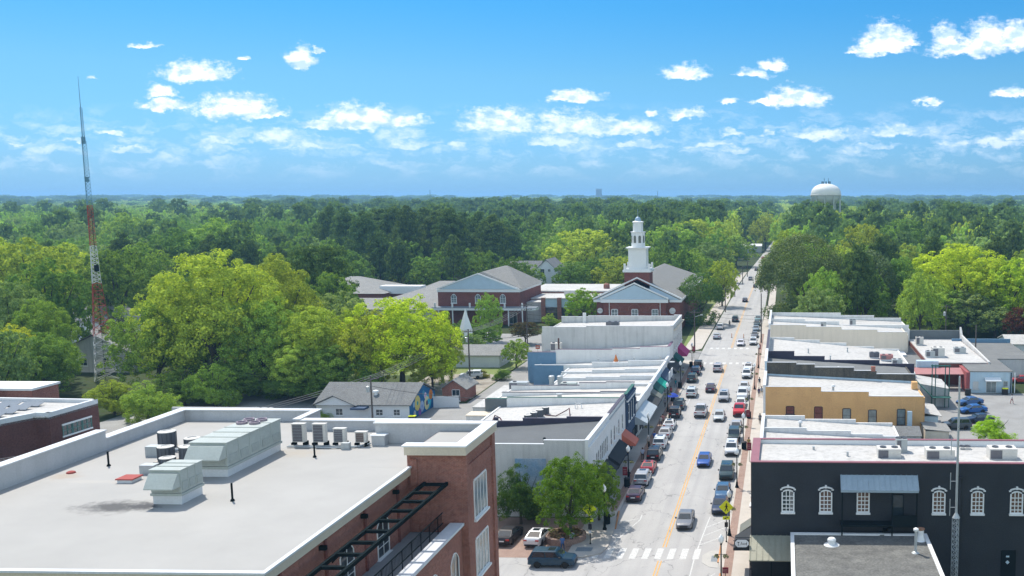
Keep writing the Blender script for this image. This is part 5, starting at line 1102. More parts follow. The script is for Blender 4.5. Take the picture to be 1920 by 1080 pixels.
b = MB(); b.box(-125, -103.4, 131, 136, 0, 10.3); lb2 = thing('rear_brick_block', 'red brick block with white roof behind the solar roof at the left edge', 'building', (-104, 134, 0)); b.build('wall', m_brick, lb2)
MB().box(-125, -103.2, 130.8, 136.2, 10.3, 10.6).build('roof', m_trim, lb2); MB().box(-125, -108.0, 129.5, 131, 0, 11.0).build('chimney_block', m_brick, lb2)
an = thing('low_white_roof', 'low white flat roof between the dark brick building and the near roof', 'building', (-85, 135, 0))
MB().box(-91.0, -76, 122, 142, 0, 4.6).build('wall', m_brickd, an); MB().box(-91.1, -75.9, 121.9, 142.1, 4.6, 4.9).build('roof', m_roofwhite, an); MB().box(-91.1, -75.9, 142.1, 142.5, 4.6, 5.6).build('parapet', m_parin, an)

# ---------------------------------------------------------------- lattice mast on the left
mt = thing('lattice_mast', 'tall red and white lattice radio mast rising above the trees on the left', 'radio mast', (-137.3, 193, 0))
def lattice(b, cx_, cy_, z0, z1, w0, w1, n, r=.06, three=True):
    def corners(z):
        w_ = w0 + (w1 - w0) * (z - z0) / (z1 - z0); return [(cx_ + w_ * .577 * math.cos(R(a)), cy_ + w_ * .577 * math.sin(R(a)), z) for a in (-90, 30, 150)] if three else [(cx_ - w_ / 2, cy_ - w_ / 2, z), (cx_ + w_ / 2, cy_ - w_ / 2, z), (cx_ + w_ / 2, cy_ + w_ / 2, z), (cx_ - w_ / 2, cy_ + w_ / 2, z)]
    zs = [z0 + (z1 - z0) * i / n for i in range(n + 1)]
    for za, zb_ in zip(zs, zs[1:]):
        A, B = corners(za), corners(zb_); k_ = len(A)
        for i in range(k_):
            j = (i + 1) % k_
            b.tube([A[i], B[i]], r, 4, caps=False); b.tube([A[i], B[j]], r * .7, 4, caps=False); b.tube([A[j], B[i]], r * .7, 4, caps=False); b.tube([B[i], B[j]], r * .6, 4, caps=False)
m_mred = M('mast_red', (.42, .07, .05), vs=2, rough=.5); m_mwhite = M('mast_white', (.68, .68, .68), vs=2, rough=.5); m_mgrey = M('mast_steel_blue', (.14, .30, .42), vs=2, rough=.5)
for (z0, z1, w0, w1, n, m_) in [(0, 9.0, 4.6, 3.4, 5, m_mwhite), (9.0, 19.5, 3.4, 1.7, 7, m_mred), (19.5, 27.0, 1.7, 1.2, 9, m_mwhite), (27.0, 35.0, 1.2, 1.0, 11, m_mred), (35.0, 47.5, 1.0, .8, 18, m_mgrey), (47.5, 54, .5, .4, 12, m_mgrey)]:
    b = MB(); lattice(b, -137.3, 193, z0, z1, w0, w1, n, .055 if z1 < 28 else .04); b.build('lattice_section', m_, mt)
b = MB(); b.tube([(-137.3, 193, 54), (-137.3, 193, 60)], [.07, .03], 6); b.box(-137.6, -137.0, 192.8, 193.2, 47.0, 48.4); b.box(-137.6, -137.0, 192.8, 193.2, 39.6, 40.6); b.build('antenna', m_mgrey, mt)
b = MB(); b.box(-136.9, -136.3, 192.4, 193, 22, 23.2); b.tube([(-136.9, 193, 0), (-136.9, 193, 34)], .04, 5); b.build('feed_line', m_steel, mt)
# slim guyed mast beside the black building
sm = thing('lattice_mast', 'slim grey lattice mast standing against the black building at the right', 'antenna mast', (16.3, 89.5, 0))
b = MB(); lattice(b, 16.2, 89.3, 0, 7.2, .62, .62, 14, .035); b.build('lattice_section', m_galv, sm)
b = MB(); b.lathe([(.38, 7.2), (.12, 7.7), (.11, 14), (.09, 20.5), (.04, 20.6)], 16.2, 89.3, 8)
for z in (10.7, 14.0, 8.2): b.tube([(16.2, 89.3, z), (15.6, 89.3, z)], .03, 4); b.tube([(15.6, 89.3, z - .8), (15.6, 89.3, z + .8)], .04, 5)
b.build('antenna', m_galv, sm)

# ---------------------------------------------------------------- water tower, cooling tower, far masts
wt = thing('water_tower', 'white spheroid water tower on many legs near the horizon', 'water tower', (29, 680, 0))
m_tank = M('tank_white', (.70, .70, .68), vs=.15, rough=.6); m_tanku = M('tank_grey_green', (.40, .44, .42), vs=.15, rough=.7)
prof = [(.01, 44.9)] + [(10.3 * math.sin(R(a)), 37.2 + 7.7 * math.cos(R(a)) ** .8) for a in range(12, 90, 8)] + [(10.35, 37.2)]
MB().lathe(prof[::-1], 29.2, 680, 32).build('tank_dome', m_tank, wt, smooth=True)
MB().lathe([(10.9, 36.9), (10.9, 37.2), (10.3, 37.25)], 29.2, 680, 32).build('balcony', m_tank, wt)
MB().lathe([(.6, 30.2), (4, 30.4), (7, 31.6), (9.2, 33.6), (10.2, 36.9)], 29.2, 680, 32).build('tank_bowl', m_tanku, wt, smooth=True)
MB().lathe([(1.6, 0), (1.5, 30.4)], 29.2, 680, 12).build('riser', m_tanku, wt)
for k in range(10):
    a = 2 * math.pi * k / 10 + .2; MB().tube([(29.2 + 10.6 * math.cos(a), 680 + 10.6 * math.sin(a), 0), (29.2 + 10.1 * math.cos(a), 680 + 10.1 * math.sin(a), 36.8)], .45, 8).build('leg', m_tanku, wt)
b = MB()
for k in range(8): a = 2 * math.pi * k / 8; b.box(29.2 + 2.8 * math.cos(a) - .25, 29.2 + 2.8 * math.cos(a) + .25, 680 + 2.8 * math.sin(a) - .2, 680 + 2.8 * math.sin(a) + .2, 44.6, 46.3)
b.tube([(28, 680, 45), (28, 680, 48.6)], .12, 5); b.tube([(30.8, 680, 45), (30.8, 680, 48.4)], .12, 5); b.build('antenna_cluster', m_steel, wt)
ct = thing('cooling_tower', 'hyperbolic cooling tower on the far horizon', 'cooling tower', (-837, 4500, 0))
MB().lathe([(20, -1), (17.5, 16), (15, 34), (13.3, 48), (13.3, 58), (14.2, 66)], -837, 4500, 28).build('shell', M('cooling_tower_concrete', (.16, .18, .20), vs=.01), ct, smooth=True)
for i, (px_, top, dist_) in enumerate([(806, 356, 3600), (1233, 358, 3900)]):
    u, v_ = pix_uv(px_, top); X_ = u * dist_; Z_ = CAM_H + v_ * dist_
    fm = thing('far_mast', 'thin mast on the horizon ' + ('left of the cooling tower' if i == 0 else 'right of the cooling tower'), 'mast', (X_, dist_, 0), 'thin masts on the horizon')
    b = MB(); b.tube([(X_, dist_, 0), (X_, dist_, Z_)], [1.6, .9], 5); b.build('shaft', m_steel, fm)

# ---------------------------------------------------------------- utility poles and wires
def pole(x, y, hgt, label, arms=1, transformer=False, ang=0, lamp=False, zb=0):
    r = thing('utility_pole', label, 'utility pole', (x, y, 0), 'wooden utility poles')
    MB().tube([(x, y, 0), (x, y, hgt)], [.17, .12], 8).build('shaft', m_wood, r)
    for i in range(arms):
        b = MB(Matrix.Translation((x, y, hgt - .5 - i * 1.1)) @ Matrix.Rotation(ang, 4, 'Z')); b.box(-1.2, 1.2, -.07, .07, -.06, .06)
        for xx in (-1.1, -.4, .4, 1.1): b.lathe([(.05, .06), (.07, .15), (.03, .25)], xx, 0, 6)
        b.build('crossarm', m_wood, r)
    if transformer: MB().lathe([(.3, hgt - 2.6), (.32, hgt - 1.7), (.1, hgt - 1.6)], x - .4, y - .25, 10).build('transformer', m_galv, r)
    if lamp: b = MB(); b.tube([(x, y, hgt - 1.5), (x + 1.6, y, hgt - 1.0)], .05, 5); b.box(x + 1.4, x + 2.0, y - .15, y + .15, hgt - 1.1, hgt - .9); b.build('lamp_arm', m_galv, r)
    return r
PO = {}
for key, x, y, hgt, lbl, arms, tr, la in [('a', -66.2, 154.5, 8.2, 'utility pole standing in front of the mural house roof', 1, 1, 0), ('b', -65.6, 191.2, 9.9, 'left of the two utility poles beside the yellow green trees', 1, 0, 0),
        ('c', -63.2, 194.9, 10.3, 'utility pole with transformer next to the police car', 1, 1, 0), ('d', -59.0, 224.2, 12.4, 'utility pole behind the blue rear wall of the left row', 2, 0, 0),
        ('e', -20.9, 231.4, 9.9, 'utility pole with street light at the far end of the left row', 1, 0, 1), ('f', -18.3, 312, 7.8, 'utility pole on the far left pavement, nearest the round dark tree', 1, 0, 0),
        ('g', -5.4, 246, 12.6, 'tall utility pole on the right kerb past the last shops', 0, 0, 0), ('h', -5.0, 328, 10.5, 'second tall utility pole on the right kerb, farther up the street', 0, 0, 0),
        ('i', 38.5, 232, 11.4, 'utility pole with transformers among trees behind the tan building', 1, 1, 0), ('j', 41.5, 211, 9.4, 'utility pole beside the pale grey building by the parking lot', 0, 0, 0),
        ('k', -17.6, 360, 7.5, 'third utility pole on the far left pavement', 1, 0, 0), ('l', -16.8, 410, 7.5, 'fourth utility pole on the far left pavement', 1, 0, 0), ('m', -16.2, 450, 7.5, 'fifth utility pole on the far left pavement', 1, 0, 0)]:
    PO[key] = (x, y, hgt); pole(x, y, hgt, lbl, arms, bool(tr), R(20) if key in 'abcd' else 0, bool(la))
m_wire = M('wire_grey', (.30, .28, .27), rough=.5, vs=5); m_wired = M('wire_dark', (.05, .05, .05), rough=.5, vs=5)
def wire(p, q_, sag, r, m_, label):
    pts = [(p[0] + (q_[0] - p[0]) * t, p[1] + (q_[1] - p[1]) * t, p[2] + (q_[2] - p[2]) * t - sag * 4 * t * (1 - t)) for t in [i / 14 for i in range(15)]]
    o = MB().tube(pts, r, 4, caps=False).build('overhead_wire', m_, loc=p); tag(o, label, 'wire', 'overhead wires'); return o
def top(k, dz=-.3, dx=0): x, y, hh_ = PO[k]; return (x + dx, y, hh_ + dz)
for a_, b_, lab in (('a', 'b', 'between the mural house pole and the tree side pole'), ('c', 'd', 'between the transformer pole and the pole behind the blue wall')):
    for i, dx in enumerate((-1.1, -.4, .4, 1.1)): wire(top(a_, -.3, dx), top(b_, -.3, dx), .9, .03, m_wire, ['leftmost', 'second', 'third', 'rightmost'][i] + ' overhead wire ' + lab)
for i, dx in enumerate((-.5, .6)): wire(top('b', -.3, dx), top('c', -.3, dx), .1, .03, m_wire, ['left', 'right'][i] + ' short overhead wire joining the two poles beside the yellow green trees')
for i, dx in enumerate((-1.1, 0, 1.1)): wire((-86 + dx, 100, 8.6), top('a', -.3, dx), 1.2, .03, m_wire, ['left', 'middle', 'right'][i] + ' overhead wire passing over the mural house toward the near roof')
for i, (dz, yy_) in enumerate(((-.3, 0), (-1.5, 0), (-2.6, 0), (-3.6, 0))):
    wire(top('d', dz), top('e', dz * .6), .8, .03, m_wired, ['topmost', 'second', 'third', 'lowest'][i] + ' overhead wire crossing in front of the church')
for i, dz in enumerate((-.4, -1.3)): wire(top('e', dz), (41.5, 235, 9.3 + dz), 1.0, .03, m_wired, ['upper', 'lower'][i] + ' overhead wire crossing the street behind the tan building')
for i, dx in enumerate((-1, 1)):
    for a_, b_ in (('e', 'f'), ('f', 'k'), ('k', 'l'), ('l', 'm')): wire(top(a_, -.4, dx), top(b_, -.4, dx), .8, .025, m_wired, ['left', 'right'][i] + ' overhead wire on the far left pavement, span ' + dict(ef='nearest the church', fk='beside the round dark tree', kl='farther up the street', lm='farthest up the street')[a_ + b_])
wire((-66, 154.5, 6.5), (-40.5, 150, 5.5), .6, .04, m_wired, 'service wire from the mural house pole to the shop row')
wire((-63, 195, 8.5), (-49.2, 199, 8.8), .4, .04, m_wired, 'service wire from the transformer pole to the tall pale building')
# ---------------------------------------------------------------- cars
def paint_material():
    m = bpy.data.materials.new('car_paint'); m.use_nodes = True; t = NT(m.node_tree)
    oi = t.n('ShaderNodeObjectInfo'); P = t.n('ShaderNodeNewGeometry').outputs['Position']
    c_ = t.mix(t.n('ShaderNodeMapRange', {0: t.noise(P, 2.0, 3), 1: .4, 2: .7, 3: 0.0, 4: .12}).outputs[0], oi.outputs['Color'], (.12, .11, .10, 1))
    b = t.n('ShaderNodeBsdfPrincipled', {'Base Color': c_, 'Roughness': 0.38, 'Metallic': 0.15, 'Specular IOR Level': 0.3, 'Coat Weight': 0.3, 'Coat Roughness': 0.06})
    t.n('ShaderNodeOutputMaterial', {0: b.outputs[0]}); return m
m_paintc = paint_material()
m_carglass = M('car_glass', (.02, .028, .034), rough=.04, spec=1.0, var=0, fine=0)
m_tyre = M('tyre', (.02, .02, .02), rough=.9, var=0); m_rim = M('rim', (.35, .35, .36), rough=.3, metal=.8, var=0, fine=0)
m_head = M('headlight_lens', (.62, .64, .66), rough=.1, spec=.9, var=0, fine=0); m_tail = M('taillight_lens', (.35, .01, .012), rough=.15, spec=.8, var=0, fine=0)
m_plastic = M('black_plastic', (.022, .022, .024), rough=.6, var=0)
def car_parts(kind):
    """local: +y is the front, z = 0 the road"""
    r = thing('car_' + kind, '', 'car')
    d = dict(sedan=(4.8, .92, 1.46, .30, .90, .98), suv=(4.7, .95, 1.72, .36, 1.08, 1.12), pickup=(5.7, 1.0, 1.90, .45, 1.20, 1.25), coupe=(4.7, .93, 1.42, .28, .86, .96), jeep=(4.3, .93, 1.85, .48, 1.15, 1.12))[kind]
    Ln, wd, ht, zl, zh, zt = d; h = Ln / 2
    wf, wr = h - .95, -h + .98; ar = .40
    prof = {  # y, half width factor, belt height
        'sedan': [(-h, .80, .82), (-h + .12, .93, .97), (-h + .75, 1, 1.0), (0, 1, .96), (h - 1.15, 1, .90), (h - .35, .95, .80), (h - .06, .84, .66), (h, .74, .58)],
        'suv': [(-h, .84, 1.0), (-h + .1, .94, 1.10), (-h + .7, 1, 1.12), (0, 1, 1.08), (h - 1.1, 1, 1.05), (h - .28, .95, .98), (h - .06, .86, .82), (h, .78, .70)],
        'pickup': [(-h, .92, 1.22), (-h + .08, .97, 1.25), (-h + .8, 1, 1.25), (0, 1, 1.24), (h - 1.3, 1, 1.22), (h - .22, .96, 1.16), (h - .05, .92, 1.05), (h, .88, .9)],
        'coupe': [(-h, .80, .86), (-h + .12, .92, 1.02), (-h + .7, 1, 1.0), (0, 1, .93), (h - 1.1, 1, .86), (h - .35, .94, .76), (h - .06, .82, .62), (h, .70, .54)],
        'jeep': [(-h, .92, 1.10), (-h + .05, .96, 1.14), (-h + .7, .97, 1.14), (0, .95, 1.14), (h - 1.2, .90, 1.13), (h - .2, .84, 1.10), (h - .06, .82, 1.02), (h, .8, .9)]}[kind]
    ysx = sorted(set([p[0] for p in prof] + [wf - ar - .04, wf - ar + .04, wf + ar - .04, wf + ar + .04, wr - ar - .04, wr - ar + .04, wr + ar - .04, wr + ar + .04, wf, wr]))
    vs = []; rings = 0
    for y in ysx:
        for (a, b_) in zip(prof, prof[1:]):
            if a[0] <= y <= b_[0]: t = (y - a[0]) / (b_[0] - a[0]); k = a[1] + (b_[1] - a[1]) * t; zb_ = a[2] + (b_[2] - a[2]) * t; break
        w_ = wd * k; dw = min(abs(y - wf), abs(y - wr)); lo = zl
        if dw < ar: lo = .36 + math.sqrt(max(0, ar * ar - dw * dw)) * .95
        lo = min(lo, zb_ - .1)
        half = [(0, zl), (w_ * .80, zl), (w_ * .82, max(zl, lo)), (w_ * .985, lo), (w_ * 1.0, max(lo + .02, zb_ * .55)), (w_ * .985, zb_ - .10), (w_ * .91, zb_), (w_ * .5, zb_ + .025), (0, zb_ + .035)]
        ring = half + [(-x, z) for x, z in half[-2:0:-1]]
        vs += [(x, y, z) for x, z in ring]; rings += 1; n = len(ring)
    b = MB(); fs = []
    for i in range(rings - 1):
        for k_ in range(n): fs.append((i * n + k_, i * n + (k_ + 1) % n, (i + 1) * n + (k_ + 1) % n, (i + 1) * n + k_))
    fs = [f[::-1] for f in fs]
    fs += [tuple(range(n)), tuple(range((rings - 1) * n, rings * n))[::-1]]
    b._add(vs, fs, 0)
    # cabin: y of rear base, rear top, front top, front base, roof half width
    cab = dict(sedan=(-h + .62, -h + 1.35, .35, 1.15, .70), suv=(-h + .12, -h + .42, .55, 1.25, .76), pickup=(-h + 2.15, -h + 2.3, .65, 1.35, .78), coupe=(-h + .45, -h + 1.6, .25, 1.25, .66), jeep=(-h + .08, -h + .18, .45, .75, .80))[kind]
    yr0, yr1, yf1, yf0, rw = cab; zb_ = zt - .03; bw = wd * .91
    c0 = [(-bw, yr0, zb_), (bw, yr0, zb_), (bw, yf0, zb_ - .05), (-bw, yf0, zb_ - .05)]; c1 = [(-rw, yr1, ht - .06), (rw, yr1, ht - .06), (rw, yf1, ht - .06), (-rw, yf1, ht - .06)]
    b.hexa(c0 + c1, 0); b.hexa([(x, y, z) for x, y, z in c1] + [(x * .88, y + (.1 if y == yr1 else -.1), ht) for x, y, z in c1], 0)
    if kind == 'pickup':
        pass
    body = b.build('body', [m_paintc], r, smooth=False)
    body.data.shade_smooth() if False else None
    V = [Vector(p) for p in c0 + c1]
    def pane(name, q_, off, ins=(.07, .07, .10, .08), split=None):
        """quad q (bl, br, tr, tl) inset and moved out along its normal"""
        bl, br, tr, tl = q_; nrm = (br - bl).cross(tl - bl).normalized()
        def P(u, v): a_ = bl.lerp(br, u); c_ = tl.lerp(tr, u); return a_.lerp(c_, v) + nrm * off
        bb = MB(); segs = split or [(ins[0], 1 - ins[1])]
        for (u0, u1) in segs: bb.poly([P(u0, ins[2]), P(u1, ins[2]), P(u1, 1 - ins[3]), P(u0, 1 - ins[3])])
        return bb.build(name, m_carglass, r)
    pane('windshield', (V[2], V[3], V[7], V[6]), .012); pane('rear_window', (V[0], V[1], V[5], V[4]), .012)
    pane('side_window', (V[1], V[2], V[6], V[5]), .012, split=[(.08, .47), (.51, .90)]); pane('side_window', (V[3], V[0], V[4], V[7]), .012, split=[(.10, .49), (.53, .92)])
    if kind in ('suv', 'coupe'):
        bb = MB(); bb.box(-rw * .55, rw * .55, yf1 - .95, yf1 - .25, ht + .002, ht + .012); bb.build('sunroof', m_carglass, r)
    if kind == 'pickup':
        bb = MB(); bb.box(-.82, .82, -h + .12, -h + 2.05, zt - .02 + .03, zt + .035); bb.build('truck_bed', m_plastic, r)
    for x in (-1, 1):
        for y in (wf, wr):
            M4 = Matrix.Translation((x * (wd - .12), y, .35)) @ Matrix.Rotation(R(90) * x, 4, 'Y')
            wr_ = .35 if kind not in ('pickup', 'jeep') else .40
            if wr_ > .36: M4 = Matrix.Translation((x * (wd - .12), y, .40)) @ Matrix.Rotation(R(90) * x, 4, 'Y')
            bb = MB(M4); bb.lathe([(wr_ * .7, -.11), (wr_ * .97, -.11), (wr_, -.06), (wr_, .07), (wr_ * .97, .11), (wr_ * .68, .11)], 0, 0, 16)
            wo = bb.build('wheel', m_tyre, r)
            bb = MB(M4); bb.lathe([(wr_ * .66, .0), (wr_ * .66, .105), (wr_ * .5, .085), (wr_ * .15, .09)], 0, 0, 10); ro = bb.build('rim', m_rim, wo)
        yb = h - .10
        bb = MB(); zc = prof[-2][2] * .92; xx = wd * .62
        bb.hexa([(x * xx - .17, h - .36, zc - .10), (x * xx + .17, h - .42, zc - .10), (x * xx + .17, h - .13, zc - .10), (x * xx - .17, h - .04, zc - .10), (x * xx - .17, h - .36, zc + .06), (x * xx + .17, h - .42, zc + .06), (x * xx + .15, h - .15, zc + .05), (x * xx - .17, h - .07, zc + .05)] if x > 0 else
                [(x * xx - .17, h - .42, zc - .10), (x * xx + .17, h - .36, zc - .10), (x * xx + .17, h - .04, zc - .10), (x * xx - .17, h - .13, zc - .10), (x * xx - .17, h - .42, zc + .06), (x * xx + .17, h - .36, zc + .06), (x * xx + .17, h - .07, zc + .05), (x * xx - .15, h - .15, zc + .05)])
        bb.build('headlight', m_head, r)
        bb = MB(); zc = prof[1][2] * .84; bb.box(x * wd * .68 - .18, x * wd * .68 + .18, -h - .015, -h + .14, zc - .09, zc + .07); bb.build('taillight', m_tail, r)
        bb = MB(); bb.box(x * (wd + .08) - .09, x * (wd + .08) + .09, yf0 - .45, yf0 - .27, zb_ - .02, zb_ + .12); bb.build('mirror', m_plastic, r)
    bb = MB(); bb.box(-wd * .5, wd * .5, h - .03, h + .012, zl + .12, zl + .30); bb.build('grille', m_plastic, r)
    bb = MB(); bb.box(-.26, .26, -h - .02, -h + .02, zl + .30, zl + .43); bb.build('number_plate', m_head, r)
    bb = MB(); bb.box(-wd * .78, wd * .78, -h - .03, -h + .1, zl - .02, zl + .16); bb.build('bumper_trim', m_plastic, r); bb = MB(); bb.box(-wd * .74, wd * .74, h - .12, h + .02, zl - .02, zl + .10); bb.build('bumper_trim', m_plastic, r)
    index_kids(r)
    return r
PROTO = {}
CARLEN = dict(sedan=4.8, suv=4.7, pickup=5.7, coupe=4.7, jeep=4.3)
def ground_at(px, py, z=0.0):
    u, v_ = pix_uv(px, py); t = (z - CAM_H) / v_; return u * t, t
CARS = []
BLK = (.012, .011, .016); WHT = (.62, .63, .64); SIL = (.36, .37, .39); GRY = (.12, .13, .15); NVY = (.015, .03, .07); BLU = (.01, .07, .30); RED = (.33, .02, .025); DGR = (.03, .055, .06); PRP = (.035, .015, .04)
# left kerb, tails toward the camera: (photo row of the rear bumper, kind, colour, label)
for (py, kind, col_, lab) in [(944, 'sedan', PRP, 'dark plum sedan parked nearest on the left kerb'), (915, 'suv', SIL, 'silver SUV parked right ahead of the dark plum sedan'), (891.5, 'coupe', RED, 'red car parked on the left kerb between a silver and a black SUV'),
        (867, 'suv', BLK, 'black SUV parked ahead of the red car on the left kerb'), (845, 'suv', WHT, 'white roofed SUV parked ahead of the black SUV on the left'), (825, 'sedan', SIL, 'silver sedan parked on the left kerb behind a white coupe'),
        (808, 'coupe', WHT, 'white coupe with dark glass parked behind the black boxy jeep'), (786.5, 'jeep', BLK, 'boxy black jeep parked on the left kerb'), (770, 'suv', DGR, 'dark grey SUV parked ahead of the boxy black jeep'),
        (718.5, 'suv', (.02, .05, .05), 'dark teal SUV parked after the gap on the left kerb'), (705, 'suv', NVY, 'middle one of the three dark cars parked near the far crossing'), (694, 'jeep', BLK, 'black car parked last on the left before the far crossing')]:
    _, yb = ground_at(1250, py); CARS.append((kind, col_, XL + 1.22, yb + CARLEN[kind] / 2, 0, lab))
# right kerb, noses toward the camera
for (py, kind, col_, lab) in [(968, 'sedan', NVY, 'dark navy car parked nearest on the right kerb by the yellow walking sign'), (940, 'sedan', (.03, .10, .20), 'mid blue sedan parked behind the dark navy car on the right'), (903, 'suv', (.02, .05, .06), 'dark green SUV parked in front of the big white SUV on the right'),
        (857, 'suv', WHT, 'big white SUV with sunroof parked on the right kerb'), (832, 'jeep', DGR, 'boxy dark green car parked behind the big white SUV'), (813, 'sedan', SIL, 'silver blue sedan parked behind the red pickup on the right'),
        (783, 'pickup', (.50, .015, .03), 'bright red pickup parked on the right kerb'), (767, 'sedan', WHT, 'white sedan parked just beyond the red pickup'), (752, 'pickup', WHT, 'white pickup parked third beyond the red pickup'),
        (735, 'sedan', (.5, .52, .54), 'pale silver sedan parked right, between two white cars'), (711, 'suv', WHT, 'white SUV parked right, next to last before the far crossing'), (696, 'coupe', WHT, 'white car parked last on the right before the far crossing'),
        (648, 'suv', WHT, 'white SUV parked first beyond the far crossing on the right'), (634, 'sedan', GRY, 'grey car parked second beyond the far crossing on the right'), (622, 'sedan', (.2, .25, .3), 'blue grey car parked third beyond the far crossing on the right'),
        (612, 'sedan', DGR, 'dark car parked fourth beyond the far crossing on the right'), (603, 'sedan', (.15, .25, .26), 'teal grey car parked fifth beyond the far crossing on the right')]:
    _, yb = ground_at(1385, py); CARS.append((kind, col_, XR - 1.35, yb + CARLEN[kind] / 2, math.pi, lab))
# moving cars: (photo x, y of the near bumper, kind, colour, heading away?, label)
for (px_, py, kind, col_, away, lab) in [(1281.5, 996, 'sedan', (.16, .17, .19), 0, 'dark silver sedan driving toward the near crossing'), (1318, 878, 'sedan', BLU, 0, 'bright blue sedan driving toward the camera'),
        (1347, 792, 'sedan', (.42, .45, .46), 0, 'silver sedan driving toward the camera beside the red pickup'), (1356, 755, 'suv', SIL, 0, 'silver SUV driving toward the camera, farther up than the silver sedan'),
        (1311.5, 785, 'pickup', (.50, .50, .52), 1, 'silver pickup driving away in the left lane'), (1331, 737.5, 'sedan', PRP, 1, 'dark purple sedan driving away in the left lane'), (1295, 747, 'suv', (.55, .58, .58), 1, 'white SUV pulling out from the left kerb'),
        (1344.5, 699, 'suv', (.45, .42, .44), 1, 'silver SUV with red lamps driving up to the far crossing'), (1388, 650, 'sedan', (.55, .55, .60), 0, 'white car driving toward the far crossing between two orange posts'),
        (1343, 637, 'sedan', (.38, .42, .48), 1, 'silver car stopped at the left kerb just beyond the far crossing'), (1349.5, 619, 'suv', WHT, 1, 'white SUV driving away at the left beyond the far crossing'), (1378, 604.5, 'suv', DGR, 1, 'dark SUV driving away just beyond the white SUV'),
        (1396.5, 567, 'sedan', NVY, 1, 'dark navy car driving away, alone in mid street'), (1416, 539.5, 'sedan', (.03, .06, .08), 1, 'dark blue car beyond the lone navy car'), (1407, 526, 'suv', SIL, 1, 'silver car at the left kerb far up the street'),
        (1427, 517, 'sedan', (.2, .02, .04), 1, 'dark red car far up the street'), (1418, 508, 'sedan', BLK, 1, 'black car at the left kerb beyond the far silver car'), (1435, 503, 'suv', NVY, 0, 'dark car beyond the dark red car'),
        (1430.5, 486, 'sedan', RED, 1, 'red car near the top of the straight street'), (1453, 486, 'suv', (.3, .3, .42), 0, 'lilac grey car next to the far red car'), (1446, 512, 'sedan', BLK, 0, 'black car half hidden by the dark tree at right'),
        (1464, 445, 'suv', BLK, 1, 'dark car where the street disappears'), (1468, 441, 'sedan', WHT, 0, 'pale car where the street disappears')]:
    xg, yg = ground_at(px_, py); CARS.append((kind, col_, xg, yg + CARLEN[kind] / 2, 0 if away else math.pi, lab))
# side street, rear lots
for (px_, py, kind, col_, rz, lab) in [(944, 1026, 'sedan', BLK, R(-4), 'black car parked in the shade beside the bare side wall'), (999, 1028, 'coupe', (.66, .66, .68), R(-4), 'white coupe parked next to the brick planter'),
        (1033, 1066, 'suv', (.008, .04, .075), R(-90), 'blue hatchback crossing at the near corner'), (881, 711, 'suv', WHT, R(100), 'white and black police SUV parked on the gravel drive'),
        (911, 638, 'suv', WHT, R(160), 'police car parked in the lot behind the small trees'), (1795, 806, 'suv', (.07, .085, .10), R(95), 'grey SUV parked nearest in the right hand lot'),
        (1838, 794, 'sedan', NVY, R(100), 'navy car parked second in the right hand lot'), (1826, 776, 'sedan', (.01, .09, .30), R(104), 'bright blue car parked third in the right hand lot'), (1820, 761, 'sedan', (.03, .10, .26), R(108), 'blue car parked farthest in the right hand lot'),
        (1915, 706, 'sedan', WHT, R(90), 'white car at the right edge behind the small pale building'), (1917, 719, 'sedan', RED, R(90), 'dark red car at the right edge in front of the white one'), (822, 698, 'suv', (.02, .06, .2), R(100), 'dark blue vehicle under the yellow green trees')]:
    xg, yg = ground_at(px_, py); rr = abs(math.sin(rz)); off = CARLEN[kind] / 2 * (1 - rr) + .9 * rr
    CARS.append((kind, col_, xg, yg + off, rz, lab))
car_objs = []
for (kind, col_, x, y, rz, lab) in CARS:
    if kind not in PROTO: PROTO[kind] = car_parts(kind); first = True
    else: first = False
    p = PROTO[kind]
    if first: c = p
    else: c = copy_tree(p)
    car_objs.append((c, kind, col_, x, y, rz, lab))
    if first: c['first'] = 1
for (c, kind, col_, x, y, rz, lab) in car_objs:
    if 'first' in c.keys(): del c['first']
    place(c, x, y, 0.002, rz); tag(c, lab, 'pickup truck' if kind == 'pickup' else 'police car' if 'police' in lab else 'car', 'cars on the main street' if abs(x - XC) < 9 else 'cars off the main street')
    c.name = 'pickup_truck' if kind == 'pickup' else 'car'
    for ch in C.objects:
        if ch.parent == c and ch.name.startswith('body'): ch.color = (*col_, 1)

# ---------------------------------------------------------------- street lamps, bins, signs
m_globe = M('lamp_globe', (.80, .80, .78), rough=.3, var=0, fine=0); m_flower = M('flower_basket', (.16, .22, .06), col2=(.40, .35, .20), vs=6, fine=.3, fs=14)
def lamp_proto():
    r = thing('street_lamp', '', 'street lamp')
    MB().lathe([(.24, 0), (.24, .12), (.16, .3), (.12, .7), (.075, .8), (.06, 4.1), (.10, 4.15), (.10, 4.3)], 0, 0, 12).build('post', m_steel, r)
    MB().lathe([(.10, 4.3), (.22, 4.45), (.27, 4.7), (.20, 4.95), (.08, 5.05), (.02, 5.2)], 0, 0, 14).build('globe', m_globe, r, smooth=True)
    b = MB(); rr = random.Random(3)
    for s_ in (-1, 1):
        for k in range(60):
            th, ph = rr.uniform(0, 6.28), rr.uniform(-.4, 1.4); q_ = .26 * rr.uniform(.7, 1.1)
            c_ = Vector((s_ * .42 + q_ * math.cos(th) * math.cos(ph), q_ * math.sin(th) * math.cos(ph), 2.95 + q_ * .8 * math.sin(ph)))
            a_ = Vector((rr.uniform(-1, 1), rr.uniform(-1, 1), rr.uniform(-1, 1))).normalized() * .06; e_ = a_.cross(Vector((rr.uniform(-1, 1), rr.uniform(-1, 1), 1))).normalized() * .06
            b.poly([c_ - a_ - e_, c_ + a_ - e_, c_ + a_ + e_, c_ - a_ + e_])
    b.build('flower_basket', m_flower, r)
    b = MB(); b.tube([(-.6, 0, 3.2), (.6, 0, 3.2)], .025, 5); b.build('basket_arm', m_steel, r)
    index_kids(r); return r
lp = lamp_proto(); first = True
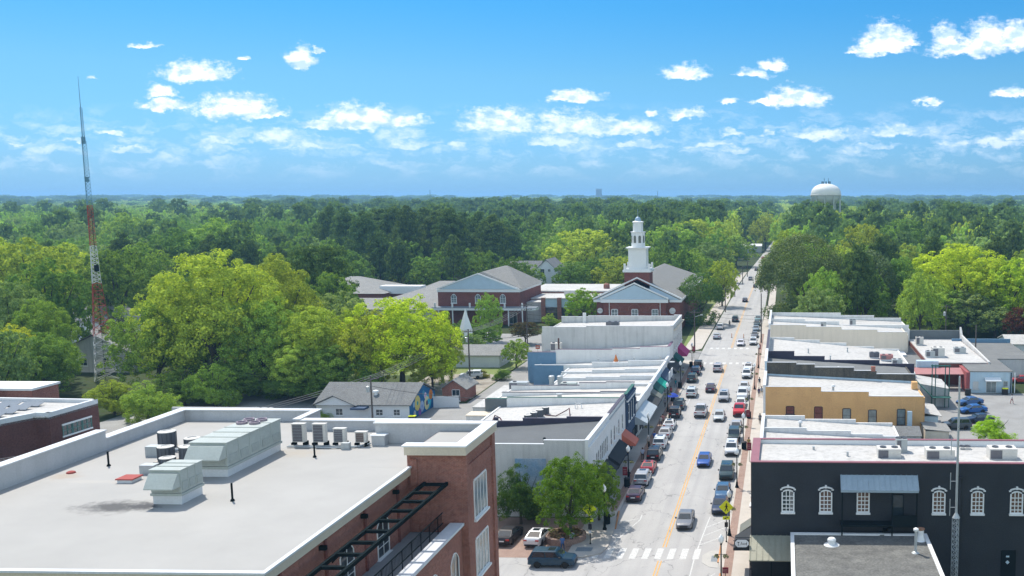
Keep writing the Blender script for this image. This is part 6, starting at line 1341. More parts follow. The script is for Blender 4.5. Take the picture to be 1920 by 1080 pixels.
for (px_, py, lab) in [(1147, 993, 'street lamp with flower baskets under the corner tree'), (1192, 909, 'street lamp beside the silver SUV on the left pavement'), (1231, 838, 'street lamp in front of the red awning'), (1261, 772, 'street lamp in front of the silver and black awnings'),
                       (1286, 726, 'street lamp beside the dark teal SUV on the left'), (1304, 686, 'street lamp at the left corner of the far crossing'), (1363, 1004, 'street lamp just behind the right hand yellow walking sign'), (1380, 914, 'street lamp beside the dark green SUV on the right'),
                       (1391, 838, 'street lamp beside the big white SUV on the right'), (1405, 781, 'street lamp beside the red pickup on the right'), (1415, 730, 'street lamp on the right near the white pickup'), (1422, 690, 'street lamp at the right side of the far crossing'), (1338, 1100, 'street lamp whose globe shows at the bottom edge on the right kerb')]:
    o = lp if first else copy_tree(lp); first = False
    xg, yg = ground_at(px_, py, .13); xg = max(min(xg, -19.7), -21.6) if xg < XC else max(min(xg, -4.4), -5.75)
    place(o, xg, yg, .13); tag(o, lab, 'street lamp', 'black street lamps with white globes')
def bin_proto():
    r = thing('litter_bin', '', 'litter bin'); MB().lathe([(.33, 0), (.38, .05), (.38, .95), (.34, 1.0)], 0, 0, 14).build('basket', m_steel, r); MB().lathe([(.40, 1.0), (.42, 1.06), (.28, 1.16), (.10, 1.18)], 0, 0, 14).build('lid', m_plastic, r); index_kids(r); return r
bp = bin_proto(); first = True
for (px_, py, lab) in [(1157, 982, 'black litter bin next to the nearest left lamp'), (1187, 912, 'black litter bin next to the second left lamp'), (1285, 727, 'black litter bin beside the dark teal SUV'), (1274, 752, 'black litter bin near the blue umbrella'),
                       (1303, 688, 'black litter bin at the far left corner'), (1404, 784, 'black litter bin beside the red pickup'), (1394, 842, 'black litter bin beside the big white SUV')]:
    o = bp if first else copy_tree(bp); first = False; xg, yg = ground_at(px_, py, .13); xg = max(min(xg, -19.8), -21.4) if xg < XC else max(min(xg, -4.3), -5.6)
    place(o, xg, yg, .13); tag(o, lab, 'litter bin', 'black litter bins on the pavements')
m_signyel = M('sign_yellow_green', (.62, .68, .01), rough=.4, var=0, fine=0); m_signblk = M('sign_black', (.012, .012, .012), rough=.5, var=0, fine=0)
def walk_sign(x, y, label):
    r = thing('crossing_sign', label, 'road sign', (x, y, .13), 'yellow walking figure signs at the near crossing')
    MB().lathe([(.10, .13), (.05, .3), (.04, 4.5)], x, y, 8).build('post', m_steel, r)
    b = MB(); s_ = .78; z = 4.0; b.prism([(x - s_, z), (x, z - s_), (x + s_, z), (x, z + s_)], 'y', y - .09, y - .06); b.build('diamond_plate', m_signyel, r)
    b = MB(); yy0, yy1 = y - .105, y - .092
    def seg(p, q_, w_):
        d = Vector((q_[0] - p[0], q_[1] - p[1])); d.normalize(); nx, nz = -d.y * w_ / 2, d.x * w_ / 2
        b.prism([(x + p[0] + nx, z + p[1] + nz), (x + p[0] - nx, z + p[1] - nz), (x + q_[0] - nx, z + q_[1] - nz), (x + q_[0] + nx, z + q_[1] + nz)], 'y', yy0, yy1)
    seg((0, .22), (.02, -.05), .16); seg((.02, -.04), (-.14, -.42), .08); seg((.02, -.04), (.10, -.22), .08); seg((.10, -.22), (.17, -.42), .07); seg((0, .20), (.18, .02), .06); seg((0, .2), (-.17, .04), .06)
    b.prism([(x + .03 + .085 * math.cos(k * .785), z + .34 + .085 * math.sin(k * .785)) for k in range(8)], 'y', yy0, yy1)
    b.build('walking_figure', m_signblk, r)
    b = MB(); b.box(x - .38, x + .38, y - .09, y - .06, 2.62, 2.98); b.build('arrow_plate', m_signyel, r)
    b = MB(); b.prism([(x + .2, 2.90), (x + .14, 2.94), (x - .08, 2.80), (x - .12, 2.87), (x - .24, 2.68), (x - .02, 2.70), (x - .05, 2.75), (x + .2, 2.88)], 'y', y - .105, y - .092); b.build('arrow', m_signblk, r)
    b = MB(); b.box(x - .18, x + .18, y - .10, y + .1, 1.8, 2.3); b.build('beacon_box', m_plastic, r); b = MB(); b.box(x - .14, x + .14, y - .09, y - .07, 1.35, 1.65); b.build('notice_plate', m_head, r)
    return r
xg, yg = ground_at(1107, 1020, .13); walk_sign(xg, yg, 'yellow walking figure sign in front of the corner tree'); xg, yg = ground_at(1362, 1016, .13); walk_sign(xg, yg, 'yellow walking figure sign on the right pavement')
m_maroon = M('maroon_banner', (.20, .02, .03), vs=3)
for (px_, py, lab) in [(1186, 915, 'maroon banner on the left lamp beside the silver SUV'), (1405, 866, 'maroon banner on the right pavement by the dark green SUV'), (1400, 800, 'maroon banner on the right pavement by the red pickup'), (1349, 1081, 'small maroon box at the bottom right kerb'), (1301, 672, 'maroon banner at the far left corner'), (1424, 668, 'maroon banner at the far right side')]:
    xg, yg = ground_at(px_, py, .13); xg = max(min(xg, -19.9), -21.2) if xg < XC else max(min(xg, -4.4), -5.5)
    r = thing('street_banner', lab, 'banner', (xg, yg, .13), 'maroon banners along the street'); low = 'box' in lab
    MB().box(xg - .03, xg + .03, yg - .03, yg + .03, .13, 1.0 if low else 3.2).build('post', m_steel, r); MB().box(xg - .3, xg + .3, yg - .12, yg - .06, .5 if low else 1.8, 1.1 if low else 2.9).build('panel', m_maroon, r)
    b = MB()
    for k in range(3): b.box(xg - .2, xg + .2, yg - .13, yg - .12, (.62 if low else 2.1) + k * (.13 if low else .22), (.66 if low else 2.15) + k * (.13 if low else .22))
    b.build('lettering', M('faded_lettering', (.45, .30, .30)), r)
# hanging oval sign of the bar
sg = thing('hanging_sign', 'hanging white bar sign with glass symbol and handwritten lettering beside the black building', 'sign', (-3.8, 91.6, 3.6))
def oct_(x0, x1, z0, z1, c_): return [(x0 + c_, z0), (x1 - c_, z0), (x1, z0 + c_), (x1, z1 - c_), (x1 - c_, z1), (x0 + c_, z1), (x0, z1 - c_), (x0, z0 + c_)]
MB().prism(oct_(-4.55, -3.1, 3.62, 4.5, .26), 'y', 90.6, 90.68).build('frame', m_signblk, sg); MB().prism(oct_(-4.48, -3.17, 3.69, 4.43, .24), 'y', 90.57, 90.6).build('face', m_head, sg)
b = MB(); b.prism([(-4.27, 4.20), (-4.15, 4.06), (-4.03, 4.20)], 'y', 90.55, 90.57); b.box(-4.165, -4.135, 90.55, 90.57, 3.90, 4.06); b.box(-4.22, -4.08, 90.55, 90.57, 3.87, 3.90); b.build('glass_symbol', m_signblk, sg)
b = MB()
script = [(-3.93, 3.93), (-3.86, 4.22), (-3.82, 3.95), (-3.78, 4.06), (-3.74, 3.96), (-3.70, 4.06), (-3.66, 3.95), (-3.62, 4.07), (-3.57, 3.96), (-3.53, 4.07), (-3.48, 3.95), (-3.43, 4.10), (-3.40, 3.96), (-3.36, 4.24), (-3.37, 3.86)]
for p, q_ in zip(script, script[1:]): b.tube([(p[0], 90.56, p[1]), (q_[0], 90.56, q_[1])], .014, 4)
b.build('handwriting', m_signblk, sg); MB().tube([(-4.4, 90.64, 4.62), (-2.95, 90.64, 4.62)], .03, 5).build('bracket', m_steel, sg)
# red sign at the lot entrance
rs = thing('red_sign', 'red rectangular road sign at the lot entrance behind the blue wall', 'road sign', (-56.5, 224, 0)); MB().tube([(-56.3, 223, 0), (-56.3, 223, 3.0)], .05, 6).build('post', m_galv, rs); MB().box(-56.8, -55.8, 222.9, 222.95, 1.9, 2.8).build('plate', m_canvred, rs); MB().box(-56.6, -56.0, 222.86, 222.9, 2.28, 2.42).build('white_bar', m_trim, rs)
for (px_, py, lab) in [(1372, 633, 'left orange post in the street beyond the far crossing'), (1394.5, 634, 'right orange post in the street beyond the far crossing')]:
    xg, yg = ground_at(px_, py); r = thing('traffic_post', lab, 'traffic post', (xg, yg, 0), 'orange traffic posts'); MB().lathe([(.09, .05), (.07, 1.1), (.03, 1.15)], xg, yg, 8).build('tube', M('orange_plastic', (.6, .2, .06), vs=2), r); MB().lathe([(.28, 0), (.25, .06)], xg, yg, 10).build('base', m_plastic, r)
# planter, umbrella, bins in the lots
pl = thing('brick_planter', 'curved low brick planter with reddish plants beneath the corner tree', 'planter', (-24, 103, 0))
b = MB(); b.lathe([(2.2, 0), (2.2, .7), (1.85, .73), (1.85, .5)], -23.4, 102.4, 24); b.build('rim_wall', m_paver, pl); MB().lathe([(1.84, .3), (1.84, .6), (.2, .66)], -23.4, 102.4, 18).build('soil', m_mulch, pl)
def leafball(b, rr, cx_, cy_, cz, rx, rz_, n, s_):
    for k in range(n):
        d = Vector((rr.gauss(0, 1), rr.gauss(0, 1), abs(rr.gauss(0, 1)) * .8)).normalized() * rr.uniform(.55, 1.0)
        c_ = Vector((cx_ + d.x * rx, cy_ + d.y * rx, cz + d.z * rz_)); nr = (d + Vector((rr.uniform(-.6, .6), rr.uniform(-.6, .6), rr.uniform(-.2, .8)))).normalized()
        a_ = nr.cross(Vector((rr.uniform(-1, 1), rr.uniform(-1, 1), rr.uniform(-1, 1)))).normalized() * s_ * rr.uniform(.6, 1.2); e_ = nr.cross(a_).normalized() * a_.length * .7
        b.poly([c_ - a_ - e_, c_ + a_ - e_, c_ + a_ + e_, c_ - a_ + e_])
rr5 = random.Random(11)
b = MB()
for k in range(14): a_ = k * .45; leafball(b, rr5, -23.4 + 1.25 * math.cos(a_), 102.4 + 1.25 * math.sin(a_), .6, .55, .6, 60, .10)
b.build('planting', M('reddish_plants', (.26, .12, .07), col2=(.12, .14, .04), vs=3), pl)
um = thing('blue_umbrella', 'blue umbrella on a pole at the kerb near the dark grey SUV', 'umbrella', (-20.1, 172, .13))
xg, yg = ground_at(1262, 765, .13); place(um, xg, yg, .13); b = MB(); b.lathe([(1.1, 2.1), (.6, 2.5), (.02, 2.75)], 0, 0, 8); b.build('canopy', M('royal_blue_cloth', (.02, .06, .38), vs=2)).parent = um
b = MB(); b.lathe([(.04, 0), (.04, 2.6)], 0, 0, 6); o = b.build('pole', m_wood); o.parent = um
for (x, y, m_, lab) in [(34.5, 181.6, m_plastic, 'dark round bin left of the small pale building doors'), (41.6, 182.6, m_signyel, 'lime lidded bin right of the small pale building doors'), (-60.6, 156.8, m_signyel, 'lime lidded wheelie bin at the mural wall corner')]:
    r = thing('wheelie_bin', lab, 'bin', (x, y, 0)); MB().box(x - .5, x + .5, y - .4, y + .4, 0, 1.1).build('tub', m_plastic, r); MB().box(x - .55, x + .55, y - .45, y + .45, 1.1, 1.2).build('lid', m_, r)

# ---------------------------------------------------------------- people
def skin_mesh(verts, edges, radii, root):
    me = bpy.data.meshes.new('t'); me.from_pydata(verts, edges, []); o = bpy.data.objects.new('t', me); C.objects.link(o)
    o.modifiers.new('s', 'SKIN'); 
    for i, (v, rd) in enumerate(zip(me.skin_vertices[0].data, radii)): v.radius = (rd, rd); v.use_root = (i == root)
    sm_ = o.modifiers.new('u', 'SUBSURF'); sm_.levels = 1; sm_.render_levels = 1
    dg = bpy.context.evaluated_depsgraph_get(); out_ = bpy.data.meshes.new_from_object(o.evaluated_get(dg)); bpy.data.objects.remove(o); return out_
def person_mesh(pose):
    st = .16 if pose == 'walk' else .0
    lap = pose == 'sit'
    V = [(0, 0, .95), (0, 0, 1.15), (0, .0, 1.38), (0, .01, 1.5), (0, .02, 1.60), (0, .03, 1.70)]   # pelvis spine chest neck head crown
    Rr = [.15, .135, .16, .055, .095, .075]; E_ = [(0, 1), (1, 2), (2, 3), (3, 4), (4, 5)]
    V.append((0, .115, 1.62)); Rr.append(.018); E_.append((4, 6))           # nose
    for s_ in (-1, 1):
        i = len(V); f = st * s_
        if lap: V += [(s_ * .10, 0, .90), (s_ * .12, .42, .88), (s_ * .12, .46, .46), (s_ * .12, .48, .07), (s_ * .12, .62, .04)]
        else: V += [(s_ * .10, 0, .88), (s_ * .11, f * .9 + .03, .50), (s_ * .11, f * 1.5 - .04, .09), (s_ * .12, f * 1.5 + .12, .04)]
        if lap: Rr += [.10, .075, .058, .042, .035]; E_ += [(0, i), (i, i + 1), (i + 1, i + 2), (i + 2, i + 3), (i + 3, i + 4)]
        else: Rr += [.10, .068, .045, .035]; E_ += [(0, i), (i, i + 1), (i + 1, i + 2), (i + 2, i + 3)]
        i = len(V); g_ = -f
        V += [(s_ * .20, 0, 1.40), (s_ * .26, g_ * .5 - .02, 1.14), (s_ * .27, g_ + .08, .90), (s_ * .27, g_ + .10, .82)]
        Rr += [.06, .045, .033, .03]; E_ += [(2, i), (i, i + 1), (i + 1, i + 2), (i + 2, i + 3)]
        h0 = i + 3
        for k in range(4): j = len(V); ln = (.07, .08, .075, .06)[k]; V += [(s_ * .27, g_ + .075 + k * .018, .775), (s_ * .265, g_ + .085 + k * .018, .775 - ln * .5), (s_ * .25, g_ + .09 + k * .016, .775 - ln)]; Rr += [.0095, .0085, .007]; E_ += [(h0, j), (j, j + 1), (j + 1, j + 2)]
        j = len(V); V += [(s_ * .255, g_ + .135, .80), (s_ * .25, g_ + .15, .765)]; Rr += [.011, .009]; E_ += [(h0, j), (j, j + 1)]
    return skin_mesh(V, E_, Rr, 0)
PM = {p: person_mesh(p) for p in ('stand', 'walk', 'sit')}
m_skin = M('skin', (.42, .24, .17), rough=.6, var=.05, fine=0); m_skind = M('skin_dark', (.13, .07, .05), rough=.6, var=.05, fine=0)
m_shirt = M('shirt_cloth', (1, 1, 1), var=.15, vs=6, objcol=True); m_shoe = M('shoe', (.05, .05, .05))
PANTS = {}
def person(x, y, rz, pose, shirt, pants, label, hair=(.05, .03, .02), z=.13, skin=None, scale=1.0, shorts=False):
    me = PM[pose].copy(); me.name = 'person'
    if pants not in PANTS: PANTS[pants] = M('trousers_%d' % len(PANTS), pants, vs=6)
    for m_ in (skin or m_skin, m_shirt, PANTS[pants], m_shoe): me.materials.append(m_)
    for p in me.polygons:
        c_ = p.center; ax_ = abs(c_.x)
        if c_.z > 1.47: k = 0
        elif c_.z > .92 and not (ax_ > .215 and c_.z < 1.18): k = 1
        elif ax_ > .215: k = 0
        elif c_.z < .085: k = 3
        elif shorts and c_.z < .52: k = 0
        else: k = 2
        p.material_index = k
    me.polygons.foreach_set('use_smooth', [True] * len(me.polygons))
    o = bpy.data.objects.new('person', me); C.objects.link(o); o.color = (*shirt, 1)
    place(o, x, y, z - (.43 if pose == 'sit' else 0) + (0.43 if pose == 'sit' else 0), rz, scale); tag(o, label, 'person', 'people on the pavements')
    b = MB(); n = 10; prof_ = [(.112, 1.60), (.118, 1.66), (.10, 1.74), (.05, 1.79), (.01, 1.80)]; b.lathe(prof_, 0, 0, n)
    hm = b.build('hair', M('hair_%d%d%d' % tuple(int(c * 99) for c in hair), hair, var=.1)); hm.parent = o; hm.location = (0, -.0, -.01)
    b = MB()
    for s_ in (-1, 1): b.box(s_ * .035 - .012, s_ * .035 + .012, .105, .118, 1.635, 1.65)
    b.box(-.03, .03, .10, .112, 1.555, 1.565)
    e = b.build('face_features', M('dark_features', (.05, .02, .02))); e.parent = o
    return o
NV = (.02, .03, .07); TN = (.3, .24, .16); BK = (.02, .02, .02); WH = (.6, .6, .58); DN = (.05, .09, .18)
for (px_, py, rz, pose, sh, pa, lab, kw) in [
    (1055, 1034, 0, 'walk', (.08, .16, .36), DN, 'person in a blue top walking beside the brick planter', {}), (1073, 1024, .6, 'sit', (.35, .40, .55), BK, 'seated person in pale blue on the edge of the brick planter', {}),
    (1179, 905, 0, 'stand', (.03, .04, .06), DN, 'person in dark clothes standing by the litter bin under the corner tree', {}), (1205, 862, .1, 'stand', (.45, .5, .62), BK, 'person in a pale shirt by the nearest lamp behind the black SUV', {}),
    (1216, 838, 0, 'walk', (.50, .45, .42), TN, 'person with a white hat walking beside one in bright blue', dict(hair=(.7, .7, .7), shorts=True)), (1227, 830, .1, 'walk', (.03, .12, .42), NV, 'person in a bright blue shirt on the left pavement', dict(shorts=True)),
    (1243, 796, 3.1, 'walk', (.45, .20, .20), BK, 'person in a pinkish red top near the boxy black jeep', dict(shorts=True)), (1239, 800, 3.1, 'walk', (.5, .48, .45), NV, 'person in cream just left of the one in pinkish red', {}),
    (1258, 742, 0, 'walk', (.40, .08, .08), BK, 'person in a red top near the dark green awning', {}), (1254, 750, 0, 'stand', (.2, .2, .22), BK, 'person in grey near the dark green awning', {}), (1267, 727, 3.0, 'walk', (.02, .25, .28), DN, 'person in teal beneath the bright green awning', {}),
    (1247, 764, .5, 'stand', (.3, .3, .34), BK, 'person in dull grey beneath the long black awning', {}), (1281, 705, 0, 'walk', (.5, .5, .5), BK, 'person in white near the far left awnings', {}),
    (1404, 842, 3.1, 'walk', (.40, .28, .08), (.16, .12, .08), 'person in a mustard yellow shirt beside the black bin on the right', {}), (1424, 724, 3.1, 'walk', (.06, .09, .12), (.25, .22, .2), 'person in dark blue on the right pavement, the farther of two', dict(shorts=True)),
    (1423, 744, 3.1, 'walk', (.07, .04, .12), BK, 'person in dark purple on the right pavement, the nearer of two', dict(shorts=True)), (1428, 742, 3.1, 'walk', (.4, .45, .5), TN, 'person in pale grey next to the one in dark purple', {}),
    (1425, 795, 0, 'stand', (.15, .17, .2), BK, 'person in dark grey by the ochre building front', {}), (1368, 612, 0, 'walk', (.05, .05, .06), BK, 'person in black crossing beyond the far crossing', {}), (1897, 757, -1.2, 'walk', (.6, .6, .6), (.3, .1, .1), 'person in white at the right edge of the parking lot', {}),
    (1414, 1052, 1.5, 'stand', (.55, .56, .6), (.4, .06, .04), 'person in white and red beneath the patio awning', {})]:
    z_ = .13 if px_ < 1500 and py > 690 and px_ > 1100 else 0.0
    xg, yg = ground_at(px_, py, z_)
    if px_ < 1100: pass
    person(xg, yg, rz, pose, sh, pa, lab, z=z_, **kw)
# ---------------------------------------------------------------- trees
def leaf_material(name, glossy=.0, inst=False):
    m = bpy.data.materials.new(name); m.use_nodes = True; t = NT(m.node_tree)
    if inst: c_ = t.n('ShaderNodeAttribute', attribute_type='INSTANCER', attribute_name='tint').outputs[0]
    else: c_ = t.n('ShaderNodeObjectInfo').outputs['Color']
    P = t.n('ShaderNodeNewGeometry').outputs['Position']
    n1 = t.noise(P, .22, 3, .6); n2 = t.noise(P, 1.6, 2, .6)
    a = t.mix(t.n('ShaderNodeMapRange', {0: n1, 1: .35, 2: .68, 3: 0.0, 4: .22}).outputs[0], c_, (.02, .035, .008, 1))
    a = t.mix(t.n('ShaderNodeMapRange', {0: n2, 1: .45, 2: .75, 3: 0.0, 4: .28}).outputs[0], a, (.28, .33, .05, 1))
    if not inst:
        ri = t.n('ShaderNodeNewGeometry').outputs['Random Per Island']
        a = t.mix(1.0, a, t.ramp(ri, [(0.0, (.66, .74, .76)), (.45, (1.06, 1.08, 1.0)), (.85, (1.32, 1.28, 1.12)), (1.0, (1.7, 1.58, 1.4))]), 'MULTIPLY')
    d = t.n('ShaderNodeBsdfDiffuse', {0: a}).outputs[0]; tr = t.n('ShaderNodeBsdfTranslucent', {0: t.mix(1.0, a, (1.35, 1.35, .55, 1), 'MULTIPLY')}).outputs[0]
    mx = t.n('ShaderNodeMixShader', {0: .34, 1: d, 2: tr}).outputs[0]
    if glossy: mx = t.n('ShaderNodeMixShader', {0: glossy, 1: mx, 2: t.n('ShaderNodeBsdfGlossy', {0: (.75, .8, .85, 1), 'Roughness': .6}).outputs[0]}).outputs[0]
    t.n('ShaderNodeOutputMaterial', {0: mx}); return m
m_leaf = leaf_material('leaf', 0); m_leafg = leaf_material('leaf_glossy', .025); m_leafi = leaf_material('leaf_distant', 0, True)
m_bark = M('bark', (.10, .085, .07), vs=2, fine=.3)
def crown_mesh(name, kind, seed, nclump, nleaf, ls, mat):
    """leaf clumps spread through the crown of a tree one unit tall and about one unit wide"""
    g = np.random.default_rng(seed); C_ = []; Rd = []
    if kind == 'broad':
        lobes = []
        nl_ = 22
        for q in range(nl_):        # lobes heaped over an egg-shaped crown, with valleys between them
            z_ = 1 - 1.75 * (q + .5) / nl_; a_ = q * 2.399 + g.uniform(-.3, .3); rh = math.sqrt(max(0, 1 - z_ * z_)); k_ = g.uniform(.82, 1.08)
            lobes.append((rh * math.cos(a_) * .36 * k_, rh * math.sin(a_) * .36 * k_, .50 + z_ * .36 * k_, g.uniform(.115, .20)))
        lobes += [(0, 0, .45, .22), (0, 0, .65, .2)]
        k = 0
        while k < nclump:
            lx, ly, lz, lr = lobes[k % len(lobes)]; d = g.normal(size=3); d /= np.linalg.norm(d)
            if d[2] < -.3 and g.random() < .7: d[2] *= -1
            p = np.array([lx, ly, lz]) + d * lr * g.uniform(.72, 1.05)
            k += 1
            if p[2] < .06 or p[2] > 1.0: p[2] = min(max(p[2], .08), .98)
            C_.append(p); Rd.append(g.uniform(.028, .062))
    elif kind == 'dome':        # dense, regular, to the ground
        for k in range(nclump):
            d = g.normal(size=3); d /= np.linalg.norm(d); z = abs(d[2]) if d[2] > -.5 else d[2]
            p = np.array([d[0] * .47, d[1] * .47, .45 + z * .50]); p[:2] *= g.uniform(.85, 1.02); C_.append(p); Rd.append(g.uniform(.06, .10))
    elif kind == 'low':
        for k in range(nclump):
            d = g.normal(size=3); d /= np.linalg.norm(d)
            q = k % 13; a_ = q * 2.399 + seed; rh = .30 * math.sqrt((q + .5) / 13); hz_ = .66 - 1.3 * rh + .18 * math.sin(q * 4.1 + seed); lr = .17 + .05 * math.sin(q * 2.3)
            p = np.array([rh * 1.1 * math.cos(a_), rh * 1.1 * math.sin(a_), hz_]) + d * np.array([1, 1, 1.1]) * lr * g.uniform(.75, 1.05); p[2] = min(max(p[2], .05), .98); C_.append(p); Rd.append(g.uniform(.035, .07))
    elif kind == 'pine':
        for k in range(nclump):
            z = g.uniform(.40, .98); z = z if g.random() < .3 else .40 + round((z - .40) / .085) * .085 + g.normal() * .012; rr_ = .40 * max(.12, 1 - abs(z - .60) / .46) ** .7 * g.uniform(.25, 1.05); a = g.uniform(0, 6.283)
            C_.append(np.array([rr_ * math.cos(a), rr_ * math.sin(a), z])); Rd.append(g.uniform(.05, .085))
    elif kind == 'spread':      # layered, wide
        for k in range(nclump):
            z = g.choice([.45, .58, .7, .82, .93]) + g.normal() * .02; rr_ = .5 * math.sqrt(max(.05, 1 - ((z - .55) / .5) ** 2)) * g.uniform(.3, 1.0); a = g.uniform(0, 6.283)
            C_.append(np.array([rr_ * math.cos(a), rr_ * math.sin(a), z])); Rd.append(g.uniform(.05, .09))
    C_ = np.array(C_); Rd = np.array(Rd); cen = C_.mean(0)
    idx = g.integers(0, len(C_), nleaf); d = g.normal(size=(nleaf, 3)); d /= np.linalg.norm(d, axis=1)[:, None]
    out_ = C_[idx] - cen; out_ /= np.linalg.norm(out_, axis=1)[:, None] + 1e-6
    d = d + out_ * .55 + np.array([0, 0, .25]); d /= np.linalg.norm(d, axis=1)[:, None]
    flat = .55 if kind in ('pine', 'spread') else .85
    pos = C_[idx] + d * np.array([1, 1, flat]) * (Rd[idx] * g.uniform(.45, 1.12, nleaf) ** .6)[:, None]
    # some leaves fill the inside
    ni = nleaf // 12; pos[:ni] = cen + (pos[:ni] - cen) * g.uniform(.3, .8, ni)[:, None]
    nrm = d + g.normal(size=(nleaf, 3)) * .34 + np.array([0, 0, .28]); nrm /= np.linalg.norm(nrm, axis=1)[:, None]
    ref = g.normal(size=(nleaf, 3)); a = np.cross(nrm, ref); a /= np.linalg.norm(a, axis=1)[:, None] + 1e-9; b_ = np.cross(nrm, a)
    s_ = ls * g.uniform(.55, 1.25, nleaf)[:, None]; a *= s_; b_ *= s_ * .72
    v = np.stack([pos - a, pos - b_ * .9 + a * .1, pos + a, pos + b_ * .9 + a * .1], 1).reshape(-1, 3)
    me = bpy.data.meshes.new(name); me.vertices.add(len(v)); me.vertices.foreach_set('co', v.astype(np.float32).ravel())
    me.loops.add(nleaf * 4); me.loops.foreach_set('vertex_index', np.arange(nleaf * 4, dtype=np.int32))
    me.polygons.add(nleaf); me.polygons.foreach_set('loop_start', np.arange(0, nleaf * 4, 4, dtype=np.int32)); me.polygons.foreach_set('loop_total', np.full(nleaf, 4, dtype=np.int32))
    me.materials.append(mat); me.update(); me.validate(); return me
def trunk_mesh(name, kind, seed):
    rr_ = random.Random(seed); b = MB()
    if kind == 'pine': b.tube([(0, 0, 0), (.005, 0, .5), (0, .004, .96)], [.014, .010, .003], 7)
    else:
        b.tube([(0, 0, 0), (.005, .004, .2), (0, 0, .38)], [.030, .021, .018], 8)
        for k in range(6):
            a = k * 1.05 + rr_.uniform(-.3, .3); l_ = rr_.uniform(.2, .33)
            b.tube([(0, 0, .2 + k * .025), (l_ * .45 * math.cos(a), l_ * .45 * math.sin(a), .42 + k * .02), (l_ * math.cos(a), l_ * math.sin(a), .62 + rr_.uniform(0, .18))], [.013, .009, .003], 6)
        b.tube([(0, 0, .38), (.02, -.01, .6), (0, .02, .85)], [.018, .011, .003], 6)
    me = bpy.data.meshes.new(name); me.from_pydata(b.v, [], b.f); me.materials.append(m_bark); return me
TK = {}
def tk(kind, lod, var_):
    key = (kind, lod, var_)
    if key not in TK:
        nc, nl, ls = {'hi': (620, 42000, .0095), 'mid': (330, 13000, .0165), 'lo': (170, 3600, .030)}[lod]
        if kind == 'pine': nc = int(nc * .8)
        TK[key] = (crown_mesh('crown', kind, hash((kind, var_)) % 1000 if False else {'broad': 10, 'dome': 40, 'low': 70, 'pine': 100, 'spread': 130}[kind] + var_, nc, nl, ls, m_leafg if kind == 'dome' else m_leaf), trunk_mesh('trunk', kind, var_))
    return TK[key]
TREES = []
def tree(kind, lod, var_, x, y, h, wdt, col_, label, group, rz=None, name=None):
    cm, tm = tk(kind, lod, var_)
    r = thing(name or {'pine': 'pine_tree', 'low': 'shrub', 'dome': 'evergreen_tree'}.get(kind, 'broadleaf_tree'), label, 'shrub' if kind == 'low' else 'tree', (x, y, 0), group)
    r.rotation_euler = (0, 0, rnd.uniform(0, 6.28) if rz is None else rz)
    c_ = bpy.data.objects.new('crown', cm); C.objects.link(c_); c_.parent = r; c_.scale = (wdt, wdt, h); c_.color = (*col_, 1)
    t_ = bpy.data.objects.new('trunk', tm); C.objects.link(t_); t_.parent = r; t_.scale = (max(wdt, h * .5),) * 2 + (h,); TREES.append((x, y, wdt / 2)); return r
YG = (.36, .43, .065); YY = (.39, .49, .075); MG = (.27, .40, .075); DG = (.155, .26, .055); PG = (.09, .15, .055); BG = (.23, .32, .12); MAG = (.10, .15, .04)
def tcol(c_): k = rnd.uniform(.85, 1.15); return (c_[0] * k * rnd.uniform(.92, 1.08), c_[1] * k, c_[2] * k)
def photo_tree(kind, lod, cx_, ytop, ybase, wpx, col_, label, group='trees singled out around the town', name=None):
    x, y = ground_at(cx_, ybase); _, vt = pix_uv(cx_, ytop); h = CAM_H + vt * y
    return tree(kind, lod, rnd.randrange(3), x, y, h, wpx * y / F_PX * (1.16 if kind == 'broad' else 1.04), tcol(col_), label, group, name=name)
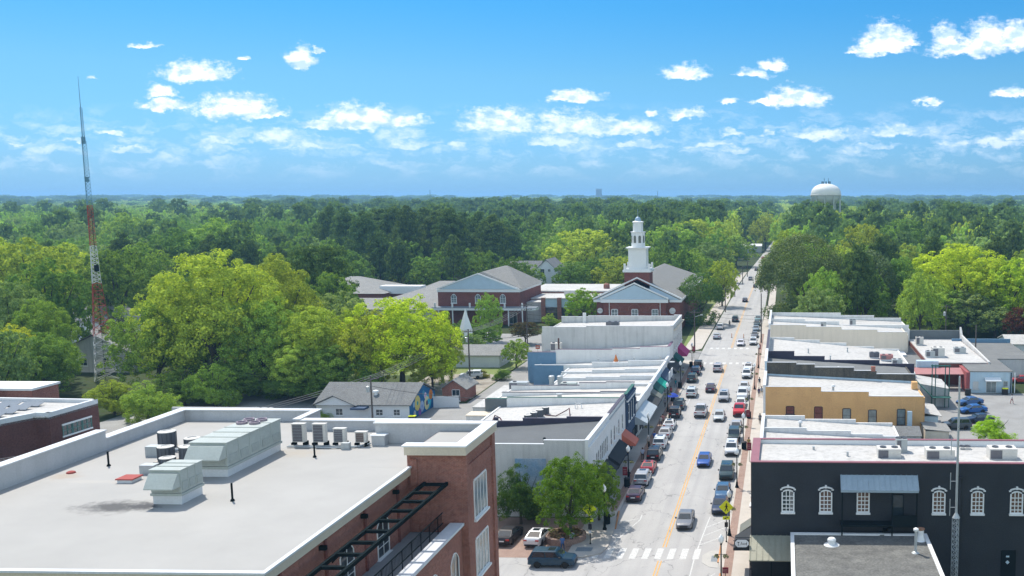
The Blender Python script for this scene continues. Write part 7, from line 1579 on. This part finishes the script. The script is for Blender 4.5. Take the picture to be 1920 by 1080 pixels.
# the two corner trees
tree('broad', 'hi', 0, -22.9, 102.6, 9.3, 8.2, (.115, .21, .026), 'dense green tree over the brick planter at the near corner', 'corner trees', 1.0)
tree('broad', 'hi', 1, -20.9, 108.6, 7.0, 5.6, (.12, .20, .03), 'smaller green tree touching the corner tree, nearer the shop front', 'corner trees', 2.0)
tree('low', 'hi', 1, -29.6, 107.4, 7.3, 6.2, (.06, .12, .03), 'dark dense tree between the brick tower and the bare side wall', 'corner trees', 0.5, name='dark_tree')
NEAR = [('broad', 405, 470, 735, 235, YG, 'largest bright yellow green tree left of centre, its limbs showing through'), ('broad', 520, 478, 700, 150, YG, 'yellow green tree touching the right side of the largest one'),
 ('broad', 300, 560, 735, 150, MG, 'mid green tree at the left foot of the largest yellow green tree'), ('broad', 600, 572, 738, 150, YG, 'bright green tree left of the round yellow clump'), ('broad', 755, 555, 735, 190, (.42, .54, .04), 'rounded brightest yellow green tree in front of the grey roofs'),
 ('broad', 690, 585, 742, 120, YG, 'yellow green tree just left of the brightest rounded one'), ('broad', 500, 560, 738, 150, MG, 'mid green tree in shade below the largest yellow green tree'), ('low', 450, 672, 748, 120, DG, 'dark bushy tree at the edge of the rear lot'),
 ('low', 405, 672, 765, 100, MG, 'bushy mid green shrub left of the rear lot'), ('low', 280, 706, 795, 120, MG, 'leafy shrub just behind the near parapet'), ('low', 215, 705, 778, 90, YG, 'pale green shrub by the end of the dark brick building'),
 ('broad', 830, 600, 716, 80, YG, 'yellow green tree around the white pointed monument'), ('low', 545, 690, 750, 130, DG, 'dark shrubby tree at the back of the rear lot'), ('low', 625, 696, 750, 120, DG, 'dark shrubby tree behind the left end of the mural house roof'), ('low', 700, 690, 752, 120, MG, 'green shrubby tree behind the right end of the mural house roof'), ('low', 345, 690, 760, 120, DG, 'dark shrubby tree below the largest yellow green tree'), ('broad', 812, 640, 735, 80, YG, 'low yellow green tree overhanging the brick garage'), ('broad', 640, 645, 748, 130, DG, 'dark green tree behind the mural house roof'),
 ('broad', 570, 640, 748, 120, MG, 'mid green tree at the far edge of the rear lot'), ('broad', 60, 448, 640, 150, YY, 'yellowish tree at the left edge, second from the frame'), ('broad', 5, 445, 630, 110, YY, 'yellowish tree cut by the left edge of the picture'),
 ('broad', 130, 455, 610, 120, YG, 'yellow green tree directly left of the mast'), ('broad', 95, 485, 690, 150, DG, 'dark green tree in front of the yellowish trees at left'), ('broad', 30, 530, 715, 140, BG, 'blue green tree at the left edge'),
 ('broad', 88, 560, 720, 110, MG, 'mid green tree left of the mast foot'), ('broad', 20, 610, 740, 110, (.45, .50, .05), 'yellow tinted tree low at the left edge'), ('broad', 85, 625, 748, 120, DG, 'dark tree behind the red brick block'),
 ('spread', 95, 640, 738, 110, MG, 'layered flat branched tree left of the mast foot'), ('broad', 225, 465, 640, 120, DG, 'dark green tree right behind the mast'), ('broad', 275, 455, 610, 110, MG, 'mid green tree between the mast and the largest yellow green tree'),
 ('broad', 335, 428, 560, 120, DG, 'dark green tree behind the top of the largest yellow green tree'), ('broad', 245, 400, 505, 90, MG, 'green tree high behind the mast'), ('broad', 420, 410, 540, 120, MG, 'green tree on the ridge above the largest yellow green tree'),
 ('spread', 245, 566, 620, 110, YG, 'flat spreading pale green tree above the pale house roof'), ('dome', 225, 590, 690, 60, (.05, .06, .04), 'dark twiggy evergreen in front of the pale house'), ('spread', 605, 462, 640, 130, PG, 'dark layered pine in front of the grey roofs'),
 ('broad', 705, 478, 545, 75, BG, 'rounded grey green tree before the pine row'), ('broad', 762, 510, 535, 45, YG, 'small bright tree behind the grey roofs'), ('broad', 918, 548, 640, 50, MG, 'slim bright green tree in front of the brick hall'),
 ('broad', 905, 605, 655, 70, DG, 'dark small tree at the edge of the hall lot'), ('broad', 868, 600, 660, 60, DG, 'second dark small tree at the edge of the hall lot, further left'), ('broad', 885, 625, 678, 60, BG, 'grey green small tree beside the police car in the lot'), ('spread', 985, 605, 645, 55, (.10, .07, .05), 'small brownish tree beside the pole in the lot'), ('broad', 968, 636, 690, 50, MG, 'small tree next to the white house'),
 ('broad', 1095, 540, 612, 70, (.22, .38, .04), 'bright green tree between the glazed entrance and the church'), ('low', 1033, 585, 612, 40, MG, 'small shrub before the glazed entrance'), ('low', 1060, 590, 612, 30, MG, 'little shrub left of the bright tree by the church'),
 ('broad', 1100, 428, 535, 130, YY, 'yellow tinted tree left of the steeple'), ('broad', 1160, 480, 560, 90, YG, 'yellow green tree directly left of the steeple base'), ('broad', 1068, 492, 545, 90, BG, 'grey green tree beside the white two storey house'),
 ('broad', 1045, 440, 520, 70, MG, 'green tree above the white two storey house'), ('broad', 1265, 420, 520, 100, MG, 'green tree just right of the steeple'), ('broad', 1305, 410, 510, 120, YG, 'tall bright green tree right of the steeple'), ('broad', 1290, 470, 540, 110, DG, 'dark tree behind the church roof'),
 ('dome', 1313, 512, 608, 84, (.09, .19, .025), 'round dark dense tree at the corner beyond the left row'), ('broad', 1354, 485, 575, 56, YG, 'bright small tree beyond the round dark one'), ('broad', 1435, 402, 470, 60, YG, 'bright tree where the street bends'),
 ('dome', 1505, 440, 612, 165, MAG, 'huge dark evergreen right of the street'), ('broad', 1480, 428, 560, 70, YG, 'bright tree behind the huge dark evergreen'), ('broad', 1525, 452, 540, 60, MG, 'green tree at the right shoulder of the huge evergreen'), ('broad', 1528, 548, 612, 100, BG, 'low grey green tree behind the tan building'),
 ('broad', 1618, 418, 540, 90, YG, 'bright rounded tree right of the huge evergreen'), ('dome', 1625, 470, 605, 110, PG, 'dark conifer like tree right of the huge evergreen'), ('broad', 1690, 480, 600, 90, DG, 'dark tree right of the glimpsed white roof'),
 ('broad', 1800, 458, 615, 190, (.44, .56, .045), 'largest bright yellow green tree at the right'), ('broad', 1890, 485, 622, 130, (.42, .54, .045), 'bright yellow green tree at the right edge'), ('broad', 1745, 530, 628, 120, MG, 'mid green tree behind the far parking roofs'), ('broad', 1815, 545, 628, 110, BG, 'grey green tree below the largest bright tree at right'),
 ('broad', 1865, 575, 632, 90, BG, 'pale grey green tree above the small pale building'), ('low', 1620, 585, 612, 60, YG, 'low yellow green shrub behind the tan building'), ('broad', 1912, 575, 640, 60, (.12, .03, .03), 'dark red leaved tree at the right edge'), ('broad', 965, 493, 545, 70, (.10, .025, .035), 'dark red leaved tree behind the brick hall'),
 ('low', 1862, 775, 835, 85, (.34, .50, .04), 'bright green small tree in front of the right hand parked cars'), ('broad', 1690, 408, 520, 90, DG, 'dark green tree on the right ridge'), ('broad', 1380, 440, 500, 70, MG, 'green tree left of the street before the canopy building'),
 ('broad', 1335, 455, 530, 80, BG, 'grey green tree right of the tall bright one'), ('low', 130, 800, 880, 75, YG, 'pale green tree tips in front of the dark brick building'), ('low', 8, 820, 900, 70, YG, 'pale green tree tips at the left edge before the dark brick building'),
 ('low', 940, 690, 712, 40, DG, 'clipped dark shrub before the small white house'), ('low', 905, 692, 708, 30, (.2, .2, .03), 'yellowish shrub at the wall of the small white house'), ('low', 598, 768, 790, 50, MG, 'weedy shrub at the corner of the mural house')]
for (k_, cx_, yt, yb, wp, col_, lab) in NEAR: photo_tree(k_, 'hi' if (yb > 690 or wp > 150) else 'mid', cx_, yt, yb, wp, col_, lab)
for i, (cx_, yt) in enumerate([(622, 392), (652, 396), (688, 402), (715, 398), (742, 394), (768, 392), (798, 396), (822, 402), (848, 398), (872, 404), (900, 402), (925, 408), (948, 420)]):
    photo_tree('pine', 'mid', cx_, yt, 520 + (i % 3) * 8, 78 + (i * 37 % 30), PG, ['leftmost', 'second', 'third', 'fourth', 'fifth', 'sixth', 'seventh', 'eighth', 'ninth', 'tenth', 'eleventh', 'twelfth', 'rightmost'][i] + ' tall pine of the dark row behind the brick hall', 'tall pines in a row behind the brick hall')
# fill the woods with single trees near the town
BLOCK = [(-165, -98, 280, 352), (-104, -48, 272, 334), (-54, -24, 255, 345), (-125, -57, 140, 190), (-92, -40, 190, 262), (-58, -3, 80, 262), (-30, 2, 236, 700), (-4, 60, 60, 242), (60, 110, 110, 200), (-178, -134, 198, 250), (-125, -50, 60, 140), (-94, -78, 352, 380), (-110, -86, 384, 400), (-120, -88, 362, 434), (16, 47, 425, 445), (28, 44, 636, 658), (17, 42, 668, 694), (-200, -184, 590, 612), (-6, 0, 240, 340)]
def road_clear(x, y): return abs(x - xc(y)) > (13 if y > 240 else 25)
VIEW = [(-.452, -.252, 190, 284), (-.735, -.648, 120, 236), (-.252, -.218, 300, 358), (-.44, -.34, 150, 200)]     # open ground in front of the long low roofs and houses
def in_open(x, y): return any(a < x / y < b_ and c_ < y < d_ for a, b_, c_, d_ in VIEW)
cand = []
rw = random.Random(21)
y = 150.0
while y < 620:
    x = -y * .82
    while x < y * .30 + 20:
        px_, py_ = x + rw.uniform(-3, 3), y + rw.uniform(-3, 3)
        if not in_open(px_, py_) and not any(a - 2 < px_ < b_ + 2 and c_ - 2 < py_ < d_ + 2 for a, b_, c_, d_ in BLOCK) and road_clear(px_, py_) and all((px_ - tx) ** 2 + (py_ - ty) ** 2 > (tr * .75 + 3) ** 2 for tx, ty, tr in TREES): cand.append((px_, py_))
        x += 11.5
    y += 11.5
def wood_col(x, y):
    n = math.sin(x * .021 + 1.3) + math.sin(y * .017 + x * .008) + rw.uniform(-1.1, 1.1)
    return (YG, 'bright yellow green') if n > 1.25 else (MG, 'mid green') if n > .1 else (BG, 'grey green') if n > -.6 else (DG, 'dark green')
cand.sort(key=lambda p: math.hypot(*p))
NIND = 300 - len(NEAR) - 13 - 3
ind, rest = cand[:NIND], cand[NIND:]
for (x, y) in ind:
    col_, cn_ = wood_col(x, y); pine = rw.random() < (.17 if x < -40 else .10); h = rw.uniform(17, 24) if pine else rw.uniform(13, 19)
    where = ('left of the mast' if x / y < -.70 else 'behind the mast' if x / y < -.62 else 'behind the yellow green trees' if x / y < -.42 else 'behind the brick hall' if x / y < -.23 else 'around the church' if x < -10 else 'right of the street beyond the shops')
    far_ = 'near' if y < 260 else 'middle' if y < 340 else 'far'
    if pine: tree('pine', 'mid' if y < 350 else 'lo', rw.randrange(3), x, y, h, h * .62, tcol(PG), 'dark pine in the %s woods %s' % (far_, where), 'pines ' + where + ', ' + far_ + ' rows')
    else: tree('broad', 'mid' if y < 350 else 'lo', rw.randrange(3), x, y, h, rw.uniform(11, 15.5), tcol(col_), '%s leafy tree in the %s woods %s' % (cn_, far_, where), cn_ + ' trees ' + where + ', ' + far_ + ' rows')
# ---- the woods beyond: one object, instanced crowns
protos = []
for i, (kd, lod) in enumerate([('broad', 'lo'), ('broad', 'lo'), ('broad', 'lo'), ('pine', 'lo')]):
    me = crown_mesh('far_crown', kd, 200 + i, 130, 1800 if kd == 'broad' else 1100, .040, m_leafi); protos.append(me)
pts = []; att = []   # (x, y, variant, sx, sz, tint)
def add_pt(x, y, big=1.0):
    n = math.sin(x * .011 + 1.3) + math.sin(y * .007 + x * .004 + 2) + rw.uniform(-1.2, 1.2)
    pine = rw.random() < (.11 + .10 * math.sin(x * .006 + y * .003)); base = PG if pine else (YG if n > 1.2 else MG if n > -.1 else BG if n > -.8 else DG)
    k = rw.uniform(.8, 1.2); h = (rw.uniform(17, 24) if pine else rw.uniform(12, 18)) * (1 + .12 * (big - 1)) * (1.42 if 480 < y < 1300 else 1.15); wd_ = (h * .75 if pine else rw.uniform(12, 17)) * big
    pts.append((x, y, 0)); att.append((3 if pine else rw.randrange(3), wd_, h, base[0] * k * 1.4, base[1] * k * 1.4, base[2] * k * 1.3))
for p in rest: add_pt(*p)
for k in range(70): add_pt(rw.uniform(-2, 62), rw.uniform(560, 655)); pts[-1] = pts[-1]; att[-1] = att[-1][:1] + (att[-1][1] * 1.1, rw.uniform(24, 28)) + att[-1][3:]
def fill(y0, y1, st, big):
    y = y0
    while y < y1:
        x = -y * .86 - 20; s_ = st * (1 + (y - y0) / y0 * .5)
        while x < y * .34 + 30:
            a, b_ = x + rw.uniform(-.45, .45) * s_, y + rw.uniform(-.45, .45) * s_
            if (b_ > 1500 or abs(a - xc(b_)) > 12 + (b_ - 600) * .004) and not any(q[0] < a < q[1] and q[2] < b_ < q[3] for q in BLOCK): add_pt(a, b_, big * (1 + (y - y0) / y0 * .5))
            x += s_
        y += s_
fill(620, 1300, 11.5, 1.0); fill(1300, 2600, 22, 1.9); fill(2600, 5200, 44, 3.6)
me = bpy.data.meshes.new('woods'); me.from_pydata(pts, [], [])
A = np.array(att, dtype=np.float32)
for nm, ty, arr in (('variant', 'INT', A[:, 0].astype(np.int32)), ('size', 'FLOAT_VECTOR', np.stack([A[:, 1], A[:, 1], A[:, 2]], 1)), ('tint', 'FLOAT_VECTOR', A[:, 3:6])):
    at_ = me.attributes.new(nm, ty, 'POINT'); at_.data.foreach_set('value' if ty == 'INT' else 'vector', arr.ravel())
woods = bpy.data.objects.new('woods', me); C.objects.link(woods); struct(woods, 'stuff'); woods['label'] = 'far woods of mixed broadleaf trees and pines reaching toward the horizon'; woods['category'] = 'woods'
ng = bpy.data.node_groups.new('woods', 'GeometryNodeTree'); ng.interface.new_socket('Geometry', in_out='INPUT', socket_type='NodeSocketGeometry'); ng.interface.new_socket('Geometry', in_out='OUTPUT', socket_type='NodeSocketGeometry')
N_ = ng.nodes; Lk = ng.links; gi = N_.new('NodeGroupInput'); go = N_.new('NodeGroupOutput'); join = N_.new('GeometryNodeJoinGeometry')
def named(nm, ty): a = N_.new('GeometryNodeInputNamedAttribute'); a.data_type = ty; a.inputs[0].default_value = nm; return [o for o in a.outputs if o.enabled][0]
va, sz = named('variant', 'INT'), named('size', 'FLOAT_VECTOR')
for i, pm in enumerate(protos):
    po = bpy.data.objects.new('far_crown', pm)      # unlinked source for the instances
    cmp_ = N_.new('FunctionNodeCompare'); cmp_.data_type = 'INT'; cmp_.operation = 'EQUAL'; ins_ = [s_ for s_ in cmp_.inputs if s_.type == 'INT']; Lk.new(va, ins_[0]); ins_[1].default_value = i
    oi = N_.new('GeometryNodeObjectInfo'); oi.inputs['Object'].default_value = po; oi.inputs['As Instance'].default_value = True
    ip = N_.new('GeometryNodeInstanceOnPoints'); rv = N_.new('FunctionNodeRandomValue'); rv.data_type = 'FLOAT_VECTOR'
    rv.inputs[0].default_value = (0, 0, 0); rv.inputs[1].default_value = (.05, .05, 6.28)
    Lk.new(gi.outputs[0], ip.inputs['Points']); Lk.new(cmp_.outputs[0], ip.inputs['Selection']); Lk.new(oi.outputs['Geometry'], ip.inputs['Instance']); Lk.new(rv.outputs[0], ip.inputs['Rotation']); Lk.new(sz, ip.inputs['Scale'])
    Lk.new(ip.outputs[0], join.inputs[0])
Lk.new(join.outputs[0], go.inputs[0]); md = woods.modifiers.new('woods', 'NODES'); md.node_group = ng
# ---- canopy sheet farther out and the low hills on the horizon
def canopy_material(name, c1, c2):
    m = bpy.data.materials.new(name); m.use_nodes = True; t = NT(m.node_tree); P = t.n('ShaderNodeNewGeometry').outputs['Position']
    a = t.ramp(t.noise(P, .004, 7, .65), [(.35, c1), (.65, c2)]); n2 = t.noise(P, .03, 3, .6)
    a = t.mix(t.n('ShaderNodeMapRange', {0: n2, 1: .45, 2: .65, 3: 0.0, 4: .5}).outputs[0], a, (.012, .022, .010, 1))
    b = t.n('ShaderNodeBsdfDiffuse', {0: a}); t.n('ShaderNodeOutputMaterial', {0: b.outputs[0]}); return m
def relief(name, y0, y1, ny, nx, fn, mat, ratio=1.12):
    vs = []; fs = []
    for j in range(ny + 1):
        y = y0 * (y1 / y0) ** (j / ny)
        for i in range(nx + 1): x = -y * 1.0 + (y * 1.5) * i / nx; vs.append((x, y, fn(x, y, j / ny)))
    for j in range(ny):
        for i in range(nx): k = j * (nx + 1) + i; fs.append((k, k + 1, k + nx + 2, k + nx + 1))
    me = bpy.data.meshes.new(name); me.from_pydata(vs, [], fs); me.materials.append(mat); o = bpy.data.objects.new(name, me); C.objects.link(o); struct(o); return o
from mathutils import noise as mn
relief('far_canopy', 4800, 14000, 60, 260, lambda x, y, t: 6 + 9 * t + 14 * mn.fractal(Vector((x * .004, y * .0015, 3)), 1.0, 2.1, 4) * (.5 + t) if t > 0 else -1, canopy_material('far_canopy', (.09, .15, .04), (.14, .22, .05)))
def ridge(x, y, t, base, amp, sd): return -5 if t < .02 else (base + amp * mn.fractal(Vector((x * .00018 + sd, y * .0001, sd)), 1.0, 2.0, 5)) * math.sin(math.pi * min(1, t * 1.2) * .5) + 2.0 * mn.noise(Vector((x * .006, sd, 0)))
relief('hills', 13500, 19000, 10, 300, lambda x, y, t: ridge(x, y, t, 30, 14, 2.1), canopy_material('hill_woods', (.03, .055, .02), (.05, .08, .03)))
relief('hills', 22000, 30000, 10, 300, lambda x, y, t: ridge(x, y, t, 48, 12, 7.7), canopy_material('hill_woods_far', (.03, .05, .03), (.04, .07, .03)))
# ---- air
hz = MB(); hz.box(-34000, 22000, -2800, 42000, -7, 70)
hzo = hz.build('haze', []); struct(hzo, 'stuff')
hm = bpy.data.materials.new('haze_air'); hm.use_nodes = True; t = NT(hm.node_tree)
vol = t.n('ShaderNodeVolumePrincipled', {'Color': (.30, .60, .95, 1), 'Density': 0.00017, 'Anisotropy': 0.2}); t.n('ShaderNodeOutputMaterial', {'Volume': vol.outputs[0]})
hzo.data.materials.append(hm); hzo['label'] = 'pale blue air over the whole landscape'; hzo['category'] = 'haze'
